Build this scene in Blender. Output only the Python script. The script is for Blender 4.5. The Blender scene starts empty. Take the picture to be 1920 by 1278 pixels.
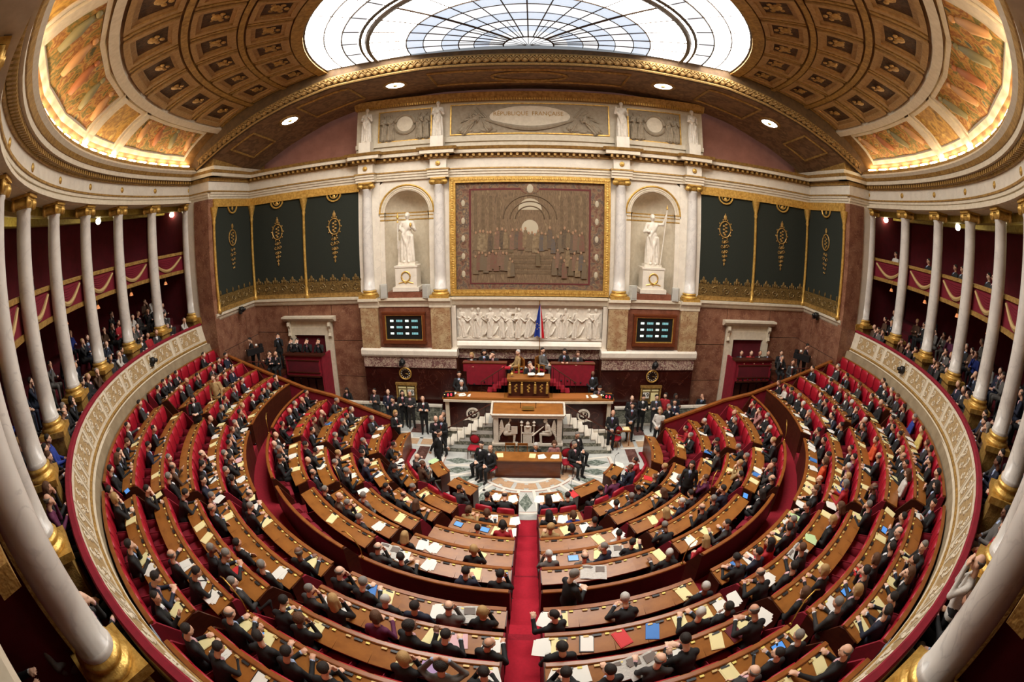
import bpy, math, random
import numpy as np
from mathutils import Vector, Matrix
random.seed(7); np.random.seed(7)
S = bpy.context.scene
COL = S.collection
R = math.radians
# ---------------------------------------------------------------- camera (full-frame fisheye on the front edge of the upper gallery)
K1, K3 = 1.144655382605579e-3, 0.11565912353102575e-9      # theta(radius in px) = K1*r + K3*r^3, from the photo's verticals and symmetric pairs
PITCH, ROLL, YAW = R(-15.06489404), R(-0.02861556), R(-2.52446516)
CAM = np.array([0.1108, -20.0, 9.2])
def _rot(p, r, y):
    cy, sy, cp, sp = math.cos(y), math.sin(y), math.cos(p), math.sin(p)
    f = np.array([sy*cp, cy*cp, sp]); ri = np.array([cy, -sy, 0.0]); u = np.cross(ri, f)
    c, s = math.cos(r), math.sin(r)
    return np.array([c*ri+s*u, -s*ri+c*u, f])
CR = _rot(PITCH, ROLL, YAW)
cam = bpy.data.cameras.new('camera'); cam_ob = bpy.data.objects.new('camera', cam); COL.objects.link(cam_ob)
cam.type = 'PANO'
cam.sensor_fit = 'HORIZONTAL'; cam.sensor_width = 36.0; cam.clip_start = 0.05; cam.clip_end = 200
cc = cam if hasattr(cam, 'panorama_type') else cam.cycles
cc.panorama_type = 'FISHEYE_LENS_POLYNOMIAL'
cc.fisheye_fov = 3.4
PXMM = 1920/36.0
cc.fisheye_polynomial_k0 = 0.0
cc.fisheye_polynomial_k1 = -K1*PXMM
cc.fisheye_polynomial_k2 = 0.0
cc.fisheye_polynomial_k3 = -K3*PXMM**3
cc.fisheye_polynomial_k4 = 0.0
m = Matrix(((CR[0][0], CR[1][0], -CR[2][0]), (CR[0][1], CR[1][1], -CR[2][1]), (CR[0][2], CR[1][2], -CR[2][2])))
cam_ob.matrix_world = Matrix.Translation(CAM.tolist()) @ m.to_4x4()
S.camera = cam_ob
def ray(x, y):
    dx, dy = x-960.0, 639.0-y; r = math.hypot(dx, dy)+1e-9; th = K1*r+K3*r**3
    return CR.T @ np.array([math.sin(th)*dx/r, math.sin(th)*dy/r, math.cos(th)])
# ---------------------------------------------------------------- world, exposure (the hall is lit by its glass ceiling, cove and lamps)
w = bpy.data.worlds.new('world'); S.world = w; w.use_nodes = True
w.node_tree.nodes['Background'].inputs[0].default_value = (0.9, 0.95, 1, 1)
w.node_tree.nodes['Background'].inputs[1].default_value = 0.3
S.view_settings.view_transform = 'Standard'; S.view_settings.look = 'None'; S.view_settings.gamma = 1; S.view_settings.use_curve_mapping = False
S.view_settings.exposure = -0.17
SKY_STRENGTH = 27.0
cy_ = getattr(S, 'cycles', None)
if cy_ is not None:
    cy_.max_bounces = 5; cy_.diffuse_bounces = 3; cy_.glossy_bounces = 2; cy_.transmission_bounces = 1; cy_.caustics_reflective = False; cy_.caustics_refractive = False
YC, YB = -3.94, -4.2            # centre of the colonnade ring, centre of the benches
RC = 15.71                      # colonnade radius
# ---------------------------------------------------------------- smooth solid modelling for bodies and statues (numpy distance field + surface nets)
def C(a, b, ra, rb, m=0): return ('c', np.array(a, float), np.array(b, float), ra, rb, m)
def E(c, r, m=0): return ('e', np.array(c, float), np.array(r, float), m)
def sdf_mesh(prims, vox, k=.03, disp=None):
    lo = np.array([9.]*3); hi = -lo
    for p in prims:
        if p[0] == 'c':
            for q, r in ((p[1], p[3]), (p[2], p[4])): lo = np.minimum(lo, q-r); hi = np.maximum(hi, q+r)
        else: lo = np.minimum(lo, p[1]-p[2]); hi = np.maximum(hi, p[1]+p[2])
    lo = lo-2*vox-.01; hi = hi+2*vox+.01; n = np.ceil((hi-lo)/vox).astype(int)+1
    ax = [lo[i]+vox*np.arange(n[i]) for i in range(3)]
    D = np.full(n, .3, np.float32); RD = np.full(n, 9., np.float32); MT = np.zeros(n, np.int16)
    for p in prims:
        mg = k*2+vox*3
        if p[0] == 'c':
            a, b, ra, rb, mt = p[1:]; bl = np.minimum(a-ra, b-rb)-mg; bh = np.maximum(a+ra, b+rb)+mg
        else:
            c, r, mt = p[1:]; bl = c-r-mg; bh = c+r+mg
        sl = tuple(slice(max(0, int((bl[i]-lo[i])/vox)), min(n[i], int((bh[i]-lo[i])/vox)+2)) for i in range(3))
        X = ax[0][sl[0]][:, None, None]; Y = ax[1][sl[1]][None, :, None]; Z = ax[2][sl[2]][None, None, :]
        if p[0] == 'c':
            d = b-a; L = max(1e-9, d@d); h = np.clip(((X-a[0])*d[0]+(Y-a[1])*d[1]+(Z-a[2])*d[2])/L, 0, 1)
            dd = np.sqrt((X-a[0]-h*d[0])**2+(Y-a[1]-h*d[1])**2+(Z-a[2]-h*d[2])**2)-(ra+h*(rb-ra))
        else:
            x, y, z = X-c[0], Y-c[1], Z-c[2]
            k0 = np.sqrt((x/r[0])**2+(y/r[1])**2+(z/r[2])**2); k1 = np.sqrt((x/r[0]**2)**2+(y/r[1]**2)**2+(z/r[2]**2)**2)+1e-9
            dd = k0*(k0-1)/k1
        dd = dd.astype(np.float32)
        o = D[sl]; kk = min(k, 2.2*min(p[3:5]) if p[0] == 'c' else 2.2*float(min(p[2])))
        h = np.maximum(kk-np.abs(o-dd), 0)/kk; D[sl] = np.minimum(o, dd)-h*h*kk*.25
        rr = RD[sl]; sel = dd < rr; RD[sl] = np.where(sel, dd, rr); mm = MT[sl]; MT[sl] = np.where(sel, mt, mm)
    if disp is not None: D = D+disp(ax[0][:, None, None], ax[1][None, :, None], ax[2][None, None, :]).astype(np.float32)
    c = tuple(q-1 for q in n); cnt = np.zeros(c, np.float32); sm = [np.zeros(c, np.float32) for _ in range(3)]
    def g(o): return D[o[0]:o[0]+c[0], o[1]:o[1]+c[1], o[2]:o[2]+c[2]]
    for axn in range(3):
        oth = [i for i in range(3) if i != axn]
        for u in (0, 1):
            for v in (0, 1):
                o0 = [0, 0, 0]; o0[oth[0]] = u; o0[oth[1]] = v; o1 = list(o0); o1[axn] = 1
                da, db = g(o0), g(o1); cr = (da < 0) != (db < 0); t = np.where(cr, da/np.where(cr, da-db, 1), 0)
                cnt += cr
                for i in range(3): sm[i] += np.where(cr, (o0[i] + (t if i == axn else 0)), 0)
    act = cnt > 0; idx = -np.ones(c, np.int64); idx[act] = np.arange(act.sum())
    I = np.argwhere(act); cv = cnt[act]
    V = np.stack([lo[i]+vox*(I[:, i]+sm[i][act]/cv) for i in range(3)], 1)
    vm = MT[I[:, 0], I[:, 1], I[:, 2]]
    F = []; ins = D < 0
    for axn in range(3):
        oth = [i for i in range(3) if i != axn]
        s0 = [slice(1, -1)]*3; s1 = [slice(1, -1)]*3; s0[axn] = slice(0, -1); s1[axn] = slice(1, None)
        a, b = ins[tuple(s0)], ins[tuple(s1)]; cr = np.argwhere(a != b)
        if not len(cr): continue
        flip = a[cr[:, 0], cr[:, 1], cr[:, 2]]
        base = cr.copy()
        for i in oth: base[:, i] += 1
        q = []
        for u, v in ((-1, -1), (0, -1), (0, 0), (-1, 0)):
            w_ = base.copy(); w_[:, oth[0]] += u; w_[:, oth[1]] += v; q.append(idx[w_[:, 0], w_[:, 1], w_[:, 2]])
        q = np.stack(q, 1); 
        if axn == 1: flip = ~flip
        q[~flip] = q[~flip][:, ::-1]; F.append(q)
    F = np.concatenate(F); F = F[(F >= 0).all(1)]
    return V, F, vm[F[:, 0]]
def np_mesh(name, V, F, fm, mats):
    me = bpy.data.meshes.new(name); me.vertices.add(len(V)); me.vertices.foreach_set('co', V.astype(np.float32).ravel())
    me.loops.add(F.size); me.loops.foreach_set('vertex_index', F.ravel().astype(np.int32))
    me.polygons.add(len(F)); me.polygons.foreach_set('loop_start', np.arange(0, F.size, 4, dtype=np.int32)); me.polygons.foreach_set('loop_total', np.full(len(F), 4, np.int32))
    for q in mats: me.materials.append(q)
    me.polygons.foreach_set('material_index', fm.astype(np.int32)); me.polygons.foreach_set('use_smooth', np.ones(len(F), bool))
    me.update(calc_edges=True); return me
def rotz(p, a, c=(0, 0, 0)):
    x, y = p[0]-c[0], p[1]-c[1]; return (c[0]+x*math.cos(a)-y*math.sin(a), c[1]+x*math.sin(a)+y*math.cos(a), p[2])
SKIN, SUIT, SHIRT, TIE, TROU, SHOE, DARK = range(7)
def hand(w, d, up, side):
    """palm, four unequal bent fingers and a thumb leaving the side of the palm; w wrist, d direction, up back of hand"""
    w = Vector(w); d = Vector(d).normalized(); up = Vector(up); up = (up-d*up.dot(d)).normalized(); s = d.cross(up)*side
    o = [C(w, w+d*.055, .026, .034, SKIN), C(w+d*.03+s*.016, w+d*.075+s*.012, .02, .018, SKIN), C(w+d*.03-s*.016, w+d*.075-s*.014, .02, .018, SKIN)]
    for i, (t, L) in enumerate(((-.036, .062), (-.012, .074), (.012, .070), (.035, .054))):
        b = w+d*.085+s*t; k = b+d*L*.55+s*t*.25-up*.006; e = k+d*L*.45-up*.022; o += [C(b, k, .0095, .009, SKIN), C(k, e, .009, .0075, SKIN)]
    b = w+d*.025-s*.028; k = b+d*.03-s*.026-up*.008; o += [C(b, k, .013, .011, SKIN), C(k, k+d*.034-s*.006-up*.008, .011, .009, SKIN)]
    return o
def head(c, tilt=0.0, turn=0.0):
    """skull, jaw, brow, nose, lips, eyes and ears round the head centre, facing +y before tilt/turn"""
    M = Matrix.Rotation(turn, 3, 'Z') @ Matrix.Rotation(tilt, 3, 'X'); c = Vector(c)
    q = lambda x, y, z: c+M @ Vector((x, y, z))
    return [E(q(0, -.012, .028), (.078, .094, .092), SKIN), C(q(0, .022, -.03), q(0, .045, -.082), .062, .034, SKIN), C(q(-.03, .055, -.028), q(.03, .055, -.028), .035, .035, SKIN),
            C(q(0, .088, .012), q(0, .106, -.026), .010, .0165, SKIN), C(q(-.03, .08, .03), q(.03, .08, .03), .013, .013, SKIN),
            C(q(-.022, .086, -.062), q(.022, .086, -.062), .0085, .0085, TIE+4), E(q(-.031, .083, .008), (.012, .009, .008), DARK), E(q(.031, .083, .008), (.012, .009, .008), DARK),
            E(q(-.08, -.005, -.005), (.013, .025, .034), SKIN), E(q(.08, -.005, -.005), (.013, .025, .034), SKIN), C(q(0, -.02, -.05), q(0, -.045, -.15), .052, .056, SKIN)]
def arm(sh, el, wr, side, up=(0, 0, 1), hd=None, sleeve=SUIT):
    el_, wr_ = Vector(el), Vector(wr); d = (wr_-el_).normalized()
    o = [C(sh, el, .062, .047, sleeve), C(el, wr_-d*.03, .049, .037, sleeve), C(wr_-d*.028, wr_-d*.006, .034, .033, SHIRT)]
    return o+hand(wr, hd or d, up, side)
def body(pose='desk', lean=.12, turn=0.0, tilt=0.0, hturn=0.0, stand=False, stride=0.0, female=False):
    o = []; z0 = .93 if stand else .50
    w = .155 if female else .178
    hip = Vector((0, 0, z0)); up = Vector((0, math.sin(lean), math.cos(lean)))
    T = lambda x, y, h: Vector(rotz(tuple(hip+Vector((x, y, 0))+up*h), turn))
    if stand:
        for s in (-1, 1):
            f = stride*s; kn = (s*.1, .06*f+.02+.03*abs(f), .5); an = (s*.105, .3*f-.02-(.1 if f < 0 else 0), .09+(.08 if f < 0 else 0))
            o += [C((s*.085, 0, .9), kn, .098, .066, TROU), C(kn, an, .066, .05, TROU), C((an[0], an[1]-.03, an[2]-.045), (an[0]+s*.025, an[1]+.16, an[2]-.052), .042, .036, SHOE)]
    else:
        for s in (-1, 1):
            kn = (s*.12, .43, .52); an = (s*.11, .40, .09)
            o += [C((s*.095, .03, .50), kn, .098, .068, TROU), C(kn, an, .066, .05, TROU), C((an[0], an[1]-.03, .045), (an[0]+s*.025, an[1]+.16, .038), .042, .036, SHOE)]
    o += [E((0, -.01, z0+.03), (.185, .135, .14), TROU), C(T(0, 0, .12), T(0, .0, .25), .148, .15, SUIT), E(T(0, 0, .34), (w+.012, .125, .19), SUIT), C(T(-w+.03, -.012, .475), T(w-.03, -.012, .475), .068, .068, SUIT)]
    # jacket front: shirt wedge, tie, lapels
    o += [C(T(0, .098, .24), T(0, .048, .50), .034, .052, SHIRT), C(T(0, .128, .22), T(0, .098, .48), .014, .018, TIE)]
    for s in (-1, 1): o.append(C(T(s*.05, .105, .24), T(s*.072, .035, .515), .022, .03, SUIT))
    if not stand: o += [C(T(-.13, .03, .06), T(.13, .03, .06), .10, .10, SUIT)]
    else: o += [E((0, -.005, z0-.02), (.19, .14, .13), SUIT)]
    hc = T(0, .025+.05*math.sin(max(0, -tilt)), .735); o += head(hc, tilt, turn+hturn)
    L_, R_ = T(-w, -.01, .475), T(w, -.01, .475)
    H = z0
    def A(s, el, wr, **k): return arm(T(s*w, -.01, .475), el, wr, s, **k)
    if pose == 'desk': o += A(-1, T(-.25, .1, .22), (-.13, .42, .80))+A(1, T(.25, .1, .22), (.12, .40, .80))
    elif pose == 'chin': o += A(-1, T(-.25, .12, .22), (-.06, .40, .80), hd=(.8, .5, 0))+A(1, T(.2, .22, .24), T(.075, .17, .585), up=(0, 1, .2), hd=(-.3, -.2, 1))
    elif pose == 'fold': o += A(-1, T(-.25, .06, .2), T(.07, .19, .24), up=(0, 1, .3))+A(1, T(.25, .06, .2), T(-.07, .205, .28), up=(0, 1, .3))
    elif pose == 'lap': o += A(-1, T(-.25, .03, .2), (-.07, .27, H+.12), hd=(.6, .8, 0))+A(1, T(.25, .03, .2), (.07, .25, H+.14), hd=(-.6, .8, 0))
    elif pose == 'reach': o += A(-1, T(-.36, .12, .33), (-.58, .32, .85))+A(1, T(.25, .1, .22), (.1, .40, .80))
    elif pose == 'write': o += A(-1, T(-.28, .18, .26), (-.12, .5, .80))+A(1, T(.28, .18, .26), (.08, .48, .80))
    elif pose == 'gesture': o += A(-1, T(-.27, .12, .22), (-.14, .42, .80))+A(1, T(.27, .2, .26), T(.2, .38, .42), hd=(0, .6, .8), up=(0, -1, .5))
    elif pose == 'face': o += A(-1, T(-.2, .2, .28), T(-.06, .19, .66), up=(0, 1, .2), hd=(.35, -.2, 1))+A(1, T(.2, .2, .28), T(.06, .19, .66), up=(0, 1, .2), hd=(-.35, -.2, 1))
    elif pose == 'head_up': o += A(-1, T(-.3, .1, .5), T(-.1, .05, .84), up=(0, -1, 0), hd=(.9, -.1, .3))+A(1, T(.3, .1, .5), T(.1, .05, .84), up=(0, -1, 0), hd=(-.9, -.1, .3))
    elif pose == 'sides': o += A(-1, T(-.25, -.02, .2), T(-.24, .06, -.04), up=(-1, 0, 0))+A(1, T(.25, -.02, .2), T(.24, .06, -.04), up=(1, 0, 0))
    elif pose == 'clasp': o += A(-1, T(-.25, .02, .2), T(-.05, .18, .06), up=(0, 1, 0), hd=(.7, .3, -.6))+A(1, T(.25, .02, .2), T(.05, .18, .06), up=(0, 1, 0), hd=(-.7, .3, -.6))
    elif pose == 'swing': o += A(-1, T(-.24, .1, .22), T(-.22, .28, .05), up=(-1, 0, 0))+A(1, T(.24, -.12, .22), T(.22, -.2, .0), up=(1, 0, 0))
    elif pose == 'hold': o += A(-1, T(-.24, .08, .2), T(-.09, .27, .24), hd=(.7, .6, .1))+A(1, T(.24, .08, .2), T(.09, .27, .24), hd=(-.7, .6, .1))
    o = [p if not (p[0] == 'c' and p[5] == TIE+4) else C(p[1], p[2], p[3], p[4], SKIN) for p in o]
    return o, hc, tilt, turn+hturn
def hair_prims(kind):
    o = []
    if kind in ('short', 'bald', 'curly'):
        R_ = (.086, .102, .1) if kind != 'curly' else (.104, .118, .116)
        o = [E((0, -.018, .034), R_, 0)]
    if kind == 'long':
        o = [E((0, -.02, .036), (.09, .104, .103), 0), C((-.07, -.03, .0), (-.085, -.035, -.15), .04, .042, 0), C((.07, -.03, .0), (.085, -.035, -.15), .04, .042, 0), C((0, -.07, .02), (0, -.085, -.17), .075, .08, 0)]
    if kind == 'bob':
        o = [E((0, -.02, .036), (.092, .106, .105), 0), C((-.075, -.02, .0), (-.08, -.01, -.06), .036, .036, 0), C((.075, -.02, .0), (.08, -.01, -.06), .036, .036, 0), C((0, -.07, .0), (0, -.07, -.06), .07, .068, 0)]
    return o
def hair_disp(kind):
    def f(x, y, z):
        cut = (.055-(z+.0))+1.15*(y-.03)     # positive in front of and below the hairline
        d = np.maximum(cut*.62, 0)*1.6
        if kind == 'bald': d = d+np.maximum((z-.052)*1.5, 0)
        if kind in ('long', 'bob'): d = np.maximum(np.where(y > .035, (y-.035)*2.0*(z < .075), 0), 0)+0*x
        if kind == 'curly': d = d+.006*np.sin(x*150)*np.sin(y*150)*np.sin(z*150)
        return d+0*x+0*y+0*z
    return f
# ---------------------------------------------------------------- helpers
def P(r, phi, z=0.0, yc=YB):
    a = R(phi); return (r*math.sin(a), yc-r*math.cos(a), z)
class MB:
    def __init__(s): s.v = []; s.f = []; s.m = []
    def add(s, vs, fs, m=0):
        o = len(s.v); s.v += [tuple(map(float, q)) for q in vs]
        for f in fs: s.f.append(tuple(i+o for i in f)); s.m.append(m)
        return s
    def box(s, c, d, m=0, rz=0, rx=0):
        x, y, z = d[0]/2, d[1]/2, d[2]/2
        vs = [Vector(q) for q in ((-x,-y,-z),(x,-y,-z),(x,y,-z),(-x,y,-z),(-x,-y,z),(x,-y,z),(x,y,z),(-x,y,z))]
        if rx or rz:
            M = Matrix.Rotation(rz, 3, 'Z') @ Matrix.Rotation(rx, 3, 'X'); vs = [M @ q for q in vs]
        return s.add([(q[0]+c[0], q[1]+c[1], q[2]+c[2]) for q in vs], [(3,2,1,0),(4,5,6,7),(0,1,5,4),(1,2,6,5),(2,3,7,6),(3,0,4,7)], m)
    def b2(s, x0, x1, y0, y1, z0, z1, m=0):
        return s.box(((x0+x1)/2, (y0+y1)/2, (z0+z1)/2), (abs(x1-x0), abs(y1-y0), abs(z1-z0)), m)
    def lathe(s, prof, n=16, c=(0, 0, 0), m=0, axis='z', a0=0.0, a1=2*math.pi):
        full = abs(a1-a0-2*math.pi) < 1e-6; k = n if full else n+1; vs = []
        for i in range(k):
            a = a0+(a1-a0)*i/n; ca, sa = math.cos(a), math.sin(a)
            for r, z in prof:
                q = (r*ca, r*sa, z) if axis == 'z' else ((r*ca, z, r*sa) if axis == 'y' else (z, r*ca, r*sa))
                vs.append((q[0]+c[0], q[1]+c[1], q[2]+c[2]))
        L = len(prof); fs = []
        for i in range(n):
            j = (i+1) % k
            for t in range(L-1):
                q = (i*L+t, j*L+t, j*L+t+1, i*L+t+1); fs.append(q if axis != 'y' else q[::-1])
        if full:
            pass
        return s.add(vs, fs, m)
    def sweep(s, prof, p0, p1, yc=YB, n=None, m=0, caps=True, closed=True):
        """profile polygon of (r, z) swept round the ring from angle p0 to p1 (degrees); p0/p1 may be callables of r"""
        f0 = p0 if callable(p0) else (lambda r: p0); f1 = p1 if callable(p1) else (lambda r: p1)
        rm = prof[0][0]
        if n is None: n = max(1, int(abs(f1(rm)-f0(rm))/3.0+.5))
        vs = []; L = len(prof)
        for i in range(n+1):
            for r, z in prof: vs.append(P(r, f0(r)+(f1(r)-f0(r))*i/n, z, yc))
        fs = []
        for i in range(n):
            for t in range(L if closed else L-1):
                u = (t+1) % L; fs.append((i*L+t, i*L+u, (i+1)*L+u, (i+1)*L+t))
        if caps and closed: fs += [tuple(range(L))[::-1], tuple(n*L+t for t in range(L))]
        return s.add(vs, fs, m)
    def arc(s, r0, r1, z0, z1, p0, p1, yc=YB, n=None, m=0):
        return s.sweep([(r0, z0), (r1, z0), (r1, z1), (r0, z1)], p0, p1, yc, n, m)
    def xs(s, prof, x0, x1, m=0, caps=True):
        """profile polygon of (y, z) extruded along x"""
        L = len(prof); vs = [(x0, y, z) for y, z in prof]+[(x1, y, z) for y, z in prof]
        fs = [(t, (t+1) % L, L+(t+1) % L, L+t) for t in range(L)]
        if caps: fs += [tuple(range(L))[::-1], tuple(range(L, 2*L))]
        return s.add(vs, fs, m)
    def ys(s, prof, y0, y1, m=0):
        """profile polygon of (x, z) extruded along y"""
        L = len(prof); vs = [(x, y0, z) for x, z in prof]+[(x, y1, z) for x, z in prof]
        fs = [(t, (t+1) % L, L+(t+1) % L, L+t) for t in range(L)]+[tuple(range(L))[::-1], tuple(range(L, 2*L))]
        return s.add(vs, fs, m)
    def zs(s, poly, z0, z1, m=0):
        L = len(poly); vs = [(x, y, z0) for x, y in poly]+[(x, y, z1) for x, y in poly]
        fs = [(t, (t+1) % L, L+(t+1) % L, L+t) for t in range(L)]+[tuple(range(L))[::-1], tuple(range(L, 2*L))]
        return s.add(vs, fs, m)
    def tube(s, pts, r, n=6, m=0, closed=False):
        pts = [Vector(q) for q in pts]; k = len(pts); vs = []
        rr = r if hasattr(r, '__len__') else [r]*k
        for i, q in enumerate(pts):
            a = pts[(i-1) % k] if (closed or i > 0) else q; b = pts[(i+1) % k] if (closed or i < k-1) else q
            d = (b-a); d = d.normalized() if d.length > 1e-9 else Vector((0, 0, 1))
            u = d.cross(Vector((0, 0, 1)));
            if u.length < 1e-3: u = d.cross(Vector((1, 0, 0)))
            u.normalize(); v = d.cross(u)
            for j in range(n):
                t = 2*math.pi*j/n; vs.append(q+(u*math.cos(t)+v*math.sin(t))*rr[i])
        fs = []
        for i in range(k if closed else k-1):
            for j in range(n):
                fs.append((i*n+j, ((i+1) % k)*n+j, ((i+1) % k)*n+(j+1) % n, i*n+(j+1) % n))
        if not closed: fs += [tuple(range(n)), tuple((k-1)*n+j for j in range(n))[::-1]]
        return s.add(vs, fs, m)
    def ball(s, c, r, m=0, n=8, k=6):
        rx, ry, rz = r if hasattr(r, '__len__') else (r, r, r)
        vs = [(c[0], c[1], c[2]-rz)]
        for i in range(1, k):
            a = math.pi*i/k-math.pi/2
            for j in range(n): vs.append((c[0]+rx*math.cos(a)*math.cos(2*math.pi*j/n), c[1]+ry*math.cos(a)*math.sin(2*math.pi*j/n), c[2]+rz*math.sin(a)))
        vs.append((c[0], c[1], c[2]+rz)); fs = []
        for j in range(n): fs.append((0, 1+(j+1) % n, 1+j))
        for i in range(k-2):
            for j in range(n): fs.append((1+i*n+j, 1+i*n+(j+1) % n, 1+(i+1)*n+(j+1) % n, 1+(i+1)*n+j))
        e = len(vs)-1
        for j in range(n): fs.append((e, 1+(k-2)*n+j, 1+(k-2)*n+(j+1) % n))
        return s.add(vs, fs, m)
    def mesh(s, name, mats, smooth=False):
        me = bpy.data.meshes.new(name); me.from_pydata(s.v, [], s.f)
        for q in (mats if isinstance(mats, (list, tuple)) else [mats]): me.materials.append(q)
        me.polygons.foreach_set('material_index', s.m)
        if smooth: me.polygons.foreach_set('use_smooth', [True]*len(s.f))
        me.update(); return me
    def obj(s, name, mats, parent=None, smooth=False, loc=None, rz=0):
        return link(name, s.mesh(name, mats, smooth), parent, loc, rz)
def link(name, me, parent=None, loc=None, rz=0, scale=None):
    o = bpy.data.objects.new(name, me); COL.objects.link(o)
    if parent is not None: o.parent = parent
    if loc is not None: o.location = loc
    if rz: o.rotation_euler = (0, 0, rz)
    if scale is not None: o.scale = scale
    return o
def tag(o, label, cat, group=None):
    o['label'] = label; o['category'] = cat
    if group: o['group'] = group
    return o
def thing(name, label, cat, loc=(0, 0, 0), rz=0, group=None):
    o = bpy.data.objects.new(name, None); COL.objects.link(o); o.location = loc; o.rotation_euler = (0, 0, rz); o.empty_display_size = .2
    return tag(o, label, cat, group)
def struct(o, label=None):
    o['kind'] = 'structure'
    if label: o['label'] = label
    return o
def stuff(o): o['kind'] = 'stuff'; return o
def estruct(name, label):
    o = bpy.data.objects.new(name, None); COL.objects.link(o); o.empty_display_size = .2; return struct(o, label)
def copy_tree(o, parent=None):
    c = o.copy(); COL.objects.link(c); c.parent = parent
    for ch in o.children: copy_tree(ch, c)
    return c
ORD = ['zeroth', 'first', 'second', 'third', 'fourth', 'fifth', 'sixth', 'seventh', 'eighth', 'ninth', 'tenth', 'eleventh', 'twelfth', 'thirteenth', 'fourteenth', 'fifteenth', 'sixteenth', 'seventeenth', 'eighteenth', 'nineteenth', 'twentieth']
def ordn(i): return ORD[i] if i < len(ORD) else '%dth' % i
# ---------------------------------------------------------------- materials (linear colours)
def srgb(r, g, b): return tuple(((c/255)/12.92 if c/255 <= .04045 else ((c/255+.055)/1.055)**2.4) for c in (r, g, b))
MATS = {}
def mat(name, col, rough=.5, metal=0.0, emit=None, es=0.0, noise=None, bump=None, spec=None):
    """noise=(scale, other colour, amount[, stretch xyz]); bump=(scale, strength)"""
    if name in MATS: return MATS[name]
    ma = bpy.data.materials.new(name); ma.use_nodes = True; nt = ma.node_tree; b = nt.nodes['Principled BSDF']
    b.inputs['Base Color'].default_value = (*col, 1); b.inputs['Roughness'].default_value = rough; b.inputs['Metallic'].default_value = metal
    if spec is not None: b.inputs['Specular IOR Level'].default_value = spec
    if emit: b.inputs['Emission Color'].default_value = (*emit, 1); b.inputs['Emission Strength'].default_value = es
    if noise or bump:
        tc = nt.nodes.new('ShaderNodeTexCoord'); mp = nt.nodes.new('ShaderNodeMapping'); nt.links.new(tc.outputs['Object'], mp.inputs[0])
        if noise and len(noise) > 3: mp.inputs['Scale'].default_value = noise[3]
    if noise:
        n = nt.nodes.new('ShaderNodeTexNoise'); n.inputs['Scale'].default_value = noise[0]; n.inputs['Detail'].default_value = 3; n.inputs['Roughness'].default_value = .6
        nt.links.new(mp.outputs[0], n.inputs['Vector'])
        cr = nt.nodes.new('ShaderNodeValToRGB'); cr.color_ramp.elements[0].position = .5-.5*noise[2]*.4; cr.color_ramp.elements[1].position = .5+.2*noise[2]
        cr.color_ramp.elements[0].color = (*col, 1); cr.color_ramp.elements[1].color = (*noise[1], 1)
        nt.links.new(n.outputs['Fac'], cr.inputs[0]); nt.links.new(cr.outputs[0], b.inputs['Base Color'])
    if bump:
        n2 = nt.nodes.new('ShaderNodeTexNoise'); n2.inputs['Scale'].default_value = bump[0]; n2.inputs['Detail'].default_value = 1
        nt.links.new(mp.outputs[0], n2.inputs['Vector'])
        bp = nt.nodes.new('ShaderNodeBump'); bp.inputs['Strength'].default_value = bump[1]; bp.inputs['Distance'].default_value = .02
        nt.links.new(n2.outputs['Fac'], bp.inputs['Height']); nt.links.new(bp.outputs[0], b.inputs['Normal'])
    MATS[name] = ma; return ma
def veins(name, base, vein, scale=1.2, width=.06, second=None, rough=.25, s2=3.0):
    """marble: cloudy two-tone body with thin veins"""
    ma = bpy.data.materials.new(name); ma.use_nodes = True; nt = ma.node_tree; b = nt.nodes['Principled BSDF']; b.inputs['Roughness'].default_value = rough
    tc = nt.nodes.new('ShaderNodeTexCoord'); n1 = nt.nodes.new('ShaderNodeTexNoise'); n1.inputs['Scale'].default_value = scale; n1.inputs['Detail'].default_value = 5; n1.inputs['Distortion'].default_value = 1.2
    nt.links.new(tc.outputs['Object'], n1.inputs['Vector'])
    r1 = nt.nodes.new('ShaderNodeValToRGB'); e = r1.color_ramp.elements
    e[0].position = .5-width; e[0].color = (0, 0, 0, 1); e[1].position = .5; e[1].color = (1, 1, 1, 1); e2 = e.new(.5+width); e2.color = (0, 0, 0, 1)
    nt.links.new(n1.outputs['Fac'], r1.inputs[0])
    n2 = nt.nodes.new('ShaderNodeTexNoise'); n2.inputs['Scale'].default_value = s2; n2.inputs['Detail'].default_value = 3; nt.links.new(tc.outputs['Object'], n2.inputs['Vector'])
    r2 = nt.nodes.new('ShaderNodeValToRGB'); r2.color_ramp.elements[0].position = .38; r2.color_ramp.elements[1].position = .62
    r2.color_ramp.elements[0].color = (*base, 1); r2.color_ramp.elements[1].color = (*(second or base), 1); nt.links.new(n2.outputs['Fac'], r2.inputs[0])
    mx = nt.nodes.new('ShaderNodeMix'); mx.data_type = 'RGBA'; mx.inputs[7].default_value = (*vein, 1)
    nt.links.new(r1.outputs[0], mx.inputs[0]); nt.links.new(r2.outputs[0], mx.inputs[6]); nt.links.new(mx.outputs[2], b.inputs['Base Color'])
    MATS[name] = ma; return ma
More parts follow.
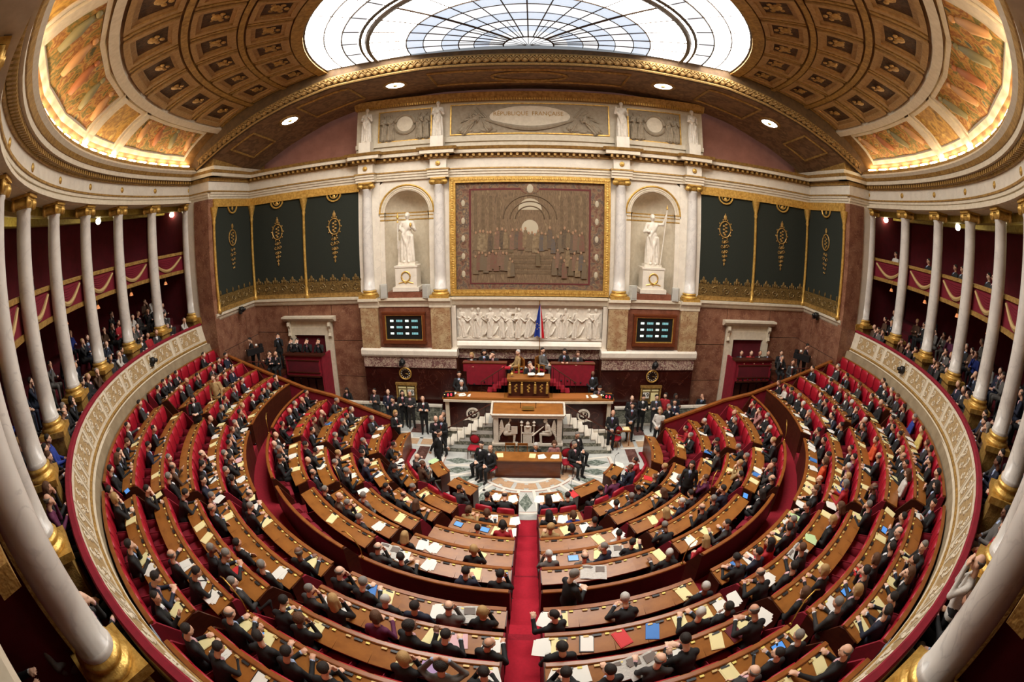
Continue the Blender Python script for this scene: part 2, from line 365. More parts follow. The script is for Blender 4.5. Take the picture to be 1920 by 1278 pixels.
def multi(name, cols, scale=3.0, rough=.8, stretch=(1, 1, 1), detail=4):
    """mottled cloth / fresco from several colours"""
    ma = bpy.data.materials.new(name); ma.use_nodes = True; nt = ma.node_tree; b = nt.nodes['Principled BSDF']; b.inputs['Roughness'].default_value = rough
    tc = nt.nodes.new('ShaderNodeTexCoord'); mp = nt.nodes.new('ShaderNodeMapping'); mp.inputs['Scale'].default_value = stretch; nt.links.new(tc.outputs['Object'], mp.inputs[0])
    n = nt.nodes.new('ShaderNodeTexNoise'); n.inputs['Scale'].default_value = scale; n.inputs['Detail'].default_value = detail; nt.links.new(mp.outputs[0], n.inputs['Vector'])
    cr = nt.nodes.new('ShaderNodeValToRGB'); e = cr.color_ramp.elements; k = len(cols)
    e[0].position = .3; e[0].color = (*cols[0], 1); e[1].position = .7; e[1].color = (*cols[-1], 1)
    for i in range(1, k-1):
        q = e.new(.3+.4*i/(k-1)); q.color = (*cols[i], 1)
    nt.links.new(n.outputs['Fac'], cr.inputs[0]); nt.links.new(cr.outputs[0], b.inputs['Base Color']); MATS[name] = ma; return ma
white = veins('white_marble', srgb(230, 221, 205), srgb(216, 207, 192), 1.5, .02, srgb(222, 212, 196), .35)
colm = veins('column_marble', srgb(216, 210, 202), srgb(196, 190, 184), 1.1, .02, srgb(206, 200, 193), .3)
cream = mat('cream_stone', srgb(222, 210, 188), .6, noise=(6, srgb(205, 192, 168), 1))
stone = mat('sandstone', srgb(160, 143, 115), .7, noise=(2.5, srgb(135, 118, 92), 1))
gold = mat('gold_leaf', srgb(222, 182, 98), .4, .5, noise=(9, srgb(182, 138, 62), .8), bump=(30, .25))
goldm = mat('dull_gold', srgb(186, 148, 82), .5, .3, noise=(8, srgb(140, 104, 50), .8), bump=(35, .5))
bronze = mat('bronze_relief', srgb(146, 118, 66), .5, .35, noise=(14, srgb(74, 56, 28), .9), bump=(40, .6))
brass = mat('brass', srgb(200, 160, 80), .3, .9)
wood = mat('desk_wood', srgb(160, 102, 44), .35, noise=(3, srgb(132, 80, 32), 1, (1, 1, 6)))
woodt = mat('rail_wood', srgb(150, 88, 38), .3, noise=(4, srgb(122, 66, 26), 1))
woodd = mat('dark_wood', srgb(78, 36, 20), .4, noise=(3, srgb(58, 24, 14), 1, (1, 1, 5)))
maho = mat('mahogany', srgb(112, 58, 32), .28, noise=(2.5, srgb(92, 44, 22), 1, (1, 1, 4)))
velvet = mat('red_velvet', srgb(140, 12, 38), .85, noise=(5, srgb(120, 8, 30), 1))
leather = mat('red_seat_back', srgb(170, 22, 44), .45, noise=(4, srgb(156, 17, 36), 1))
carpet = mat('red_carpet', srgb(150, 14, 36), .95, noise=(20, srgb(130, 8, 28), 1), bump=(90, .4))
wallred = mat('crimson_wall_cloth', srgb(96, 6, 24), .9, noise=(3, srgb(80, 4, 18), 1))
green = mat('green_damask', srgb(36, 41, 31), .9, noise=(30, srgb(29, 34, 26), 1))
pink = veins('rose_marble', srgb(140, 98, 76), srgb(166, 126, 102), 4.0, .02, srgb(114, 72, 55), .3, 2.2)
breccia = veins('breccia_marble', srgb(186, 164, 126), srgb(128, 86, 58), 5.0, .03, srgb(160, 126, 92), .3, 3.0)
redm = veins('red_marble', srgb(132, 82, 62), srgb(152, 102, 80), 4.0, .014, srgb(112, 66, 48), .3, 3)
purple = veins('purple_breccia', srgb(146, 112, 106), srgb(206, 190, 166), 6.0, .06, srgb(106, 70, 68), .3, 2.2)
oxblood = veins('oxblood_marble', srgb(58, 24, 18), srgb(88, 48, 38), 1.1, .012, srgb(50, 19, 14), .2, 1.5)
greym = veins('grey_green_marble', srgb(112, 112, 98), srgb(160, 158, 142), 3.5, .06, srgb(78, 80, 68), .3, 5)
lunette = mat('rose_plaster', srgb(176, 120, 102), .6, noise=(2, srgb(158, 104, 88), 1))
black = mat('black_plastic', srgb(22, 22, 24), .45)
iron = mat('black_iron', srgb(40, 32, 26), .4, .6)
paper = mat('white_paper', srgb(238, 236, 228), .8)
yellow = mat('cream_paper', srgb(240, 228, 170), .8)
# ================================================================ THE SETTING
def zb(r): return .95+.34*(r-4.85)            # height of the bench rails
ROWS = [(3.75, 4.68), (4.68, 5.65), (5.65, 6.6), (6.6, 7.5), (7.5, 8.4), (8.4, 9.48), (10.2, 11.07), (11.07, 11.92), (11.92, 12.77), (12.77, 13.6), (13.6, 14.45)]
def rowfloor(i): return 0.0 if i == 0 else zb(ROWS[i][0])-.82
YR = -3.45                                     # line of the sloping side parapets
def endphi(r): return 90+math.degrees(math.asin(min(1, (YR-YB)/r)))
# ---- floor of the well, with its marble inlay tiles
salmon = mat('salmon_marble', srgb(206, 172, 138), .3, noise=(8, srgb(188, 150, 116), 1))
gtile = veins('green_marble', srgb(112, 122, 112), srgb(158, 166, 156), 4, .06, srgb(90, 100, 92), .25, 6)
gwhite = mat('grey_white_marble', srgb(208, 208, 202), .3, noise=(5, srgb(188, 190, 186), 1))
maroon = veins('maroon_marble', srgb(96, 62, 56), srgb(130, 96, 88), 4, .05, srgb(84, 52, 48), .3)
fl = MB(); fl.zs([(-15.8, .35), (-15.8, -4.1)]+[P(15.0, a, 0)[:2] for a in range(-90, 91, 10)]+[(15.8, -4.1), (15.8, .35)], -.3, -.012)
fl = struct(fl.obj('floor', gwhite), 'pale marble floor of the chamber well with inlaid pattern')
def inlay(mb, mm): return mb.obj('floor_tile', mm, fl)
strip = mat('white_inlay', srgb(232, 226, 214), .35)
pinkline = mat('pink_inlay', srgb(176, 132, 116), .4)
for r0, r1 in ((1.32, 1.44), (1.9, 2.0), (3.3, 3.42)):
    q = MB(); q.arc(r0, r1, -.012, .0, -100, 100, n=50); q.obj('inlay_ring', strip, fl)
q = MB(); q.arc(2.0, 2.03, -.012, -.003, -100, 100, n=50); q.arc(3.27, 3.3, -.012, -.003, -100, 100, n=50); q.obj('inlay_line', pinkline, fl)
for k in range(-6, 7):
    a = k*15.3
    q = MB(); h = 5.6
    # green kite tile in each ray
    pts = [P(2.1, a)[:2], P(2.75, a+4.9)[:2], P(3.24, a)[:2], P(2.75, a-4.9)[:2]]
    q.zs(pts, -.012, 0); inlay(q, gtile)
    for sgn in (-1, 1):
        q = MB(); pts = [P(2.06, a+sgn*1.2)[:2], P(2.06, a+sgn*5.4)[:2], P(2.65, a+sgn*5.2)[:2]]
        q.zs(pts if sgn < 0 else pts[::-1], -.012, -.002); inlay(q, gwhite)
    q = MB(); b = a+7.65
    q.zs([P(2.0, b-1.5)[:2], P(3.3, b-.9)[:2], P(3.3, b+.9)[:2], P(2.0, b+1.5)[:2]], -.012, .0); q.obj('inlay_ray', strip, fl)
    q = MB(); q.arc(1.47, 1.87, -.012, 0, a+2.5, a+12.8, n=4) if k % 2 else q.arc(1.47, 1.87, -.012, 0, a-12.8+15.3, a+15.3-2.5, n=4)
    inlay(q, salmon)
for k in range(-3, 4):
    q = MB(); c = P(1.67, k*15.3*2+0)
    q.lathe([(0, -.012), (.12, -.012), (.12, .002), (0, .002)], 20, (c[0], c[1], 0)); inlay(q, salmon)
for sx in (-1, 1):                                # paving beside the rostrum
    for i, (x, y, wd, dp, mm) in enumerate(((4.3, -2.6, .5, .5, salmon), (5.0, -2.6, .6, .5, salmon), (3.6, -2.6, .6, .5, salmon), (4.3, -3.6, .45, 1.1, maroon), (5.0, -1.3, .5, .9, maroon), (3.9, -1.3, .5, .9, gtile))):
        q = MB(); q.box((sx*x, y, -.006), (wd, dp, .012)); inlay(q, mm)
        q = MB(); q.box((sx*(x), y+dp/2+.08, -.005), (wd+.3, .08, .012)); q.obj('inlay_strip', strip, fl)
    q = MB(); q.lathe([(.36, -.012), (.5, -.012), (.5, 0), (.36, 0)], 28, (sx*5.55, -2.2, 0)); q.obj('inlay_ring', strip, fl)
    q = MB(); q.lathe([(0, -.012), (.3, -.012), (.3, 0), (0, 0)], 28, (sx*5.55, -2.2, 0)); inlay(q, gtile)
# ---- seating tiers (red carpet), walkway, wall below the balcony
tiers = estruct('floor', 'red carpeted seating tiers rising in curved steps')
for i, (r0, r1) in enumerate(ROWS):
    q = MB(); f = rowfloor(i); q.arc(r0-.02, r1+.02, -.25, f+.004*(i == 0), (lambda r: -endphi(r)) if i else -69, (lambda r: endphi(r)) if i else 69, n=64); q.obj('tier_step', carpet, tiers)
q = MB(); q.arc(9.5, 10.22, -.25, 1.62, lambda r: -endphi(r), lambda r: endphi(r), n=64); q.obj('walkway', carpet, tiers)
# central stair
stairc = mat('bright_red_carpet', srgb(176, 18, 42), .95, noise=(20, srgb(160, 12, 36), 1))
XL, XR = -.2, .38
st = estruct('floor', 'red carpeted central stair running down between the benches')
nst = 19
for k in range(nst):
    r0 = 3.8+k*(14.4-3.8)/nst; r1 = 3.8+(k+1)*(14.4-3.8)/nst
    top = max(.02, zb(r0)-.74)
    q = MB(); q.b2(XL, XR, YB-r1, YB-r0+.02, max(-.1, top-.5), top); q.obj('stair_step', stairc, st)
bw = MB(); bw.sweep([(14.56, 2.6), (14.85, 2.6), (14.85, 4.5), (14.64, 4.5), (14.56, 4.2)], lambda r: -endphi(r), lambda r: endphi(r), n=64)
struct(bw.obj('wall_below_gallery', stone), 'curved sandstone wall below the public gallery')
# ---- gallery parapet with carved panels
tanf = mat('tan_carved_field', srgb(186, 160, 118), .7, noise=(14, srgb(150, 122, 80), 1), bump=(16, 1.0))
par = estruct('trim_1', 'carved cream gallery parapet with red velvet top')
q = MB(); q.sweep([(14.86, 4.64), (15.2, 4.64), (15.2, 5.38), (15.06, 5.38)], -91.5, 91.5, YC, 64); q.obj('parapet_band', cream, par)
q = MB(); q.sweep([(14.82, 4.54), (15.2, 4.54), (15.2, 4.64), (14.84, 4.64), (14.8, 4.6)], -91.5, 91.5, YC, 64); q.obj('gold_moulding', goldm, par)
q = MB(); q.sweep([(14.78, 4.46), (15.2, 4.46), (15.2, 4.54), (14.82, 4.54)], -91.5, 91.5, YC, 64); q.obj('soffit_moulding', cream, par)
q = MB(); q.sweep([(15.03, 5.38), (15.2, 5.38), (15.2, 5.44), (15.17, 5.47), (15.06, 5.47), (15.03, 5.44)], -91.5, 91.5, YC, 64); q.obj('velvet_cushion', velvet, par)
def sc(cx, cz, s, turn, n=12):
    """flat spiral scroll outline in (u, v)"""
    out = []
    for i in range(n+1):
        t = i/n; a = turn*(1-t)*2.4*math.pi; r = s*(.15+.85*t); out.append((cx+r*math.cos(a), cz+r*math.sin(a)))
    return out
for s in (-1, 1):
    a = 90.0; j = 0
    while a > 12:
        for wdeg, big in ((6.4, True), (2.4, False)):
            a0, a1 = s*(a-.35), s*(a-wdeg+.35); lo, hi = min(a0, a1), max(a0, a1)
            pan = MB(); rr_ = lambda z: 15.12-.05*(z-4.62)/.76-.012
            fr = MB()
            sl = lambda z, o: 14.86+.2*(z-4.64)/.74-o
            def slab(z0, z1, o0, o1, a_, b_, m_=0): fr.sweep([(sl(z0, o1), z0), (sl(z0, o0), z0), (sl(z1, o0), z1), (sl(z1, o1), z1)], a_, b_, YC, 3, m_)
            for z0, z1 in ((4.7, 4.74), (5.29, 5.33)): slab(z0, z1, 0, .03, lo, hi)
            for b in (lo, hi-.15): slab(4.74, 5.29, 0, .03, b, b+.15)
            slab(4.74, 5.29, 0, .008, lo+.15, hi-.15, 1)
            po = fr.obj('parapet_panel', [cream, tanf], par)
            orn = MB(); wm = (hi-lo)*math.pi/180*15.08
            sp = [sc(u*wm/8, v, .12, t) for u, t, v in (((-3, 1, .1), (-1.6, -1, -.1), (0, 1, .1), (1.6, -1, -.1), (3, 1, .1)) if big else ((-1.4, 1, .1), (1.4, -1, -.1)))]
            for pts in sp:
                mid = (lo+hi)/2
                orn.tube([P(sl(5.01+v, .015), mid+math.degrees(u/15.0), 5.01+v, YC) for u, v in pts], .026, 4)
            if big:
                for u in (-.42*wm, 0, .42*wm):
                    c = P(sl(5.0, .01), (lo+hi)/2+math.degrees(u/15.0), 5.0, YC); orn.ball(c, .06, 0, 6, 4)
            orn.obj('carved_scroll', cream, po)
            a -= wdeg
# ---- lower and upper public gallery behind the columns
gal = estruct('floor', 'stepped floor of the public gallery behind the parapet')
for r0, r1, z in ((15.3, 16.0, 4.62), (16.0, 16.75, 5.0), (16.75, 17.5, 5.35), (17.5, 18.25, 5.7), (18.25, 19.4, 6.05)):
    q = MB(); q.arc(r0-(.12 if r0 < 15.5 else 0), r1, 4.3, z, -93, 93, YC, 60); q.obj('gallery_step', wallred, gal)
q = MB(); q.arc(19.3, 19.5, 4.3, 11.2, -100, 100, YC, 64); struct(q.obj('wall_gallery', wallred), 'crimson cloth wall at the back of the galleries')
for s in (-1, 1):
    q = MB(); x0, x1 = sorted((s*15.7, s*19.4)); q.b2(x0, x1, -3.3, -3.0, 4.3, 11.2); struct(q.obj('wall_gallery_end', wallred), 'crimson end wall of the %s galleries' % ('left' if s < 0 else 'right'))
upg = estruct('floor', 'upper gallery balcony floor slung between the columns')
q = MB(); q.arc(16.3, 19.4, 7.86, 8.0, -93, 93, YC, 64); q.obj('gallery_slab', cream, upg)
garl = mat('tan_gold_rope', srgb(190, 160, 108), .6, .15, bump=(40, .5))
drape = mat('dark_red_drape', srgb(112, 10, 32), .9)
ug = estruct('trim_2', 'upper gallery front hung with red drapes, gold rail and gold garlands')
for s in (-1, 1):
    lo, hi = sorted((s*93, s*8))
    q = MB(); q.arc(16.0, 16.06, 8.05, 8.78, lo, hi, YC, 32); q.obj('drape_panel', drape, ug)
    q = MB(); q.sweep([(15.93, 7.9), (16.1, 7.9), (16.1, 8.05), (15.93, 8.05)], lo, hi, YC, 32); q.obj('gold_beam', goldm, ug)
    q = MB(); q.sweep([(15.93, 8.77), (16.1, 8.77), (16.1, 8.87), (16.06, 8.9), (15.97, 8.9), (15.93, 8.87)], lo, hi, YC, 32); q.obj('gold_rail', goldm, ug)
    lo, hi = sorted((s*15.9, s*17.4)); q = MB(); q.arc(16.05, 19.3, 4.3, 7.88, lo, hi, YC, 1); q.obj('curtain', wallred, ug)
    lo, hi = sorted((s*15.6, s*17.6)); q = MB(); q.arc(15.98, 16.06, 4.3, 7.88, lo, hi, YC, 1); q.obj('curtain_edge', goldm, ug)
gc = MB()
COLA = [91.8-9.7*k for k in range(9)]              # column angles each side, measured from the centre line
for s in (-1, 1):
    for k in range(8):
        a0, a1 = s*COLA[k], s*COLA[k+1]
        g = MB(); pts = []
        for i in range(13):
            t = i/12; pts.append(P(15.97, a0+(a1-a0)*(.1+.8*t), 8.66-.5*math.sin(math.pi*t), YC))
        g.tube(pts, [.045+.035*math.sin(math.pi*i/12) for i in range(13)], 6); g.obj('gold_garland', garl, ug)
        for i in range(5):                          # drape folds
            f = MB(); t0 = .15+.7*i/5
            f.tube([P(15.985, a0+(a1-a0)*(.12+.76*j/8), 8.72-(.1+.08*i)*math.sin(math.pi*j/8), YC) for j in range(9)], .012, 4); f.obj('drape_fold', drape, ug)
lampm = mat('gallery_lamp_glow', (1, .8, .5), .5, emit=(1, .72, .38), es=14)
shade = mat('orange_lamp_shade', srgb(200, 110, 60), .5, emit=(1, .4, .15), es=.5)
# gallery ceiling with gilded beams
gce = estruct('ceiling', 'pale gallery ceiling with gilded beams behind the capitals')
q = MB(); q.arc(15.3, 19.5, 11.12, 11.2, -95, 95, YC, 64); q.obj('gallery_soffit', cream, gce)
gby = mat('gilded_beam', srgb(186, 168, 84), .5, .2, noise=(8, srgb(150, 128, 52), 1))
q = MB(); q.arc(16.2, 16.55, 10.86, 11.12, -93, 93, YC, 64); q.obj('gallery_beam', gby, gce)
q = MB(); q.arc(17.6, 17.9, 10.86, 11.12, -93, 93, YC, 64); q.obj('gallery_beam', gby, gce)
# ---- entablature: swept round the ring and along the wall
ENT = [('architrave', cream, [(.0, 11.1), (.0, 11.22), (-.05, 11.22), (-.05, 11.34), (-.1, 11.34), (-.1, 11.44)]), ('architrave_fillet', goldm, [(-.14, 11.44), (-.14, 11.5)]),
       ('frieze', white, [(.0, 11.5), (.0, 11.95)]), ('dentil_bed', goldm, [(-.08, 11.95), (-.08, 12.12)]), ('corona', cream, [(-.38, 12.14), (-.38, 12.3)]), ('cyma', goldm, [(-.42, 12.3), (-.5, 12.42)])]
ent = estruct('trim_3', 'cream and gold entablature running round the chamber above the columns')
RE = 15.5
for n, mm, pr in ENT:
    q = MB(); q.sweep([(RE+o, z) for o, z in pr]+[(RE+.7, pr[-1][1]), (RE+.7, pr[0][1])], -91.9, 91.9, YC, 72); q.obj(n, mm, ent)
dn = MB(); dn.box((0, 0, 0), (.1, .2, .12)); dme = dn.mesh('modillion', goldm)
for s in (-1, 1):
    for k in range(118):
        a = s*(91-k*.7); link('modillion', dme, ent, P(RE-.2, a, 12.06, YC), R(a))
ros = MB(); ros.lathe([(.11, 0), (.11, .02), (.085, .035), (.06, .02), (.04, .045), (0, .05)], 14, axis='y'); rme = ros.mesh('rosette', gold, True)
for s in (-1, 1):
    for a in COLA: link('rosette', rme, ent, P(RE, s*a, 11.73, YC), R(s*a))
# upper cove: cornice moulding and gilded band under the dome
q = MB(); q.sweep([(15.0, 12.42), (15.9, 12.42), (15.9, 12.6), (14.95, 12.6), (14.9, 12.52)], -92, 92, YC, 72); q.obj('cornice_crown', cream, ent)
q = MB(); q.sweep([(14.98, 12.6), (15.6, 12.6), (15.6, 12.66), (15.02, 12.74)], -92, 92, YC, 72); q.obj('cove_band', goldm, ent)
# cove lamps in the trough behind the crown
covem = mat('cove_lamp', (1, .85, .6), .5, emit=(1, .78, .48), es=75)
for s in (-1, 1):
    for k in range(26):
        a = s*(90-k*3.2)
        q = MB(); q.arc(15.08, 15.14, 12.79, 12.83, min(a, a-s*1.9), max(a, a-s*1.9), YC, 1); o = q.obj('cove_lamp', covem, ent)
# ---- dome: coffered half dome round the glass
DP = [(15.25, 12.55), (15.22, 12.95), (15.0, 13.25), (14.6, 13.6), (14.1, 13.93), (13.6, 14.2), (13.0, 14.55), (12.25, 14.85), (11.7, 15.05), (10.8, 15.28), (9.9, 15.45), (8.9, 15.6), (8.15, 15.72), (7.9, 15.76)]
YA = -3.6                                           # plane of the transverse arch
def domez(r):
    for (r0, z0), (r1, z1) in zip(DP, DP[1:]):
        if r1 <= r <= r0: t = (r0-r)/(r0-r1); return z0+(z1-z0)*t
    return DP[-1][1]
def phia(r): return 90+math.degrees(math.asin(min(1, (YA-YC)/r)))
domem = mat('dome_gilt_brown', srgb(146, 108, 60), .6, .1, noise=(4, srgb(112, 80, 42), 1), bump=(25, .3))
coffd = mat('coffer_dark_panel', srgb(96, 66, 36), .7, noise=(8, srgb(56, 36, 20), 1), bump=(14, .8))  # mottled brown coffer panels, darker than their frames
coffr = mat('coffer_frame', srgb(176, 140, 90), .6, noise=(10, srgb(146, 110, 64), 1), bump=(30, .3))
ceil = estruct('ceiling', 'gilded half dome with three rings of coffers round the glass skylight')
q = MB(); q.sweep(DP+[(7.9, 16.1), (15.6, 16.1), (15.6, 12.55)], lambda r: -phia(r), lambda r: phia(r), YC, 96); q.obj('dome_shell', domem, ceil)
def patch(mb, r0, r1, a0, a1, off, m=0, nr=3, na=3):
    vs = []; fs = []
    for i in range(nr+1):
        for j in range(na+1):
            r = r0+(r1-r0)*i/nr; vs.append(P(r, a0+(a1-a0)*j/na, domez(r)-off, YC))
    for i in range(nr):
        for j in range(na):
            b = i*(na+1)+j; fs.append((b, b+1, b+na+2, b+na+1))
    mb.add(vs, fs, m)
def rim(mb, r0, r1, a0, a1, t, ta, o0, o1, m=0):
    """raised frame following the dome: outer (r0..r1,a0..a1), width t (m) and ta (deg), lower faces at offset o0, inner edge reaching o1"""
    for (ra, rb, aa, ab) in ((r0, r0-t, a0, a1), (r1+t, r1, a0, a1), (r0-t, r1+t, a0, a0+ta), (r0-t, r1+t, a1-ta, a1)):
        n = 3; vs = []
        for i in range(n+1):
            for j in range(n+1):
                r = ra+(rb-ra)*i/n; vs.append(P(r, aa+(ab-aa)*j/n, domez(r)-o0, YC))
        k = len(vs); fs = [(i*(n+1)+j, i*(n+1)+j+1, (i+1)*(n+1)+j+1, (i+1)*(n+1)+j) for i in range(n) for j in range(n)]
        edge = [j for j in range(n+1)]+[i*(n+1)+n for i in range(1, n+1)]+[n*(n+1)+j for j in range(n-1, -1, -1)]+[i*(n+1) for i in range(n-1, 0, -1)]
        for e in edge: vs.append((vs[e][0], vs[e][1], vs[e][2]+o0-o1))
        L = len(edge)
        for i in range(L): fs.append((edge[i], k+i, k+(i+1) % L, edge[(i+1) % L]))
        mb.add(vs, fs, m)
for s in (-1, 1):
    for k in range(9):
        a = s*(86-10*k)
        for (r0, r1, hw) in ((13.25, 11.8, 4.0), (11.45, 10.05, 4.0), (9.75, 8.35, 4.0)):
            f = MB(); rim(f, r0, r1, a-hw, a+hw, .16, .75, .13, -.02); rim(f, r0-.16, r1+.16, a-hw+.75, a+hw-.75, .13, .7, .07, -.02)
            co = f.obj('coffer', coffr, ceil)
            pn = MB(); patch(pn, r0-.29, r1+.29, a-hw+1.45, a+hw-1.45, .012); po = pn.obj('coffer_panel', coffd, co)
            b = MB(); rc = (r0+r1)/2
            c = P(rc, a, domez(rc)-.03, YC); b.ball(c, (.2, .2, .05), 0, 8, 4)
            for i in range(6):
                t = i*math.pi/3; cc_ = P(rc+.3*math.cos(t), a+math.degrees(.22*math.sin(t)/rc), domez(rc)-.025, YC); b.ball(cc_, (.09, .09, .03), 0, 6, 4)
            b.obj('coffer_ornament', goldm, co)
    # concentric mouldings and radial ribs
    for k in range(10):
        a = s*(91-10*k); rb_ = MB()
        for r0, r1 in ((13.25, 11.8), (11.45, 10.05), (9.75, 8.35)):
            n = 4; vs = []
            for i in range(n+1):
                r = r0+(r1-r0)*i/n
                for da, of in ((-.35, .0), (-.3, .1), (.3, .1), (.35, .0)): vs.append(P(r, a+da, domez(r)-of, YC))
            rb_.add(vs, [(i*4+j, i*4+j+1, i*4+j+5, i*4+j+4) for i in range(n) for j in range(3)])
        rb_.obj('dome_rib', goldm, ceil)
for r0, r1, mm in ((13.6, 13.35, cream), (11.72, 11.52, goldm), (10.0, 9.82, goldm), (8.3, 7.95, goldm)):
    q = MB(); q.sweep([(r0, domez(r0)), (r0, domez(r0)-.13), (r1, domez(r1)-.13), (r1, domez(r1))], lambda r: -phia(r), lambda r: phia(r), YC, 80); q.obj('dome_ring', mm, ceil)
# painted cove panels
fresco = multi('painted_fresco', [srgb(84, 82, 48), srgb(186, 136, 60), srgb(112, 112, 62), srgb(206, 156, 84), srgb(150, 92, 52), srgb(214, 172, 96), srgb(104, 112, 96)], 2.2, .7, detail=5)
fresco2 = multi('gilt_fresco', [srgb(120, 84, 30), srgb(206, 160, 74), srgb(150, 106, 44), srgb(226, 186, 100)], 2.5, .6)
for s in (-1, 1):
    for lo, hi, mm, nm in ((88.5, 68.5, fresco, 'cove_painting'), (66.5, 58.5, fresco2, 'cove_ornament_panel'), (56.5, 30, fresco, 'cove_painting'), (28, 20, fresco2, 'cove_ornament_panel'), (18, 1, fresco, 'cove_painting')):
        a0, a1 = sorted((s*lo, s*hi)); f = MB(); rim(f, 15.1, 13.7, a0, a1, .12, .55, .07, -.02); po = f.obj(nm, cream, ceil)
        q = MB(); patch(q, 14.98, 13.82, a0+.55, a1-.55, .02, 0, 6, 8); q.obj('fresco', mm, po, True)
        if mm is fresco:                            # painted figures stand proud as soft stucco forms
            n = int((hi if hi > lo else lo)-(lo if hi > lo else hi))//5
            for i in range(n):
                a = a0+(a1-a0)*(i+.5)/n; g = MB(); r0 = 14.6
                g.tube([P(14.7, a-1.0, domez(14.7)-.05, YC), P(14.3, a, domez(14.3)-.07, YC), P(14.0, a+.6, domez(14.0)-.06, YC)], [.1, .16, .07], 6)
                g.ball(P(13.92, a+.7, domez(13.92)-.08, YC), .09, 0, 6, 5); g.obj('cove_figure', (mat('fresco_flesh', srgb(200, 152, 104), .7), mat('fresco_sage', srgb(140, 132, 96), .7), mat('fresco_rust', srgb(176, 112, 72), .7))[(i+k) % 3], po, True)
    for a in (67.5, 57.5, 29, 19):
        q = MB(); n = 6; vs = []
        for i in range(n+1):
            r = 15.2-1.55*i/n
            for da, of in ((-.8, .0), (-.75, .14), (.75, .14), (.8, .0)): vs.append(P(r, s*a+da, domez(r)-of, YC))
        q.add(vs, [(i*4+j, i*4+j+1, i*4+j+5, i*4+j+4) for i in range(n) for j in range(3)]); q.obj('dome_rib', cream, ceil)
# ---- transverse arch with its gilt leaf garland
AR0 = [(0, 15.14), (3.8, 15.16), (7.7, 14.95), (9.6, 14.58), (11.35, 14.09), (13.2, 13.38), (14.8, 12.63), (15.5, 12.2)]   # lower edge on the arch plane
AR1 = [(0, 15.35), (3.9, 15.32), (7.2, 15.05), (9.4, 14.5), (11.7, 13.6), (13.0, 12.95), (13.75, 12.55)]       # on the back wall
def interp(T, x):
    x = abs(x)
    for (a, za), (b, zb_) in zip(T, T[1:]):
        if a <= x <= b: return za+(zb_-za)*(x-a)/(b-a)
    return T[-1][1]
def arch(ya_t, n=72, w=14.8):
    return [(-w+2*w*i/n) for i in range(n+1)]
archb = mat('arch_brown_gilt', srgb(96, 72, 42), .75, noise=(6, srgb(72, 52, 30), 1))
leafg = mat('dull_leaf_gilt', srgb(170, 136, 80), .65, .15, noise=(20, srgb(120, 90, 46), 1))
archm = estruct('ceiling', 'broad painted arch soffit with gilt garland edge before the back wall')
q = MB(); xs_ = arch(0, 76, 15.45); vs = []; fs = []
for x in xs_:
    xr = abs(x); zl = interp(AR0, x); rr2 = math.hypot(x, YA-YC); zd = max(zl+.3, domez(min(15.2, max(7.9, rr2)))+.05)
    vs += [(x, YA, zl), (x, YA, zd), (x, YA+.25, zl), (x, YA+.25, zd)]
for i in range(len(xs_)-1):
    b = i*4; fs += [(b, b+4, b+5, b+1), (b+2, b+3, b+7, b+6), (b, b+2, b+6, b+4), (b+1, b+5, b+7, b+3)]
q.add(vs, fs); q.obj('arch_face', archb, archm)
soff = multi('arch_soffit_paint', [srgb(118, 88, 60), srgb(142, 108, 74), srgb(106, 78, 54), srgb(154, 120, 82)], 2.2, .75)
q = MB(); vs = []; fs = []; NY = 6; W1 = 13.95
for i in range(73):
    t = -1+2*i/72
    for j in range(NY+1):
        u = j/NY; wx = 14.8+(W1-14.8)*u; x = t*wx; z = interp(AR0, t*14.8)*(1-u)+interp(AR1, t*13.75)*u; vs.append((x, YA+.2+(.35-YA)*u, z))
for i in range(72):
    for j in range(NY):
        b = i*(NY+1)+j; fs.append((b, b+1, b+NY+2, b+NY+1))
q.add(vs, fs); q.obj('arch_soffit', soff, archm)
def soffz(x, y):
    u = (y-YA-.2)/(.35-YA); wx = 14.8+(W1-14.8)*u; t = x/wx; return interp(AR0, t*14.8)*(1-u)+interp(AR1, t*13.75)*u
for x0, x1 in ((-13.2, -11.9), (-9.6, -7.2), (-3.9, 3.9), (7.2, 9.6), (11.9, 13.2)):    # framed soffit panels
    q = MB(); y0, y1 = -2.9, -.9; n = 8
    pts = [(x0+(x1-x0)*i/n, y0) for i in range(n+1)]+[(x1, y0+(y1-y0)*i/4) for i in range(1, 5)]+[(x1-(x1-x0)*i/n, y1) for i in range(1, n+1)]+[(x0, y1-(y1-y0)*i/4) for i in range(1, 4)]
    q.tube([(x, y, soffz(x, y)-.02) for x, y in pts], .06, 4, 0, True); q.obj('soffit_frame', goldm, archm)
q = MB(); q.tube([(1.5*math.cos(a*math.pi/12), -1.9+.7*math.sin(a*math.pi/12), soffz(1.5*math.cos(a*math.pi/12), -1.9+.7*math.sin(a*math.pi/12))-.03) for a in range(24)], .06, 4, 0, True); q.obj('soffit_medallion', goldm, archm)
leaf = MB(); leaf.ball((0, 0, 0), (.17, .07, .13), 0, 8, 5); leaf.tube([(-.2, -.05, -.08), (0, -.09, .12), (.2, -.05, -.06)], .035, 5); leaf.ball((.15, -.06, .1), (.06, .05, .06), 0, 6, 4); leaf.ball((-.13, -.06, .11), (.06, .05, .06), 0, 6, 4)
leafm = leaf.mesh('garland_leaf', leafg, True)
n = 104
for i in range(n):
    x = -14.5+29.0*i/(n-1); z = interp(AR0, x); z2 = interp(AR0, x+.05); o = link('garland_leaf', leafm, archm, (x, YA-.05, z+.2)); o.rotation_euler = (0, -math.atan2(z2-z, .05), 0)
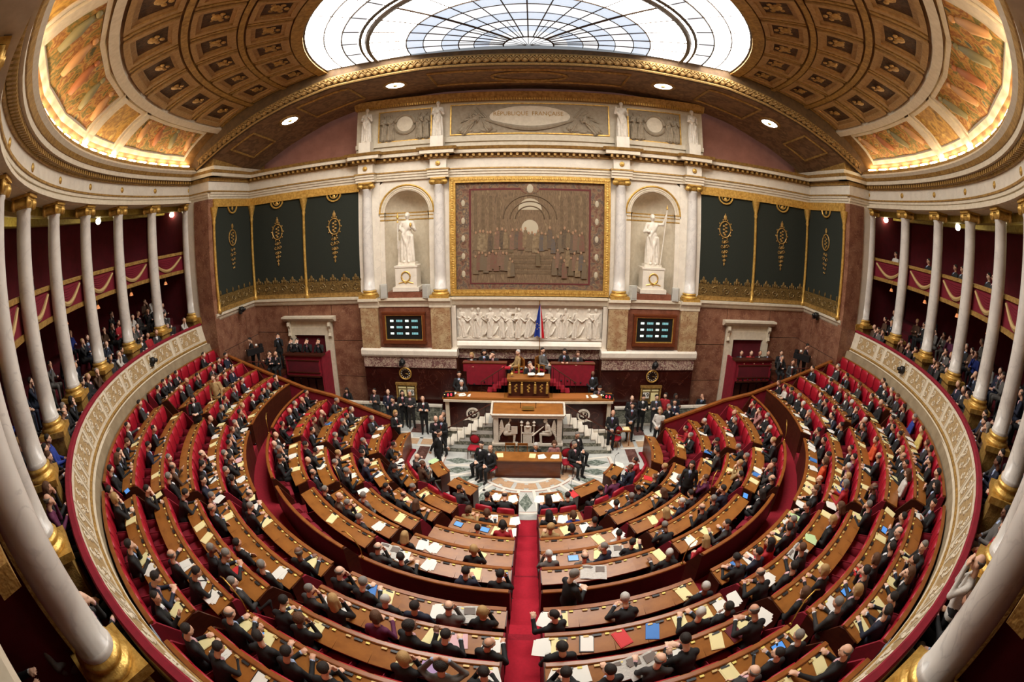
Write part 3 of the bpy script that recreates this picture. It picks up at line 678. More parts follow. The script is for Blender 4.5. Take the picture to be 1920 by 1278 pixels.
for dz, rr3 in ((.0, .05), (.4, .04)):
    q = MB(); q.tube([(x, YA-.03, interp(AR0, x)+dz) for x in arch(0)], rr3, 5); q.obj('arch_moulding', leafg, archm)
# round ceiling lamps set in the arch soffit
ocul = mat('ceiling_lamp_glass', (1, 1, .95), .4, emit=(1, .97, .9), es=16)
for i, (x, nm) in enumerate(((-10.45, 'far left'), (-5.45, 'inner left'), (5.45, 'inner right'), (10.5, 'far right'))):
    y = -2.0; z = soffz(x, y); sl = math.atan2(soffz(x+.2, y)-soffz(x-.2, y), .4)
    t = thing('ceiling_lamp', 'round white ceiling lamp in the arch soffit, %s of four' % nm, 'lamp', (x, y, z-.03), group='round lamps in the arch soffit'); t.rotation_euler = (0, -sl, 0)
    q = MB(); q.lathe([(.0, .0), (.38, .0), (.38, .03), (0, .03)], 28); q.obj('lamp_glass', ocul, t)
    q = MB(); q.lathe([(.38, -.02), (.52, -.02), (.54, .05), (.38, .05)], 28); q.obj('lamp_ring', goldm, t)
    q = MB(); q.lathe([(0, -.06), (.09, -.05), (.1, .0)], 12); q.box((0, 0, -.012), (.74, .025, .02)); q.obj('lamp_boss', goldm, t)
# ---- glass skylight: half disc of panes between iron glazing bars
sk = estruct('window_1', 'half-round glass skylight with pale blue inner rings and dark glazing bars')
gw = mat('lit_white_glass', (1, 1, 1), .4, emit=(1, .955, .885), es=SKY_STRENGTH)
gb = mat('lit_blue_glass', (.5, .6, .8), .4, emit=(.74, .86, 1), es=1.0)
gp = mat('lit_pale_glass', (.7, .75, .8), .4, emit=(.92, .97, 1), es=1.25)
rings = [0, .9, 1.4, 1.95, 2.5, 3.1, 3.75, 4.35, 5.0, 5.7, 6.05, 6.6, 7.2, 7.9]
def skz(r): return 15.74+.1*max(0, 1-(r/5.7)**2) if r < 5.7 else 15.74
for i in range(13):
    r0, r1 = rings[i], rings[i+1]; nseg = 12 if i < 5 else 18
    for k in range(nseg):
        a0, a1 = -92+184*k/nseg, -92+184*(k+1)/nseg
        mm = gb if i in (2, 4, 6) else (gp if i in (0, 1, 3, 5, 10) else gw)
        q = MB(); n = 2 if nseg > 12 else 3
        vs = []
        for j in range(n+1):
            a = a0+(a1-a0)*j/n; vs += [P(r0, a, skz(r0), YC), P(r1, a, skz(r1), YC)]
        q.add(vs, [(2*j, 2*j+2, 2*j+3, 2*j+1) for j in range(n)]); q.obj('glass_pane', mm, sk)
ring_m = mat('dark_glazing_bar', srgb(66, 52, 40), .5, .3)
for r, t in ((.9, .03), (1.95, .016), (2.5, .022), (3.1, .014), (3.75, .018), (4.35, .028), (5.7, .1), (5.95, .06), (6.6, .03), (7.2, .03), (7.88, .06)):
    q = MB(); q.tube([P(r, a, skz(r)-.03, YC) for a in range(-92, 93, 4)], t, 5); q.obj('glazing_ring', ring_m, sk)
for k in range(1, 18):
    a = -92+184*k/18; big = k in (5, 13)
    q = MB(); q.tube([P(.9, a, skz(.9)-.03, YC), P(2.5, a, skz(2.5)-.03, YC), P(4.35, a, skz(4.35)-.03, YC), P(5.7, a, skz(5.7)-.03, YC)], .045 if big else .022, 4); q.obj('glazing_bar', ring_m, sk)
    q = MB(); q.tube([P(5.7, a, 15.71, YC), P(7.9, a, 15.71, YC)], .018, 4); q.obj('glazing_bar', ring_m, sk)
for k in range(1, 12):
    a = -92+184*k/12
    q = MB(); q.tube([P(.1, a, skz(.1)-.03, YC), P(2.5, a, skz(2.5)-.03, YC)], .012, 4); q.obj('glazing_bar', ring_m, sk)
q = MB(); q.sweep([(7.9, 15.6), (8.3, 15.6), (8.3, 16.0), (7.9, 16.0)], -93, 93, YC, 60); q.obj('skylight_curb', goldm, sk)
# ================================================================ BACK WALL
wb = estruct('wall_back', 'back wall of marble, gilding and green damask behind the rostrum')
def part(name, mm, x0, x1, y0, y1, z0, z1, par=None): q = MB(); q.b2(x0, x1, y0, y1, z0, z1); return q.obj(name, mm, par or wb)
part('backing_wall', lunette, -14.4, 14.4, 1.4, 1.6, 0, 15.7)
for s in (-1, 1):
    X = lambda a, b: (min(s*a, s*b), max(s*a, s*b))
    nm = 'left' if s < 0 else 'right'
    # outer bays below the damask: rose marble slabs, door opening between 9.75 and 11.65
    for x0, x1, z0, z1 in ((7.75, 9.4, 0, 1.9), (7.75, 9.4, 1.93, 3.7), (7.75, 9.4, 3.73, 5.5), (11.95, 14.1, 0, 2.6), (11.95, 14.1, 2.63, 4.1), (11.95, 14.1, 4.13, 5.5), (9.43, 11.92, 4.75, 5.5)):
        a, b = X(x0, x1); part('marble_slab', pink, a, b, .1, .4, z0, z1)
    a, b = X(7.75, 14.1); part('marble_base', white, a, b, .0, .4, 0, .12)
    # return wall at the end of the colonnade
    for y0, y1, z0, z1 in ((-3.5, -1.9, 2.2, 4.0), (-1.87, .4, 0, 4.0), (-3.5, -1.0, 4.03, 5.5), (-.97, .4, 4.03, 5.5)):
        a, b = X(14.05, 14.4); part('marble_slab', pink, a, b, y0, y1, z0, z1)
    # dado of the central structure
    a, b = X(3.25, 7.7)
    part('dado', oxblood, a, b, -.3, .5, 0, 2.6); part('breccia_band', purple, a, b, -.36, .5, 2.6, 3.12); part('dado_fillet', woodd, a, b, -.33, .5, 2.55, 2.6)
    q = MB(); q.xs([(-.42, 3.12), (.5, 3.12), (.5, 3.5), (-.4, 3.5), (-.48, 3.42), (-.48, 3.22)], a-.06, b+.06); q.obj('white_plinth', white, wb)
    for xc in (3.9, 7.25):
        a, b = X(xc-.43, xc+.43); part('pedestal', breccia, a, b, -.38, .5, 3.5, 5.4)
        q = MB(); q.xs([(-.4, 5.4), (.5, 5.4), (.5, 5.82), (-.52, 5.82), (-.52, 5.7), (-.44, 5.62), (-.4, 5.5)], a-.06, b+.06); q.obj('pedestal_cap', cream, wb)
    a, b = X(4.33, 6.82); part('socle_panel', redm, a, b, -.18, .5, 3.5, 5.4)
    q = MB(); q.xs([(-.22, 5.4), (.5, 5.4), (.5, 5.82), (-.36, 5.82), (-.36, 5.7), (-.28, 5.62), (-.22, 5.5)], a, b); q.obj('socle_cap', cream, wb)
    a, b = X(7.68, 14.1)
    q = MB(); q.xs([(.05, 5.5), (.4, 5.5), (.4, 5.84), (-.12, 5.84), (-.12, 5.74), (-.04, 5.66), (.0, 5.56)], a, b); q.obj('socle_cap', cream, wb)
    q = MB(); x0 = s*14.1; pr = [(0, 5.5), (.3, 5.5), (.3, 5.84), (-.17, 5.84), (-.17, 5.74), (-.09, 5.66), (-.05, 5.56)]; q.ys([(x0+s*o, z) for o, z in pr], -3.5, .2); q.obj('socle_cap', cream, wb)
    # ---- niche bay: wall with arched recess
    cx = s*5.45; r = 1.04; zs_ = 9.6; yf = .1
    q = MB(); ang = [math.pi*i/16 for i in range(17)]
    arcp = [(cx+r*math.cos(t), zs_+r*math.sin(t)) for t in ang]; out = []
    for t in ang:
        c, sn = math.cos(t), math.sin(t); k = min(1.3/max(1e-6, abs(c)), 1.55/max(1e-6, sn)); out.append((cx+k*c, zs_+k*sn))
    vs = [(x, yf, z) for x, z in arcp]+[(x, yf, z) for x, z in out]; q.add(vs, [(i, i+1, 17+i+1, 17+i) for i in range(16)])
    for sg in (-1, 1): q.add([(cx+sg*r, yf, 5.82), (cx+sg*1.3, yf, 5.82), (cx+sg*1.3, yf, zs_), (cx+sg*r, yf, zs_)], [(0, 1, 2, 3)])
    q.obj('niche_wall', white, wb)
    q = MB(); vs = []; fs = []; n = 16                     # half cylinder and quarter sphere
    for i in range(n+1):
        t = math.pi*i/n; vs += [(cx+r*math.cos(t), yf+r*math.sin(t), 5.82), (cx+r*math.cos(t), yf+r*math.sin(t), zs_)]
    fs += [(2*i, 2*i+1, 2*i+3, 2*i+2) for i in range(n)]; b0 = len(vs); m_ = 8
    for j in range(m_+1):
        el = math.pi/2*j/m_
        for i in range(n+1):
            t = math.pi*i/n; vs.append((cx+r*math.cos(t)*math.cos(0)*(1) if False else cx+r*math.cos(el)*math.cos(t), yf+r*math.cos(el)*math.sin(t), zs_+r*math.sin(el)))
    fs += [(b0+j*(n+1)+i, b0+(j+1)*(n+1)+i, b0+(j+1)*(n+1)+i+1, b0+j*(n+1)+i+1) for j in range(m_) for i in range(n)]
    q.add(vs, fs); q.obj('niche_recess', cream, wb, True)
    for rr4, tt, mm, yy in ((1.1, .05, cream, .02), (1.19, .05, cream, .0), (1.27, .05, gold, -.02), (1.05, .018, gold, .03)):
        q = MB(); q.tube([(cx+rr4*math.cos(t), yf+yy, zs_+rr4*math.sin(t)) for t in [math.pi*i/24 for i in range(25)]], tt, 6); q.obj('niche_archivolt', mm, wb)
    for z0, z1, mm, pj in ((9.28, 9.33, gold, .02), (9.33, 9.46, cream, .03), (9.46, 9.5, gold, .04), (9.5, 9.6, cream, .05), (9.6, 9.65, gold, .07)):
        for sg in (-1, 1):
            a, b = sorted((cx+sg*r, cx+sg*1.3)); part('niche_impost', mm, a, b, yf-pj, yf+.02, z0, z1)
        q = MB(); vs = []
        for i in range(n+1):
            t = math.pi*i/n; c, sn = math.cos(t), math.sin(t); vs += [(cx+(r-pj)*c, yf+(r-pj)*sn, z0), (cx+(r-pj)*c, yf+(r-pj)*sn, z1), (cx+r*c, yf+r*sn, z0), (cx+r*c, yf+r*sn, z1)]
        q.add(vs, [f for i in range(n) for f in ((4*i, 4*i+4, 4*i+5, 4*i+1), (4*i+1, 4*i+5, 4*i+7, 4*i+3), (4*i+2, 4*i+6, 4*i+4, 4*i))]); q.obj('niche_impost', mm, wb)
    part('niche_sill', redm, cx-.85, cx+.85, -.3, .6, 5.82, 6.08)
    # ---- strips of white wall beside the columns
    for x0, x1, y0 in ((4.1, 4.2, .05), (6.7, 7.2, .05), (3.45, 3.75, .05), (7.2, 7.75, .05)): a, b = X(x0, x1); part('pilaster', white, a, b, y0, .4, 5.82, 11.1)
    # ---- damask panels with gilt posts, medallions and borders
    for x0, x1 in ((7.7, 10.7), (10.7, 13.95)):
        a, b = X(x0, x1); dp = part('damask_panel', green, a, b, .08, .2, 5.84, 11.1)
        part('gilt_border', gold, a, b, -.02, .1, 10.72, 11.1, dp)
        part('border_foot', goldm, a, b, .03, .1, 5.86, 6.06, dp)
        part('bronze_border', bronze, a, b, .06, .1, 6.06, 6.62, dp)
        orn = MB(); L = x1-x0; k = int(L/.5)
        for i in range(k):
            u = a+(b-a)*(i+.5)/k
            orn.tube([(p, .05, w_) for p, w_ in sc(u, 6.34, .19, 1 if i % 2 else -1)], .028, 4)
            orn.ball((u, .06, 6.78), (.08, .03, .17), 0, 6, 4); orn.ball((u-.12, .06, 6.7), (.06, .03, .1), 0, 6, 4); orn.ball((u+.12, .06, 6.7), (.06, .03, .1), 0, 6, 4); orn.ball((u+.25, .06, 6.66), (.05, .03, .07), 0, 6, 4)
        orn.obj('border_scroll', bronze, dp)
        mx_ = s*(9.02 if x0 < 8 else 12.3); me_ = MB(); y = .05
        me_.tube([(mx_+.3*math.cos(t), y, 9.2+.38*math.sin(t)) for t in [2*math.pi*i/20 for i in range(20)]], .035, 5, 0, True)
        for i in range(10):
            t = 2*math.pi*i/10; me_.ball((mx_+.37*math.cos(t), y, 9.2+.46*math.sin(t)), (.035, .02, .04), 0, 5, 4)
        for i in range(7): me_.ball((mx_+(-1)**i*.06*(i > 0), y, 8.95+.08*i), (.07, .02, .05), 0, 6, 4)
        me_.ball((mx_, y, 9.75), (.09, .025, .14), 0, 6, 4); me_.ball((mx_, y, 9.9), (.03, .02, .06), 0, 5, 4)
        for zc, ww in ((8.62, .2), (8.4, .26), (8.15, .2), (7.95, .16), (7.75, .1), (7.58, .05)):
            for sg in (-1, 1): me_.tube([(mx_+p, y, w_) for p, w_ in sc(sg*ww*.5, zc, ww*.42, sg, 8)], .018, 4)
            me_.ball((mx_, y, zc), (.04, .02, .09), 0, 5, 4)
        me_.obj('gilt_medallion', goldm, dp)
        hr = MB(); hr.tube([(mx_+.36*math.cos(math.pi*i/10), y-.02, 10.72-.32*math.sin(math.pi*i/10)) for i in range(11)], .045, 5); hr.tube([(mx_+.2*math.cos(math.pi*i/10), y-.02, 10.72-.18*math.sin(math.pi*i/10)) for i in range(11)], .03, 5); hr.ball((mx_, y-.02, 10.62), (.08, .03, .1), 0, 6, 4); hr.obj('gilt_rosette', gold, dp)
    # the third panel turns along the return wall
    x0 = s*14.02; a, b = sorted((x0, x0+s*.2)); dp = part('damask_panel', green, a, b, -3.25, .1, 5.84, 11.1)
    a2, b2_ = sorted((x0-s*.08, x0+s*.02))
    part('gilt_border', gold, a2, b2_, -3.25, .1, 10.72, 11.1, dp); part('bronze_border', bronze, *sorted((x0-s*.03, x0+s*.02)), -3.25, .1, 6.06, 6.62, dp); part('border_foot', goldm, *sorted((x0-s*.05, x0+s*.02)), -3.25, .1, 5.86, 6.06, dp)
    orn = MB()
    for i in range(6):
        u = -3.1+.52*i+.13
        orn.tube([(x0-s*.04, p, w_) for p, w_ in sc(u, 6.34, .19, 1 if i % 2 else -1)], .028, 4); orn.ball((x0-s*.03, u, 6.74), (.03, .07, .12), 0, 6, 4)
    orn.obj('border_scroll', bronze, dp)
    me_ = MB(); yy = -1.7; me_.tube([(x0-s*.04, yy+.3*math.cos(t), 9.2+.38*math.sin(t)) for t in [2*math.pi*i/20 for i in range(20)]], .035, 5, 0, True)
    for i in range(7): me_.ball((x0-s*.04, yy+(-1)**i*.06*(i > 0), 8.95+.08*i), (.02, .07, .05), 0, 6, 4)
    me_.ball((x0-s*.04, yy, 9.75), (.025, .09, .14), 0, 6, 4)
    for zc, ww in ((8.62, .2), (8.4, .26), (8.15, .2), (7.95, .16), (7.75, .1)):
        for sg in (-1, 1): me_.tube([(x0-s*.04, yy+p, w_) for p, w_ in sc(sg*ww*.5, zc, ww*.42, sg, 8)], .018, 4)
    me_.obj('gilt_medallion', goldm, dp)
    hr = MB(); hr.tube([(x0-s*.06, yy+.36*math.cos(math.pi*i/10), 10.72-.32*math.sin(math.pi*i/10)) for i in range(11)], .045, 5); hr.ball((x0-s*.06, yy, 10.62), (.03, .08, .1), 0, 6, 4); hr.obj('gilt_rosette', gold, dp)
    # gilt posts with flared tops
    po = MB(); po.lathe([(0, 5.84), (.12, 5.84), (.12, 6.0), (.07, 6.05), (.1, 6.3), (.06, 6.42), (.09, 6.7), (.075, 6.8), (.07, 9.9), (.1, 10.0), (.08, 10.1), (.14, 10.35), (.2, 10.6), (.22, 10.72)], 10)
    pm = po.mesh('gilt_post', gold, True)
    for x, y in ((s*10.7, .05), (s*13.92, .0), (s*13.95, -3.25)): link('gilt_post', pm, wb, (x, y, 0))
    # end pier of the colonnade
    pier = estruct('wall_left' if s < 0 else 'wall_right', '%s end pier of rose marble where the colonnade meets the damask' % nm)
    a, b = X(14.02, 15.0); part('pier_marble', pink, a, b, -3.6, -3.25, 2.2, 11.1, pier)
    a, b = X(15.0, 15.5); part('pier_white', white, a, b, -3.55, -3.2, 5.4, 11.1, pier)
    a, b = X(14.98, 15.55); part('pier_base', gold, a, b, -3.62, -3.1, 5.45, 5.75, pier)
    # entablature on the return and the pier
    for n_, mm, pr in ENT:
        q = MB(); q.ys([(s*(14.1+o), z) for o, z in pr]+[(s*14.9, pr[-1][1]), (s*14.9, pr[0][1])], -3.43+pr[0][0]*.6, .4); q.obj(n_, mm, ent)
        q = MB(); q.xs([(-3.5+o*.6, z) for o, z in pr]+[(-2.8, pr[-1][1]), (-2.8, pr[0][1])], *X(14.105+pr[0][0], 15.62)); q.obj(n_, mm, ent)
for s in (-1, 1):
    a, b = sorted((s*13.75, s*15.7)); part('cornice_top', cream, a, b, -3.52, 1.5, 12.41, 12.62, ent); a, b = sorted((s*14.0, s*15.7)); part('impost_block', goldm, a, b, -3.3, 1.5, 12.62, 13.0, ent)
part('cornice_top', cream, -14.0, 14.0, .1, 1.5, 12.41, 12.46, ent)
# centre recess below the tapestry
part('recess_dado', oxblood, -3.25, 3.25, .25, .5, 0, 2.93); part('recess_breccia', purple, -3.25, 3.25, .2, .5, 2.93, 3.44)
q = MB(); q.xs([(.0, 3.44), (.5, 3.44), (.5, 3.86), (.12, 3.86), (.02, 3.72), (-.05, 3.6)], -3.3, 3.3); q.obj('white_plinth', white, wb)
for s in (-1, 1):
    a, b = sorted((s*3.25, s*3.45)); part('recess_cheek', white, a, b, -.1, .5, 3.5, 5.42); a, b = sorted((s*3.2, s*3.3)); part('recess_side', woodd, a, b, -.28, .5, 0, 3.1)
q = MB(); q.xs([(-.05, 5.45), (.5, 5.45), (.5, 5.82), (-.2, 5.82), (-.2, 5.72), (-.12, 5.64)], -3.47, 3.47); q.obj('socle_cap', cream, wb)
# wall behind the tapestry and the plain attic zone
part('centre_wall', white, -3.5, 3.5, .15, .5, 5.8, 11.1); part('attic_wall', cream, -7.9, 7.9, .1, .6, 12.4, 14.78)
# entablature along the wall with breaks over the columns
for n_, mm, pr in ENT:
    q = MB(); q.xs([(-.02+o, z) for o, z in pr]+[(.6, pr[-1][1]), (.6, pr[0][1])], -14.1, 14.1); q.obj(n_, mm, ent)
    for xc in (-7.27, -3.92, 3.92, 7.27):
        hw = .36; pj = [(-.36+o, z) for o, z in pr]; o1 = -pr[-1][0]
        q = MB(); q.xs(pj+[(.3, pr[-1][1]), (.3, pr[0][1])], xc-hw-o1, xc+hw+o1); q.obj(n_, mm, ent)
for k in range(-52, 53):
    x = k*.265
    if all(abs(abs(x)-c) > .8 for c in (3.92, 7.27)): link('modillion', dme, ent, (x, -.22, 12.06))
for xc in (-7.27, -3.92, 3.92, 7.27):
    for k in range(-2, 3): link('modillion', dme, ent, (xc+k*.24, -.58, 12.06))
    link('rosette', rme, ent, (xc, -.38, 11.73), math.pi)
# attic reliefs (grey stone), crown moulding with gilt dentils
grel = mat('grey_relief_stone', srgb(164, 150, 128), .7, noise=(6, srgb(140, 126, 104), 1))
q = MB(); q.xs([(-.12, 14.62), (.6, 14.62), (.6, 14.98), (-.3, 14.98), (-.22, 14.8)], -7.95, 7.95); q.obj('attic_crown', goldm, wb)
dd = MB(); dd.box((0, 0, 0), (.07, .08, .1)); ddm = dd.mesh('attic_dentil', gold)
for k in range(-70, 71): link('attic_dentil', ddm, wb, (k*.112, -.14, 14.66))
q = MB(); q.xs([(.0, 12.72), (.3, 12.72), (.3, 12.92), (-.02, 12.92)], -7.9, 7.9); q.obj('attic_sill', cream, wb)
# ---- damask wall doors
for s in (-1, 1):
    nm = 'left' if s < 0 else 'right'; X = lambda a, b: (min(s*a, s*b), max(s*a, s*b))
    d = estruct('door_1' if s < 0 else 'door_2', 'tall stone door frame with bracketed cornice on the %s of the back wall' % nm)
    for x0, x1 in ((9.42, 9.85), (11.6, 11.95)): a, b = X(x0, x1); part('door_jamb', cream, a, b, -.02, .3, 0, 3.995, d)
    a, b = X(9.42, 11.95); part('door_lintel', cream, a, b, -.02, .3, 4.0, 4.4, d); part('door_frieze', cream, a, b, .03, .3, 4.4, 4.75, d)
    q = MB(); q.xs([(-.05, 4.7), (.3, 4.7), (.3, 4.96), (-.3, 4.96), (-.3, 4.88), (-.15, 4.78)], *X(9.2, 12.2)); q.obj('door_cornice', cream, d)
    for xc in (9.5, 11.87):
        q = MB(); pts = [(0, 4.7), (-.2, 4.66), (-.22, 4.5), (-.12, 4.35), (-.1, 4.15), (-.16, 4.0), (-.08, 3.92), (.05, 3.98)]
        q.xs([(y, z) for y, z in pts][::-1], s*xc-.07, s*xc+.07); q.obj('door_bracket', cream, d)
    a, b = X(9.85, 11.6); part('door_curtain', wallred, a, b, .15, .25, 0, 4.0, d)
# ---- marble columns
def column(label, loc, rz, h0, h1, wall=False, group=None):
    t = thing('marble_column', label, 'column', loc, rz, group)
    q = MB(); H = h1-h0; rb_ = .255; rt = .215
    q.lathe([(rb_+.02, h0), (rb_+.02, h0+.05), (rb_, h0+.09)]+[(rb_+(rt-rb_)*(u**1.6), h0+.09+(H-.17)*u) for u in [i/8 for i in range(9)]]+[(rt+.02, h1-.05), (rt+.02, h1)], 20); q.obj('shaft', colm, t, True)
    q = MB(); q.lathe([(.37, h0-.24), (.39, h0-.2), (.37, h0-.15), (.31, h0-.13), (.3, h0-.1), (.33, h0-.07), (.33, h0-.03), (.27, h0)], 20); q.obj('gilt_base', gold, t, True)
    q = MB(); q.box((0, 0, h0-.3), (.84, .84, .13)); q.obj('plinth', gold, t)
    q = MB(); q.lathe([(rt, h1), (rt+.03, h1+.02), (rt+.06, h1+.1), (rt+.08, h1+.16)], 20)
    for sy in (-1, 1):
        for sx in (-1, 1):
            for rr5, dy in ((.135, .0), (.09, .025), (.045, .045)): q.lathe([(0, -.04-dy), (rr5, -.04-dy), (rr5, .04+dy), (0, .04+dy)], 14, (sx*.27, sy*.23, h1+.12), 0, 'y')
    for sx in (-1, 1): q.lathe([(.1, -.26), (.075, 0), (.1, .26)], 12, (sx*.27, 0, h1+.12), 0, 'y')
    q.obj('ionic_capital', gold, t, True)
    q = MB(); q.box((0, 0, h1+.28), (.66, .62, .07)); q.box((0, 0, h1+.23), (.5, .5, .08)); q.obj('abacus', gold, t)
    return t
c0 = None
CT = ['first', 'second', 'third', 'fourth', 'fifth', 'sixth', 'seventh', 'eighth', 'ninth']
for s in (-1, 1):
    for k, a in enumerate(COLA):
        lab = 'white marble ionic column, %s from the damask wall in the %s colonnade' % (CT[k], 'left' if s < 0 else 'right')
        if c0 is None: c0 = column(lab, P(RC, s*a, 0, YC), R(s*a), 5.97, 10.79, group='ring colonnade columns')
        else:
            c = copy_tree(c0); c['label'] = lab; c.location = P(RC, s*a, 0, YC); c.rotation_euler = (0, 0, R(s*a))
pb = estruct('trim_4', 'gilt marble blocks carrying the gallery columns')
for s in (-1, 1):
    for a in COLA:
        q = MB(); q.box((0, .02, 5.1), (.66, .62, 1.02)); q.obj('column_block', goldm, pb, loc=P(RC, s*a, 0, YC), rz=R(s*a))
for x, lab in ((-7.27, 'outer left'), (-3.92, 'inner left beside the tapestry'), (3.92, 'inner right beside the tapestry'), (7.27, 'outer right')):
    c = copy_tree(c0); c['label'] = 'white marble ionic column of the back wall, '+lab; c['group'] = 'back wall columns'; c.location = (x, -.06, .439); c.rotation_euler = (0, 0, 0); c.scale = (1, 1, .96)
# ================================================================ THINGS ON THE BACK WALL
ivory = mat('ivory_plaster', srgb(230, 221, 206), .55, noise=(8, srgb(210, 200, 184), 1))
# ---- statues
def robe(h=1.0, arms='down', bare=False):
    """draped standing figure, feet at z=0, height 1.75*h, facing -y"""
    o = [C((-.1, 0, .08), (-.1, .0, .85), .17, .12), C((.1, -.03, .08), (.09, .0, .85), .16, .12), C((0, .02, .1), (0, .02, .9), .2, .15), E((0, 0, .98), (.17, .13, .16)), E((0, -.01, 1.22), (.165, .12, .19)), C((-.13, 0, 1.36), (.13, 0, 1.36), .07, .07),
         C((0, .0, 1.4), (0, -.01, 1.5), .05, .05), E((0, -.015, 1.6), (.075, .092, .1)), C((0, -.04, 1.57), (0, -.055, 1.53), .055, .035), C((0, -.1, 1.6), (0, -.115, 1.575), .01, .015), E((0, .03, 1.63), (.088, .09, .09)),
         C((-.2, -.1, 1.15), (.14, -.05, .75), .07, .05), C((.15, -.04, 1.35), (-.1, -.12, 1.0), .05, .05), C((-.13, -.14, .95), (.1, -.15, .3), .05, .03), C((.1, -.14, .9), (-.06, -.17, .15), .045, .03), C((-.16, -.05, .9), (-.2, -.08, .05), .06, .05), C((.17, -.03, .9), (.2, -.06, .05), .06, .05),
         C((-.09, -.1, .04), (-.1, -.2, .03), .045, .035), C((.09, -.1, .04), (.1, -.2, .03), .045, .035)]
    if arms == 'staff': o += [C((-.19, 0, 1.36), (-.3, -.08, 1.12), .058, .05), C((-.3, -.08, 1.12), (-.27, -.2, 1.32), .05, .036), E((-.27, -.22, 1.37), (.04, .04, .05)), C((.19, 0, 1.36), (.27, -.02, 1.1), .058, .05), C((.27, -.02, 1.1), (.2, -.22, 1.2), .05, .036), E((.19, -.24, 1.22), (.04, .045, .04))]
    elif arms == 'raise': o += [C((.19, 0, 1.37), (.36, -.06, 1.38), .058, .05), C((.36, -.06, 1.38), (.43, -.14, 1.62), .048, .036), E((.44, -.15, 1.67), (.04, .04, .05)), C((-.19, 0, 1.36), (-.29, -.02, 1.1), .058, .05), C((-.29, -.02, 1.1), (-.2, -.2, 1.12), .05, .036), E((-.17, -.22, 1.12), (.045, .04, .04))]
    else: o += [C((-.19, 0, 1.36), (-.26, -.03, 1.1), .058, .05), C((-.26, -.03, 1.1), (-.06, -.18, 1.1), .05, .036), E((-.03, -.18, 1.1), (.045, .04, .035)), C((.19, 0, 1.36), (.25, -.03, 1.08), .058, .05), C((.25, -.03, 1.08), (.14, -.18, 1.22), .05, .036), E((.12, -.19, 1.25), (.04, .04, .045))]
    return o
def folds(x, y, z): return np.where(z < 1.0, .012*np.sin(np.arctan2(y, x)*11+z*3)*np.clip((1.05-z)*2, 0, 1), 0)+0*x*y
smesh = {}
for a in ('staff', 'raise', 'down'):
    V, F, fm = sdf_mesh(robe(arms=a), .016, .035, folds); smesh[a] = np_mesh('statue_figure', V, F, fm*0, [ivory])
for s, a, lab in ((-1, 'staff', 'white marble statue holding a torch staff and gold orb in the left niche'), (1, 'raise', 'white marble statue raising a spear in the right niche')):
    t = thing('niche_statue', lab, 'statue', (s*5.45, .2, 6.1))
    q = MB(); q.box((0, .0, .09), (1.22, 1.0, .18)); q.box((0, .0, .62), (1.0, .8, .9)); q.box((0, 0, 1.1), (1.06, .86, .08)); q.obj('pedestal', white, t)
    q = MB(); q.tube([(.2*math.cos(u), -.42, .66+.22*math.sin(u)) for u in [2*math.pi*i/20 for i in range(20)]], .035, 6, 0, True); q.tube([(-.34, -.415, .36), (-.1, -.42, .42), (0, -.42, .36), (.1, -.42, .42), (.34, -.415, .36)], .022, 5); q.obj('gilt_wreath', gold, t)
    q = MB(); q.box((0, .05, 1.2), (.8, .6, .13)); q.obj('plinth', ivory, t)
    o = link('figure', smesh[a], t, (0, .02, 1.26), 0, (1.32, 1.32, 1.32))
    if s < 0:
        q = MB(); q.tube([(-.36, -.3, 1.9), (-.36, -.3, 3.2)], .03, 6); q.obj('staff', ivory, t)
        q = MB(); q.lathe([(0, 3.05), (.05, 3.08), (.02, 3.2), (.06, 3.3), (.03, 3.42), (0, 3.55)], 8, (-.36, -.3, 0)); q.obj('gilt_torch', gold, t); q = MB(); q.ball((.25, -.36, 2.95), (.06, .06, .1), 0); q.obj('gilt_orb', gold, t)
        q = MB(); q.box((-.3, .12, 1.75), (.3, .3, 1.0)); q.obj('side_pillar', ivory, t)
    else:
        q = MB(); q.tube([(.30, -.34, 1.3), (.62, -.2, 3.75)], .022, 6); q.obj('spear', ivory, t)
        q = MB(); q.lathe([(0, 3.7), (.045, 3.8), (0, 4.0)], 8, (.62, -.2, 0)); q.obj('gilt_spear_tip', gold, t)
for x, a, lab in ((-7.27, 'down', 'pale stone statue on the attic, far left of four'), (-3.96, 'down', 'pale stone statue on the attic, above the inner left column'), (3.96, 'staff', 'pale stone statue on the attic, above the inner right column'), (7.27, 'down', 'pale stone statue on the attic, far right of four')):
    t = thing('attic_statue', lab, 'statue', (x, -.28, 12.42), group='attic statues')
    q = MB(); q.box((0, .0, .27), (.56, .5, .54)); q.obj('pedestal', white, t)
    link('figure', smesh[a], t, (0, 0, .54), 0 if x < 5 else .3, (.98, .98, .98))
niche_glow = mat('niche_spot_glow', (1, .9, .6), .5, emit=(1, .85, .5), es=40)
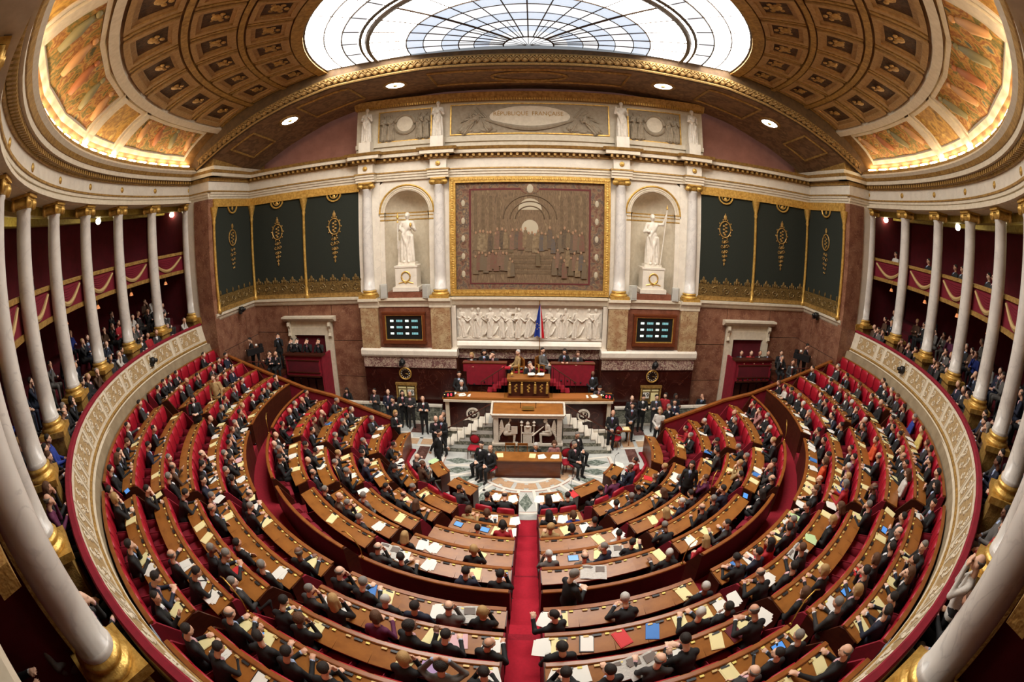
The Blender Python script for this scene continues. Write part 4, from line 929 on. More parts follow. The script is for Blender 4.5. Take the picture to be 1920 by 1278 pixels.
for s in (-1, 1):
    for dx, dz in ((-.55, 1.45), (.55, 1.5)):
        t = thing('niche_spotlight', 'small warm spotlight at the %s of the statue in the %s niche' % ('left' if dx < 0 else 'right', 'left' if s < 0 else 'right'), 'lamp', (s*5.45+dx, .5, 6.08))
        q = MB(); q.lathe([(.04, 0), (.04, .08), (.0, .09)], 8); q.obj('lamp_body', white, t); q = MB(); q.ball((0, 0, .1), .03, 0, 6, 4); q.obj('lamp_bulb', niche_glow, t)
    for dx, hh in ((-1.0, .62), (1.0, .58)):
        t = thing('loudspeaker', 'grey column loudspeaker %s of the statue pedestal in the %s niche bay' % ('left' if dx < 0 else 'right', 'left' if s < 0 else 'right'), 'speaker', (s*5.5+dx, -.3, 5.82), .3 if dx < 0 else -.3)
        gs = mat('pale_grey_casing', srgb(196, 194, 184), .5, noise=(5, srgb(170, 168, 158), 1))
        q = MB(); q.zs([(-.14, -.13), (.14, -.13), (.18, .0), (.12, .14), (-.12, .14), (-.18, 0)], 0, hh); q.obj('casing', gs, t)
        q = MB(); q.box((0, -.135, hh*.5), (.22, .01, hh*.8)); q.obj('grille', mat('speaker_cloth', srgb(176, 174, 166), .8), t)
# ---- tapestry: woven hanging with border inside a gilt frame (generic figures)
tp = thing('tapestry', 'large brown woven tapestry of a crowded hall in a gilt frame', 'tapestry', (0, .1, 5.86))
q = MB()
for x0, x1, z0, z1 in ((-3.47, 3.47, 0, .26), (-3.47, 3.47, 4.97, 5.23), (-3.47, -3.2, .26, 4.97), (3.2, 3.47, .26, 4.97)): q.b2(x0, x1, -.2, .0, z0, z1)
q.obj('gilt_frame', gold, tp)
q = MB(); n = 90
for i in range(n):
    for z in (.13, 5.1): q.ball((-3.4+6.8*i/(n-1), -.2, z), (.035, .03, .06), 0, 5, 4)
for i in range(66):
    for x in (-3.335, 3.335): q.ball((x, -.2, .2+4.85*i/65), (.06, .03, .035), 0, 5, 4)
stuff(q.obj('frame_beading', gold, tp))
brown = multi('woven_brown', [srgb(92, 74, 56), srgb(120, 98, 74), srgb(104, 84, 62), srgb(134, 112, 84)], 9, .95, (1, 1, .3))
border = multi('woven_border', [srgb(88, 68, 52), srgb(110, 74, 60), srgb(126, 102, 76), srgb(84, 70, 64), srgb(142, 118, 86)], 5, .95)
q = MB(); q.b2(-3.2, 3.2, -.06, -.02, .26, 4.97); q.obj('border_cloth', border, tp)
q = MB()
for x0, x1, z0, z1 in ((-2.62, 2.62, .5, .56), (-2.62, 2.62, 4.62, 4.7), (-2.62, -2.54, .56, 4.62), (2.54, 2.62, .56, 4.62)): q.b2(x0, x1, -.075, -.06, z0, z1)
q.obj('red_band', mat('woven_red', srgb(96, 44, 42), .95), tp)
q = MB(); q.b2(-2.54, 2.54, -.07, -.05, .56, 4.62); q.obj('field_cloth', brown, tp)
stepm = mat('woven_step', srgb(112, 92, 68), .95, noise=(8, srgb(92, 74, 54), 1))
for i in range(4): q = MB(); q.b2(-2.0+.25*i, 2.0-.25*i, -.08, -.07, .95+.22*i, 1.1+.22*i); q.obj('woven_steps', stepm, tp)
arcw = mat('woven_sky', srgb(176, 164, 140), .95)
for (cx_, cz_, rr6, hh) in ((0, 2.95, .36, .6), (0, 3.75, .5, .0)):
    q = MB(); pts = [(cx_+rr6*math.cos(math.pi*i/14), cz_+rr6*math.sin(math.pi*i/14)) for i in range(15)]+([(cx_-rr6, cz_-hh), (cx_+rr6, cz_-hh)] if hh else [])
    q.ys(pts, -.078, -.07); q.obj('woven_opening', arcw, tp)
for rr7 in (.62, .85, 1.15):
    q = MB(); q.tube([(rr7*math.cos(math.pi*i/20), -.075, 3.35+rr7*.9*math.sin(math.pi*i/20)) for i in range(21)], .03, 4); q.obj('woven_arch', stepm, tp)
rnd = random.Random(3)
cl = [mat('woven_f%d' % i, srgb(*c), .95, noise=(9, srgb(104, 86, 64), 1)) for i, c in enumerate(((112, 72, 60), (80, 78, 80), (136, 114, 84), (98, 84, 60), (122, 90, 74), (104, 90, 72), (72, 60, 50), (144, 124, 94), (86, 74, 66), (116, 98, 74)))]
WF = [0]
def wfig(x, z, h):
    WF[0] += 1; q = MB(); w_ = .13*h; yf = -.08-.0012*WF[0]
    q.ys([(x-w_, z), (x+w_*1.1, z), (x+w_*.8, z+.6*h), (x+w_*.55, z+.78*h), (x-w_*.6, z+.78*h), (x-w_*.9, z+.5*h)], yf, -.07)
    q.ball((x, yf, z+.86*h), (.05*h, .012, .075*h), 1, 8, 5)
    q.obj('woven_figure', [rnd.choice(cl), mat('woven_skin', srgb(150, 116, 88), .95)], tp)
for i in range(30): wfig(-2.3+4.6*i/29+rnd.uniform(-.06, .06), 1.95+rnd.uniform(-.1, .15), .95+rnd.uniform(-.15, .1))
for s in (-1, 1):
    for k in range(4): q = MB(); q.b2(s*(1.35+.33*k)-.07, s*(1.35+.33*k)+.07, -.074, -.07, 2.3, 4.3+.06*k); q.obj('woven_pillar', stepm, tp)
for i in range(11): wfig(-2.35+1.5*i/10, .72+rnd.uniform(0, .6), .9)
for i in range(10): wfig(1.05+1.3*i/9, .72+rnd.uniform(0, .6), .9)
wfig(-.75, .85, .75); wfig(.35, 1.3, .7)
for s in (-1, 1):
    for i in range(5):
        q = MB(); q.ball((s*2.88, -.06, .95+.78*i), (.2, .03, .28), 0, 10, 6); q.ball((s*2.88, -.07, .95+.78*i), (.1, .04, .16), 1, 8, 5); q.obj('border_cartouche', [border, arcw], tp)
q = MB(); q.ball((0, -.07, 4.68), (.42, .04, .26), 0, 12, 6); q.ball((0, -.09, 4.68), (.16, .04, .2), 1, 10, 6); q.obj('border_cartouche', [border, arcw], tp)
# ---- white marble frieze below the tapestry
fr = thing('marble_frieze', 'long white marble relief of draped figures below the tapestry', 'relief', (0, .15, 3.84))
q = MB(); q.b2(-3.25, 3.25, -.02, .1, .05, 1.6); q.obj('relief_ground', ivory, fr)
q = MB()
for x0, x1, z0, z1 in ((-3.4, 3.4, 0, .09), (-3.4, 3.4, 1.54, 1.64), (-3.4, -3.25, .09, 1.54), (3.25, 3.4, .09, 1.54)): q.b2(x0, x1, -.12, .1, z0, z1)
q.obj('relief_frame', white, fr)
for i in range(15):
    x = -2.98+5.96*i/14+rnd.uniform(-.06, .06); k = ('down', 'staff', 'raise')[(i*2+i//3) % 3]; o = link('relief_figure', smesh[k], fr, (x, -.03, .1), rnd.uniform(-.9, .9), (.86, .42, .80)); o.rotation_euler = (0, rnd.uniform(-.12, .12), rnd.uniform(-.7, .7))
for i in range(14):
    x = -2.75+5.5*i/13; q = MB(); q.tube([(x-.2, -.05, .95+.1*rnd.random()), (x, -.09, .85), (x+.22, -.05, .95+.15*rnd.random())], [.03, .045, .03], 5); q.obj('relief_arm', ivory, fr, True)
    q = MB(); q.tube([(x-.2, -.04, .12), (x-.05, -.08, .3), (x+.1, -.06, .62)], [.06, .05, .03], 5); q.obj('relief_drapery', ivory, fr, True)
# ---- attic reliefs
def attic(name, lab, x0, x1, z0, z1):
    t = thing(name, lab, 'relief', ((x0+x1)/2, .1, z0)); w_ = x1-x0; h_ = z1-z0
    q = MB(); q.b2(-w_/2, w_/2, -.03, .02, 0, h_); q.obj('relief_ground', grel, t)
    q = MB()
    for a, b, c, d in ((-w_/2-.06, w_/2+.06, -.05, .0), (-w_/2-.06, w_/2+.06, h_, h_+.05), (-w_/2-.06, -w_/2, 0, h_), (w_/2, w_/2+.06, 0, h_)): q.b2(a, b, -.07, .02, c, d)
    q.obj('gilt_border', gold, t); return t, w_, h_
for s in (-1, 1):
    t, w_, h_ = attic('attic_relief', 'grey attic relief of genii round a blank disc, %s panel' % ('left' if s < 0 else 'right'), *sorted((s*4.35, s*6.75)), 12.98, 14.4)
    q = MB(); q.lathe([(0, 0), (.36, 0), (.4, .03), (0, .04)], 28, (0, -.06, h_*.55), 0, 'y'); q.obj('disc', cream, t)
    q = MB(); q.tube([(.46*math.cos(u), -.05, h_*.55+.46*math.sin(u)) for u in [2*math.pi*i/24 for i in range(24)]], .08, 6, 0, True); q.obj('wreath', grel, t)
    gm = smesh['down'].copy(); gm.materials.clear(); gm.materials.append(grel)
    for x in (-.95, -.65, .68, .98): link('relief_figure', gm, t, (x, -.04, .03), .5 if x < 0 else -.5, (.78, .7, .74))
t, w_, h_ = attic('attic_relief', 'wide grey attic relief of winged figures flanking a gilt inscription', -3.42, 3.42, 13.08, 14.45)
q = MB(); q.ys([(1.75*math.cos(2*math.pi*i/32), .78+.5*math.sin(2*math.pi*i/32)) for i in range(32)], -.05, -.02); q.obj('inscription_field', cream, t)
q = MB(); q.tube([(-1.9+3.8*i/20, -.07, .62-.42*math.sin(math.pi*i/20)) for i in range(21)], [.05+.07*math.sin(math.pi*i/20) for i in range(21)], 6); q.obj('laurel_swag', grel, t)
gm2 = smesh['staff'].copy(); gm2.materials.clear(); gm2.materials.append(grel)
for s in (-1, 1):
    o = link('relief_figure', gm2, t, (s*1.75, -.04, .12), 0, (.8, .7, .74)); o.rotation_euler = (0, s*.6, s*.4)
    o = link('relief_figure', gm2, t, (s*2.95, -.04, .05), 0, (.76, .7, .7)); o.rotation_euler = (0, -s*.7, 0)
    for i in range(7): q = MB(); q.tube([(s*(1.9+.1*i), -.05, .75), (s*(2.3+.12*i), -.07, 1.25-.12*i)], [.05, .02], 5); q.obj('wing_feather', grel, t)
    for i in range(5): q = MB(); q.ball((s*(1.6+.35*i), -.04, .1+.05*(i % 2)), (.2, .05, .09), 0, 8, 5); q.obj('relief_cloud', grel, t)
def text(body, size, loc, mm, parent, name='lettering', ext=.006, rz=0, rx=math.pi/2, align='CENTER'):
    cu = bpy.data.curves.new(name, 'FONT'); cu.body = body; cu.size = size; cu.align_x = align; cu.align_y = 'CENTER'; cu.extrude = ext; cu.resolution_u = 2
    to = bpy.data.objects.new(name+'_curve', cu); COL.objects.link(to); dg = bpy.context.evaluated_depsgraph_get(); me = bpy.data.meshes.new_from_object(to.evaluated_get(dg)); bpy.data.objects.remove(to)
    me.materials.clear(); me.materials.append(mm); o = link(name, me, parent, loc); o.rotation_euler = (rx, 0, rz); return o
lg = mat('letter_gilt', srgb(170, 128, 52), .5, .2); text('RÉPUBLIQUE', .27, (-.06, -.06, .9), lg, t, align='RIGHT'); text('FRANÇAISE', .27, (.08, -.06, .9), lg, t, align='LEFT')
# ---- result screens in wooden frames
scr = mat('dark_screen', srgb(26, 32, 32), .3); litw = mat('screen_white', (.8, 1, .9), .5, emit=(.8, 1, .92), es=1.1); litb = mat('screen_blue', (.2, .5, .55), .5, emit=(.2, .45, .5), es=.5)
for s in (-1, 1):
    t = thing('vote_screen', 'dark voting display with six lit rows in a wooden frame, %s side' % ('left' if s < 0 else 'right'), 'screen', (s*5.62, -.2, 3.78), group='voting displays')
    q = MB(); 
    for a, b, c, d in ((-1.0, 1.0, 0, .1), (-1.0, 1.0, 1.26, 1.36), (-1.0, -.88, .1, 1.26), (.88, 1.0, .1, 1.26)): q.b2(a, b, -.16, .05, c, d)
    q.b2(-1.04, 1.04, -.2, .05, -.05, .03); q.b2(-1.03, 1.03, -.18, .05, 1.33, 1.4); q.obj('wooden_frame', maho, t)
    q = MB()
    for a, b, c, d in ((-.88, .88, .1, .13), (-.88, .88, 1.23, 1.26), (-.88, -.85, .13, 1.23), (.85, .88, .13, 1.23)): q.b2(a, b, -.14, .0, c, d)
    q.obj('gilt_slip', gold, t)
    q = MB(); q.b2(-.85, .85, -.06, -.02, .13, 1.23); q.obj('display_panel', scr, t)
    for i in range(3):
        for j in range(2):
            x = -.66+.72*j; z = .98-.29*i; q = MB(); q.b2(x, x+.16, -.07, -.06, z-.045, z+.045); q.obj('display_value', litw, t)
            for k in range(4): q = MB(); q.b2(x+.3+.075*k, x+.36+.075*k, -.07, -.06, z-.05, z+.05); q.obj('display_digit', litb, t)
# ---- clocks
for s in (-1, 1):
    t = thing('wall_clock', 'round black clock with gilt rim on the %s dado' % ('left' if s < 0 else 'right'), 'clock', (s*5.68, -.31, 2.3), group='wall clocks')
    q = MB(); q.lathe([(.24, -.02), (.3, -.02), (.31, -.07), (.27, -.1), (.24, -.06)], 28, axis='y'); q.obj('gilt_rim', gold, t, True)
    q = MB(); q.lathe([(0, -.03), (.25, -.03)], 28, axis='y'); q.obj('dial', mat('clock_dial', srgb(36, 22, 16), .4), t)
    for i in range(12): q = MB(); q.lathe([(0, -.045), (.028, -.045), (.028, -.03)], 8, (.2*math.cos(i*math.pi/6), 0, .2*math.sin(i*math.pi/6)), 0, 'y'); q.obj('hour_mark', ivory, t)
    q = MB(); q.tube([(0, -.05, 0), (.15, -.05, -.04)], .009, 4); q.tube([(0, -.05, 0), (.1, -.05, -.01)], .011, 4); q.obj('hands', gold, t)
# ---- calendar boards
for s in (-1, 1):
    t = thing('calendar_board', 'gilt framed notice board with a large number 19, %s side' % ('left' if s < 0 else 'right'), 'notice board', (s*5.68, -.31, .95), group='calendar boards')
    q = MB(); q.b2(-.5, .5, -.05, .0, 0, .82); q.obj('back_board', bronze, t)
    q = MB()
    for a, b, c, d in ((-.52, .52, .78, .9), (-.5, -.43, 0, .8), (.43, .5, 0, .8), (-.5, .5, 0, .06)): q.b2(a, b, -.1, .0, c, d)
    q.obj('gilt_frame', goldm, t)
    for a, b, c, d in ((-.4, -.02, .62, .7), (.04, .38, .62, .7), (-.38 if s < 0 else .02, -.02 if s < 0 else .38, .1, .55)): q = MB(); q.b2(a, b, -.06, -.05, c, d); q.obj('card', yellow, t)
    xo = .2 if s < 0 else -.22
    q = MB(); q.b2(xo-.15, xo+.15, -.07, -.05, .28, .56); q.obj('date_card', paper, t); text('19', .3, (xo, -.075, .42), black, t, 'date_number')
# ---- flag
t = thing('flag', 'furled blue starred and tricolour flags on a pole before the frieze', 'flag', (.46, -.12, 3.0))
q = MB(); q.tube([(0, 0, 0), (-.03, 0, 2.62)], .018, 6); q.ball((-.03, 0, 2.65), .035, 0, 6, 5); q.obj('pole', brass, t)
def cloth(x0, x1, zt, zb_, dep, mm, nm):
    q = MB(); n = 10; k = 10; vs = []
    for i in range(k+1):
        u = i/k; z = zt+(zb_-zt)*u; w0 = x0*u**.7; w1 = x1*u**.7
        for j in range(n+1):
            v = j/n; vs.append((w0+(w1-w0)*v, -.05-dep*(.3+.7*u)*math.sin(v*math.pi*3), z-.1*u*abs(v-.5)))
    q.add(vs, [(i*(n+1)+j, i*(n+1)+j+1, (i+1)*(n+1)+j+1, (i+1)*(n+1)+j) for i in range(k) for j in range(n)])
    return q.obj(nm, mm, t, True)
cloth(-.26, .02, 2.55, 1.1, .05, mat('flag_blue', srgb(24, 52, 140), .8), 'blue_cloth')
cloth(.0, .08, 2.55, 1.05, .03, mat('flag_white', srgb(230, 228, 226), .8), 'white_cloth')
cloth(.08, .2, 2.5, 1.02, .04, mat('flag_red', srgb(206, 30, 44), .8), 'red_cloth')
for i in range(6):
    q = MB(); x, z = -.12+.09*math.sin(i*1.05), 1.55+.12*math.cos(i*1.05)
    for k in range(5): a = math.pi/2+k*4*math.pi/5; b = a+4*math.pi/5; q.add([(x+.03*math.cos(a), -.13, z+.03*math.sin(a)), (x+.03*math.cos(b), -.13, z+.03*math.sin(b)), (x, -.135, z)], [(0, 1, 2)])
    q.obj('gold_star', mat('star_yellow', srgb(236, 200, 60), .6), t)
# ================================================================ THE ROSTRUM
# ---- long secretaries' counter behind the speaker's desk
t = thing('secretaries_counter', 'long wooden topped counter with dark panels and white medallions', 'counter', (0, -2.4, 0))
q = MB(); q.b2(-3.4, 3.4, .05, .6, .62, 1.86); q.obj('dark_panel', oxblood, t)
for x in (-3.36, -1.2, 1.2, 3.36): q = MB(); q.b2(x-.08, x+.08, -.02, .1, .62, 1.86); q.obj('marble_pilaster', cream, t)
q = MB(); q.b2(-3.5, 3.5, -.1, .66, 1.86, 1.95); q.obj('stone_edge', cream, t)
q = MB(); q.b2(-3.55, 3.55, -.06, .7, 1.95, 2.03); q.obj('wooden_top', wood, t)
q = MB(); q.b2(-3.5, 3.5, -.06, .6, .5, .62); q.obj('white_sill', white, t)
q = MB(); q.b2(-3.45, 3.45, 0, .58, 0, .5); q.obj('marble_base', greym, t)
for s in (-1, 1):
    for k in range(1): q = MB(); q.b2(*sorted((s*1.0, s*2.4)), .0, .56, 2.03, 2.05); q.obj('blotter', mat('tan_leather', srgb(168, 104, 52), .5), t)
    m_ = MB(); m_.lathe([(.2, .06), (.27, .06), (.28, .02), (.27, -.02), (.2, -.02)], 28, (s*2.3, 0, 1.3), 0, 'y'); m_.tube([(s*2.3-.42, .02, 1.0), (s*2.3-.2, .0, 1.06), (s*2.3, .0, 1.0), (s*2.3+.2, .0, 1.06), (s*2.3+.42, .02, 1.0)], .03, 5); mo = m_.obj('medallion_wreath', ivory, t)
    m_ = MB(); m_.tube([(s*2.3+.14*math.cos(math.pi*i/10), .03, 1.3+.16*math.sin(math.pi*i/10)) for i in range(11)], .02, 4); m_.b2(s*2.3-.02, s*2.3+.02, .01, .05, 1.18, 1.42); m_.b2(s*2.3-.12, s*2.3+.12, .01, .05, 1.24, 1.27); m_.ball((s*2.3, .03, 1.4), (.06, .03, .05)); m_.obj('medallion_emblem', ivory, mo)
for s in (-1, 1):
    c = thing('countdown_display', 'black counter display with red digits at the %s end of the counter' % ('left' if s < 0 else 'right'), 'display', (s*3.28, -2.35, 2.03), -s*.35, 'countdown displays')
    q = MB(); q.box((0, 0, .1), (.46, .12, .19)); q.obj('casing', black, c); rd = mat('red_digit', (1, .05, .05), .5, emit=(1, .05, .08), es=3)
    text('0 0', .17, (.02, -.062, .1), rd, c, 'red_digits'); q = MB(); q.ball((-.19, -.06, .14), .02, 0, 6, 4); q.obj('amber_lamp', mat('amber_glow', (1, .7, .2), .5, emit=(1, .7, .2), es=3), c)
# ---- president's desk
t = thing('presidents_desk', 'high dark desk with gilt caryatid posts at the centre of the rostrum', 'desk', (0, -2.3, 2.03)); t.scale = (1, 1, .9)
q = MB(); q.b2(-.8, .8, .06, .5, .05, .78); q.obj('desk_body', woodd, t)
q = MB(); q.b2(-.86, .86, .0, .55, 0, .06); q.obj('desk_plinth', maho, t)
q = MB(); q.b2(-.84, .84, -.02, .55, .78, .86); q.obj('gilt_frieze', goldm, t)
q = MB(); q.b2(-.88, .88, -.06, .62, .86, .93); q.obj('desk_top', wood, t)
for x in (-.76, -.27, .27, .76):
    q = MB(); q.b2(x-.05, x+.05, -.03, .06, .22, .56); q.lathe([(0, .56), (.05, .57), (.055, .64), (.03, .68), (.045, .74), (0, .8)], 8, (x, .01, 0)); q.obj('gilt_post', gold, t)
for x in (-.52, 0, .52):
    q = MB()
    for i in range(5): q.ball((x+(-1)**i*.03*(i > 0), .055, .28+.08*i), (.045, .015, .05), 0, 6, 4)
    q.obj('gilt_ornament', gold, t)
# ---- orator's tribune with its marble relief
t = thing('orators_tribune', 'white marble speaking tribune with relief of two winged figures', 'tribune', (0, -3.6, 0))
q = MB(); q.b2(-1.36, 1.36, -.02, .75, 0, .5); q.obj('dark_base', greym, t)
q = MB(); q.b2(-1.4, 1.4, -.06, .75, .5, .6); q.obj('white_plinth', ivory, t)
q = MB(); q.b2(-1.3, 1.3, .02, .7, .6, 1.72); q.obj('relief_ground', oxblood, t)
for s in (-1, 1): q = MB(); q.b2(*sorted((s*1.14, s*1.34)), -.03, .7, .6, 1.72); q.obj('corner_pilaster', ivory, t)
q = MB(); q.b2(-1.4, 1.4, -.07, .78, 1.72, 1.82); q.obj('cornice', ivory, t)
q = MB(); q.add([(-1.36, -.04, 1.82), (1.36, -.04, 1.82), (1.36, .62, 2.04), (-1.36, .62, 2.04), (-1.36, -.04, 1.86), (1.36, -.04, 1.86), (1.36, .62, 2.08), (-1.36, .62, 2.08)], [(3, 2, 1, 0), (4, 5, 6, 7), (0, 1, 5, 4), (1, 2, 6, 5), (2, 3, 7, 6), (3, 0, 4, 7)]); q.obj('desk_top', wood, t)
q = MB()
for a in ((-1.42, -.08, 1.86, 1.42, -.08, 1.86), (-1.42, .64, 2.1, 1.42, .64, 2.1), (-1.42, -.08, 1.86, -1.42, .64, 2.1), (1.42, -.08, 1.86, 1.42, .64, 2.1)): q.tube([a[:3], a[3:]], .045, 6)
q.obj('marble_lip', ivory, t)
q = MB(); q.box((0, .3, 2.0), (.46, .3, .05)); q.obj('lectern_tray', brass, t)
for x in (-.3, .3): q = MB(); q.tube([(x, .35, 1.95), (x, .28, 2.2)], .012, 5); q.ball((x, .28, 2.22), .022); q.obj('microphone', black, t)
o_, hc_, _, _ = body('lap', .25, .3, -.2); V, F, fm = sdf_mesh([p for p in o_], .02, .035); rel_me = np_mesh('relief_seated', V, F, fm*0, [ivory])
for s in (-1, 1):
    o = link('relief_figure', rel_me, t, (s*.85, .02, .6), 0, (.8, .78, .78)); o.rotation_euler = (0, 0, s*math.pi/2); o.scale = (.3, .8, .82)
    w_ = MB()
    for i in range(8): w_.tube([(s*.95, -.0, 1.2), (s*(1.02+.012*i), -.02, 1.62-.1*i)], [.05, .03], 5); w_.tube([(s*(1.02+.012*i), -.02, 1.62-.1*i), (s*1.1, .0, 1.35-.09*i)], [.03, .012], 5)
    w_.obj('wing', ivory, t)
    q = MB(); q.tube([(s*.24, -.02, .62), (s*.24, -.02, 1.4)], .022, 6); q.lathe([(0, 1.38), (.06, 1.4), (.03, 1.46), (.07, 1.54), (0, 1.62)], 8, (s*.24, -.02, 0)); q.obj('standard', ivory, t)
q = MB(); q.b2(-.18, .18, -.05, .05, .6, 1.1); q.b2(-.22, .22, -.06, .05, 1.05, 1.1); q.b2(-.14, .14, -.04, .05, 1.1, 1.36); q.lathe([(.1, 1.36), (.06, 1.4), (.08, 1.5), (.0, 1.6)], 10, (0, 0, 0)); q.obj('pedestal_bust', ivory, t)
q = MB(); q.tube([(.62, -.05, 1.38), (.2, -.06, .98)], [.015, .04], 6); q.obj('trumpet', ivory, t)
q = MB(); q.box((-.52, -.04, 1.2), (.24, .03, .32), rz=0); q.obj('tablet', ivory, t)
# ---- stairs either side of the tribune with iron handrails
for s in (-1, 1):
    nm = 'left' if s < 0 else 'right'
    t = thing('rostrum_stair', 'white and green marble steps climbing to the tribune from the %s' % nm, 'stair', (0, -3.5, 0), group='rostrum stairs')
    for k in range(8):
        a, b = sorted((s*(1.4), s*(3.45-.24*k))); q = MB(); q.b2(a, b, .12, 1.1, k*.17, (k+1)*.17); q.obj('step', gwhite if k % 2 else greym, t)
        q = MB(); a, b = sorted((s*(3.45-.24*k), s*(3.25-.24*k))); q.b2(a, b, .1, 1.1, (k+1)*.17-.03, (k+1)*.17+.005); q.obj('tread', white, t)
    h = thing('stair_handrail', 'dark iron handrail on the %s rostrum stair' % nm, 'handrail', (0, -3.42, 0), group='rostrum handrails')
    q = MB(); q.tube([(s*3.5, 0, .9), (s*1.45, 0, 2.2)], .028, 6); q.obj('wooden_rail', woodd, h)
    for k in range(7): x = 3.4-.29*k; q = MB(); q.tube([(s*x, 0, max(0, (3.45-x)/.24*.17)), (s*x, 0, .9+(3.5-x)/2.05*1.3)], .01, 5); q.obj('baluster', iron, h)
# ---- red side boxes behind the president, steps and rails
for s in (-1, 1):
    nm = 'left' if s < 0 else 'right'; side = 'left' if s < 0 else 'right'
    t = thing('officials_box', 'crimson panelled box for officials %s of the president' % nm, 'box', (0, -.8, 0), group='officials boxes')
    a, b = sorted((s*.96, s*2.68)); q = MB(); q.b2(a, b, -.36, -.3, 2.15, 3.12); q.obj('front_panel', velvet, t)
    a, b = sorted((s*2.45, s*2.82)); q = MB(); q.b2(a, b, -.35, .1, 2.75, 3.12); q.obj('end_panel', velvet, t)
    a, b = sorted((s*.94, s*2.84)); q = MB(); q.b2(a, b, -.38, -.1, 3.12, 3.16); q.obj('shelf', maho, t)
    a, b = sorted((s*.96, s*3.2)); q = MB(); q.b2(a, b, -.3, 1.05, 1.18, 2.05); q.obj('base', oxblood, t)
    t2 = thing('president_stair', 'red carpeted steps rising to the president on the %s' % nm, 'stair', (0, -1.75, 0), group='president stairs')
    for k in range(4): a, b = sorted((s*.9, s*(1.75-.2*k))); q = MB(); q.b2(a, b, 0, .55, 1.2, 2.05+.14*k+.02); q.obj('step', carpet, t2)
    h = thing('president_handrail', 'thin dark handrail beside the president on the %s' % nm, 'handrail', (0, -1.78, 0), group='president handrails')
    q = MB(); q.tube([(s*2.0, 0, 2.5), (s*.98, 0, 3.2)], .022, 6); q.obj('wooden_rail', woodd, h)
    for k in range(5): x = 1.98-.24*k; q = MB(); q.tube([(s*x, 0, 2.05), (s*x, 0, 2.51+(2.0-x)/1.02*.7)], .008, 4); q.obj('baluster', iron, h)
t = thing('rostrum_platform', 'raised dark platform carrying the president and officials', 'platform', (0, -1.2, 0))
q = MB(); q.b2(-.95, .95, -.55, 1.4, .5, 2.05); q.obj('deck', maho, t); q = MB(); q.b2(-3.2, 3.2, -.58, 1.4, 0, 1.18); q.obj('side_deck', oxblood, t)
# president's papers table behind
t = thing('clerks_table', 'small dark table with papers behind the president', 'table', (0, -.45, 2.05))
q = MB(); q.b2(-.45, .45, -.22, .22, .62, .67); q.obj('table_top', maho, t)
for x in (-.4, .4):
    for y in (-.18, .18): q = MB(); q.tube([(x, y, 0), (x, y, .62)], .02, 6); q.obj('leg', maho, t)
# ---- stenographers' table
t = thing('stenographers_table', 'plain mahogany table with curved sheen in front of the tribune', 'table', (.04, -5.25, 0))
q = MB(); q.b2(-1.2, 1.2, .0, .06, .06, .7); q.obj('front_panel', maho, t)
for s in (-1, 1): q = MB(); q.b2(*sorted((s*1.14, s*1.2)), .06, .62, .0, .7); q.obj('side_panel', maho, t)
q = MB(); q.b2(-1.24, 1.24, -.03, .66, .7, .745); q.obj('table_top', wood, t)
q = MB(); q.b2(-1.22, 1.22, -.03, .05, 0, .06); q.obj('plinth', woodd, t)
# ---- marble balustrade along the wall
for s in (-1, 1):
    t = thing('marble_balustrade', 'low grey marble barrier with white coping along the %s dado' % ('left' if s < 0 else 'right'), 'barrier', (0, -.75, 0), group='marble balustrades')
    for k in range(6):
        x = 3.95+.98*k; a, b = sorted((s*x, s*(x+.94))); q = MB(); q.b2(a, b, .02, .14, .1, .84); q.obj('marble_panel', greym, t)
        q = MB(); q.b2(a-.01, b+.01, -.02, .18, .84, .93); q.obj('coping', white, t)
        q = MB(); a, b = sorted((s*x-.02, s*x+.02)); q.b2(a, b, .0, .16, 0, .84); q.obj('pier', greym, t)
    q = MB(); q.b2(*sorted((s*3.9, s*9.9)), -.05, .2, 0, .1); q.obj('white_plinth', white, t)
